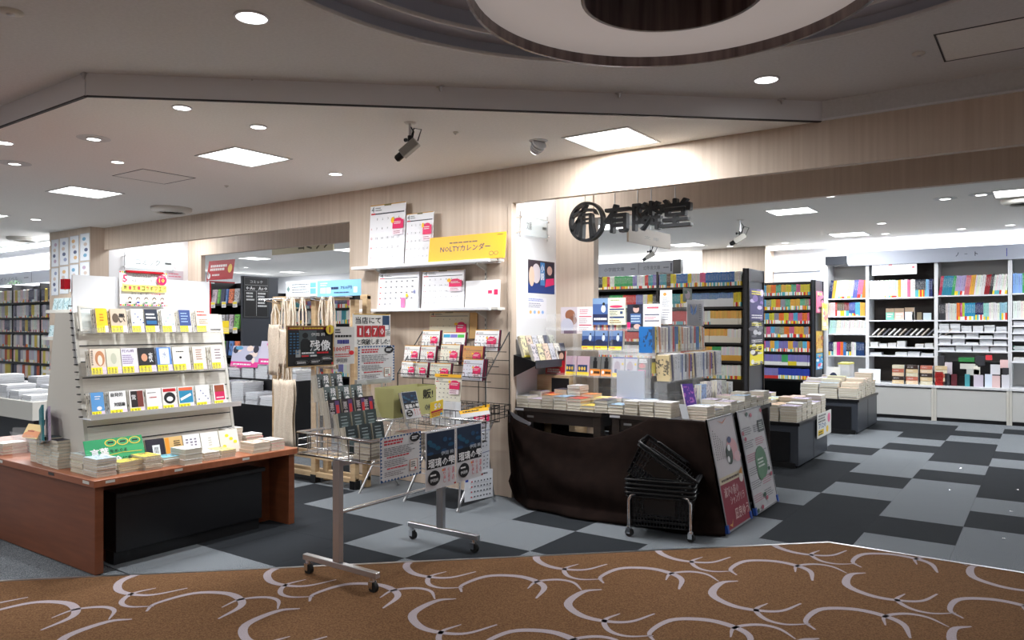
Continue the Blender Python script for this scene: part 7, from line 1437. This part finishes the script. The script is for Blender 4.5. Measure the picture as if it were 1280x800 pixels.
# grey counter with magazine piles at the left edge
t = thing('magazine_counter', 'grey and black low counter with magazine piles at left edge', 'counter', (-8.6, 3.6, 0)); B().box(-9.6, 3.30, .02, -8.05, 4.2, .40).build('base', 'black_laminate', t); B().box(-9.6, 3.28, .40, -8.03, 4.2, .58).build('upper_box', 'ivory_metal', t)
mgc = [rgb(120, 124, 132), rgb(90, 94, 104), rgb(150, 140, 150), rgb(80, 86, 98)]
for i in range(5):
    for j in range(2):
        stack('magazine', -9.5 + i * .28, 3.32 + j * .4, .58, (9, 11, 8, 5, 3)[i] - 2 * j + (2 if i == 1 else 0), .22, .28, .017, mgc, f'magazine pile {nth(i * 2 + j + 1)} of the left counter', tops=(offw, rgb(206, 206, 214))[j], far=True, rng=rk6)
card('character_card', 'small white card with pink print standing on the left counter', 'card', (-9.12, 4.02, .80), X3, Z3, .2, .26, rgb(226, 226, 232), lambda a: (a.disc(.5, .6, .3, .2, rgb(200, 170, 180)), a.rect(.1, .1, .9, .25, rgb(210, 80, 110))))
card('yellow_labels', 'white and yellow price strip panel behind the left counter', 'sign', (-8.85, 4.15, .581), X3, Z3, .8, .18, rgb(206, 206, 200), lambda a: (a.rect(.05, .55, .35, .9, rgb(236, 216, 60)), a.rect(.5, .3, .75, .6, rgb(236, 216, 60)), a.lines(.05, .1, .9, .4, 2, rgb(120, 120, 120))))
# comic bookcase with the directory end panel
cx0, cx1, cy = -8.75, -8.02, 5.62
cz = [1.60, 1.28, .95, .62, .3]
b3 = case('bookcase', 'black comic bookcase under the red sign beside the directory', cx0, cx1, cy, .40, cz, 1.88)
fc = [(rgb(196, 180, 190), 'grey photo'), (rgb(120, 190, 90), 'green'), (rgb(60, 70, 100), 'dark blue'), (rgb(90, 130, 190), 'blue'), (rgb(230, 130, 90), 'coral'), (rgb(190, 190, 194), 'silver'), (rgb(160, 160, 170), 'grey')]
for k in range(4):
    x = cx0 + .03; i = 0
    while x < cx1 - .12:
        w = (.11, .05, .09, .05, .1)[i % 5]; c, nm = fc[(i + k * 3) % 7]; i += 1; az = Vector((.12, 0, 1)).normalized()
        book('comic_book', axes((x + w, cy + .02, cz[k] + .004), Vector((-1, 0, 0)).cross(Vector((0, .1, 1)).normalized()), Vector((-1, 0, 0)), Vector((0, .1, 1)).normalized()), .02, w - .01, .18, c, rgb(60, 56, 66), W_, 0, f'{nm} comic {nth(i)} from left, {nth(k + 1)} shelf beside the directory', 'book'); x += w + .015
    for j in range(3): card('price_tag', f'small price tag {nth(j + 1)} on {nth(k + 1)} shelf edge beside the directory', 'tag', (cx0 + .08 + j * .23, cy - .012, cz[k] - .05), X3, Z3, .09, .075, rgb(226, 226, 226), lambda a: (a.rect(.05, .55, .95, .9, rgb(240, 220, 60)), a.lines(.1, .1, .9, .5, 2, rgb(120, 120, 120))))
red_t = px_card('red_sign', 'tilted red sign with white lettering over the comic bookcase', 'sign', 'y', 5.55, (253, 328), (285, 327.5), (258, 350.5), rgb(176, 30, 40), lambda a: (a.lines(.1, .45, .75, .8, 2, rgb(230, 220, 220), .7), a.disc(.86, .55, .08, .22, rgb(236, 200, 90)), a.disc(.08, .2, .06, .15, W_), a.lines(.2, .15, .6, .35, 1, rgb(230, 220, 220))), lean=.15)
B().box(cx0 - .035, cy, 0, cx0 - .0135, cy + .4, 1.90, rgb(170, 24, 38)).build('red_side', 'painted', b3); B().box(cx0 + .1, 5.555, 1.80, cx0 + .11, 5.565, 2.0).box(cx0 + .1, 5.565, 1.86, cx0 + .11, 5.64, 1.87).build('support', 'steel', red_t, org=red_t.location)
px_card('small_banner', 'small pale banner with pink print beside the red sign', 'sign', 'x', -9.604, (208.5, 338), (229, 339), (208.5, 349), rgb(200, 190, 200), lambda a: (a.lines(.1, .2, .9, .8, 2, rgb(200, 110, 130)),))
B().box(-8.005, 5.58, 0, -7.97, 6.10, 1.93).build('end_panel', 'slate_laminate', b3)
def direc(a):
    g = rgb(206, 208, 210); a.rect(.02, .01, .98, .99, rgb(70, 72, 76)); a.rect(.05, .03, .95, .97, rgb(24, 25, 28)); a.text('コミック', .25, .84, .5, .07, g); a.rect(.05, .79, .95, .795, g); a.rect(.05, .65, .95, .655, g); a.rect(.495, .05, .505, .65, g)
    a.text('←Ao', .1, .68, .34, .08, W_, .01); a.text('Ao→', .58, .68, .34, .08, W_, .01); a.lines(.1, .4, .45, .63, 3, g, .5); a.lines(.55, .25, .92, .63, 5, g, .55)
px_card('directory_board', 'black comic directory board with white arrows', 'sign', 'x', -7.962, (304, 345), (335.5, 347), (304.5, 397), rgb(20, 20, 22), direc, th=.01)
Zc = [1.56, 1.35, 1.13, .9, .65, .4]
case('bookcase', 'black comic bookcase seen between the directory and tote rack', -9.2, -7.0, 6.85, .3, Zc, 1.80, bays=2)
for k in range(2): row('comic_book', -9.15, -7.05, 6.85, Zc[k], mixed(rk6, 26, [(wh2, 'white'), (pk2, 'pink'), (vi2, 'lilac'), (rgb(90, 90, 110), 'dark'), (rgb(226, 206, 160), 'cream'), (tq, 'teal'), (rd2, 'red')], (.1, .4)), f'{nth(k + 1)} row behind the tote rack', gaps=(-8.1,), t=.022, h=.175, w=.12, lab='comic') if k < 1 else None
sb = B()
for k in range(1, 5): row('', -9.15, -7.05, 6.85, Zc[k], mixed(rk6, 26, [(wh2, 'w'), (pk2, 'p'), (vi2, 'l'), (rgb(90, 90, 110), 'd'), (tq, 't'), (wh2, 'w')], (.1, .4)), '', gaps=(-8.1,), t=.022, h=.175, w=.12, stuffb=sb)
o = sb.build('shelved_comics', 'painted'); tag(o, 'lower rows of comics in the bookcase behind the tote rack', 'books'); o['kind'] = 'stuff'
# low magazine table between rack and totes
t = thing('magazine_table', 'low black magazine table between the white rack and tote bags', 'table', (-7.0, 5.3, 0)); B().box(-7.7, 4.86, 0, -6.42, 5.5, .50).build('base', 'black_laminate', t); B().box(-7.7, 5.16, .50, -6.42, 5.5, .74).build('step', 'black_laminate', t)
for i in range(5): stack('magazine', -7.66 + i * .245, 4.88, .50, (8, 12, 12, 7, 5)[i], .21, .26, .018, mgc, f'front magazine pile {nth(i + 1)} on the low black table', tops=(rgb(200, 204, 212), rgb(190, 196, 206), offw, rgb(206, 210, 220), rgb(230, 230, 236))[i], far=True, rng=rk6)
for i in range(5): stack('magazine', -7.66 + i * .245, 5.18, .74, (6, 8, 9, 7, 6)[i], .21, .26, .018, mgc, f'upper magazine pile {nth(i + 1)} on the low black table', tops=(rgb(216, 90, 160), rgb(226, 226, 230), rgb(230, 200, 210), rgb(230, 226, 226), offw)[i], far=True, rng=rk6)
def comic_pop(seed, cols):
    def fn(a):
        r = random.Random(seed); a.rect(0, 0, 1, .25, rgb(226, 60, 150)); a.lines(.1, .05, .9, .2, 1, W_)
        for i in range(9): a.disc(r.uniform(.1, .9), r.uniform(.3, .9), r.uniform(.06, .16), r.uniform(.08, .2), r.choice(cols), 8)
    return fn
card('comic_display', 'colourful comic display board with magenta base on the low table', 'sign', (-7.62, 5.17, .86), X3, Vector((0, .2, 1)), .5, .24, rgb(190, 190, 214), comic_pop(1, [rgb(40, 40, 60), rgb(220, 120, 180), rgb(90, 160, 200), rgb(240, 220, 210)]))
card('comic_display', 'second comic display board with figures toward the directory', 'sign', (-7.1, 5.165, .90), X3, Vector((0, .2, 1)), .42, .26, rgb(206, 200, 220), comic_pop(2, [rgb(30, 30, 46), rgb(230, 110, 170), rgb(80, 190, 160), rgb(240, 226, 220)]))
px_card('yellow_tag', 'round yellow price tag at the right edge of the rack', 'tag', 'y', 5.1, (278, 401), (286, 401), (278, 417), rgb(240, 210, 40), None)
B().cyl((bpy.data.objects['yellow_tag'].location + Vector((.03, .005, 0))), (bpy.data.objects['yellow_tag'].location.x + .03, 5.105, .74), .003, 6).build('stem', 'steel', bpy.data.objects['yellow_tag'], org=bpy.data.objects['yellow_tag'].location)
# plain shelving along the far left of the shop so the depth of the room is not empty
case('bookcase', 'distant black bookcase seen over the magazine table', -13.8, -10.4, 9.2, .3, [1.6, 1.35, 1.1, .85, .6], 1.85, bays=3)
sb = B()
for z in (1.6, 1.35, 1.1, .85): row('', -13.7, -10.5, 9.2, z, mixed(rk6, 30, cm, (.1, .3)), '', gaps=(-12.667, -11.533), t=.024, h=.18, w=.12, stuffb=sb)
o = sb.build('shelved_comics', 'painted'); tag(o, 'rows of comics in the distant black bookcase', 'books'); o['kind'] = 'stuff'
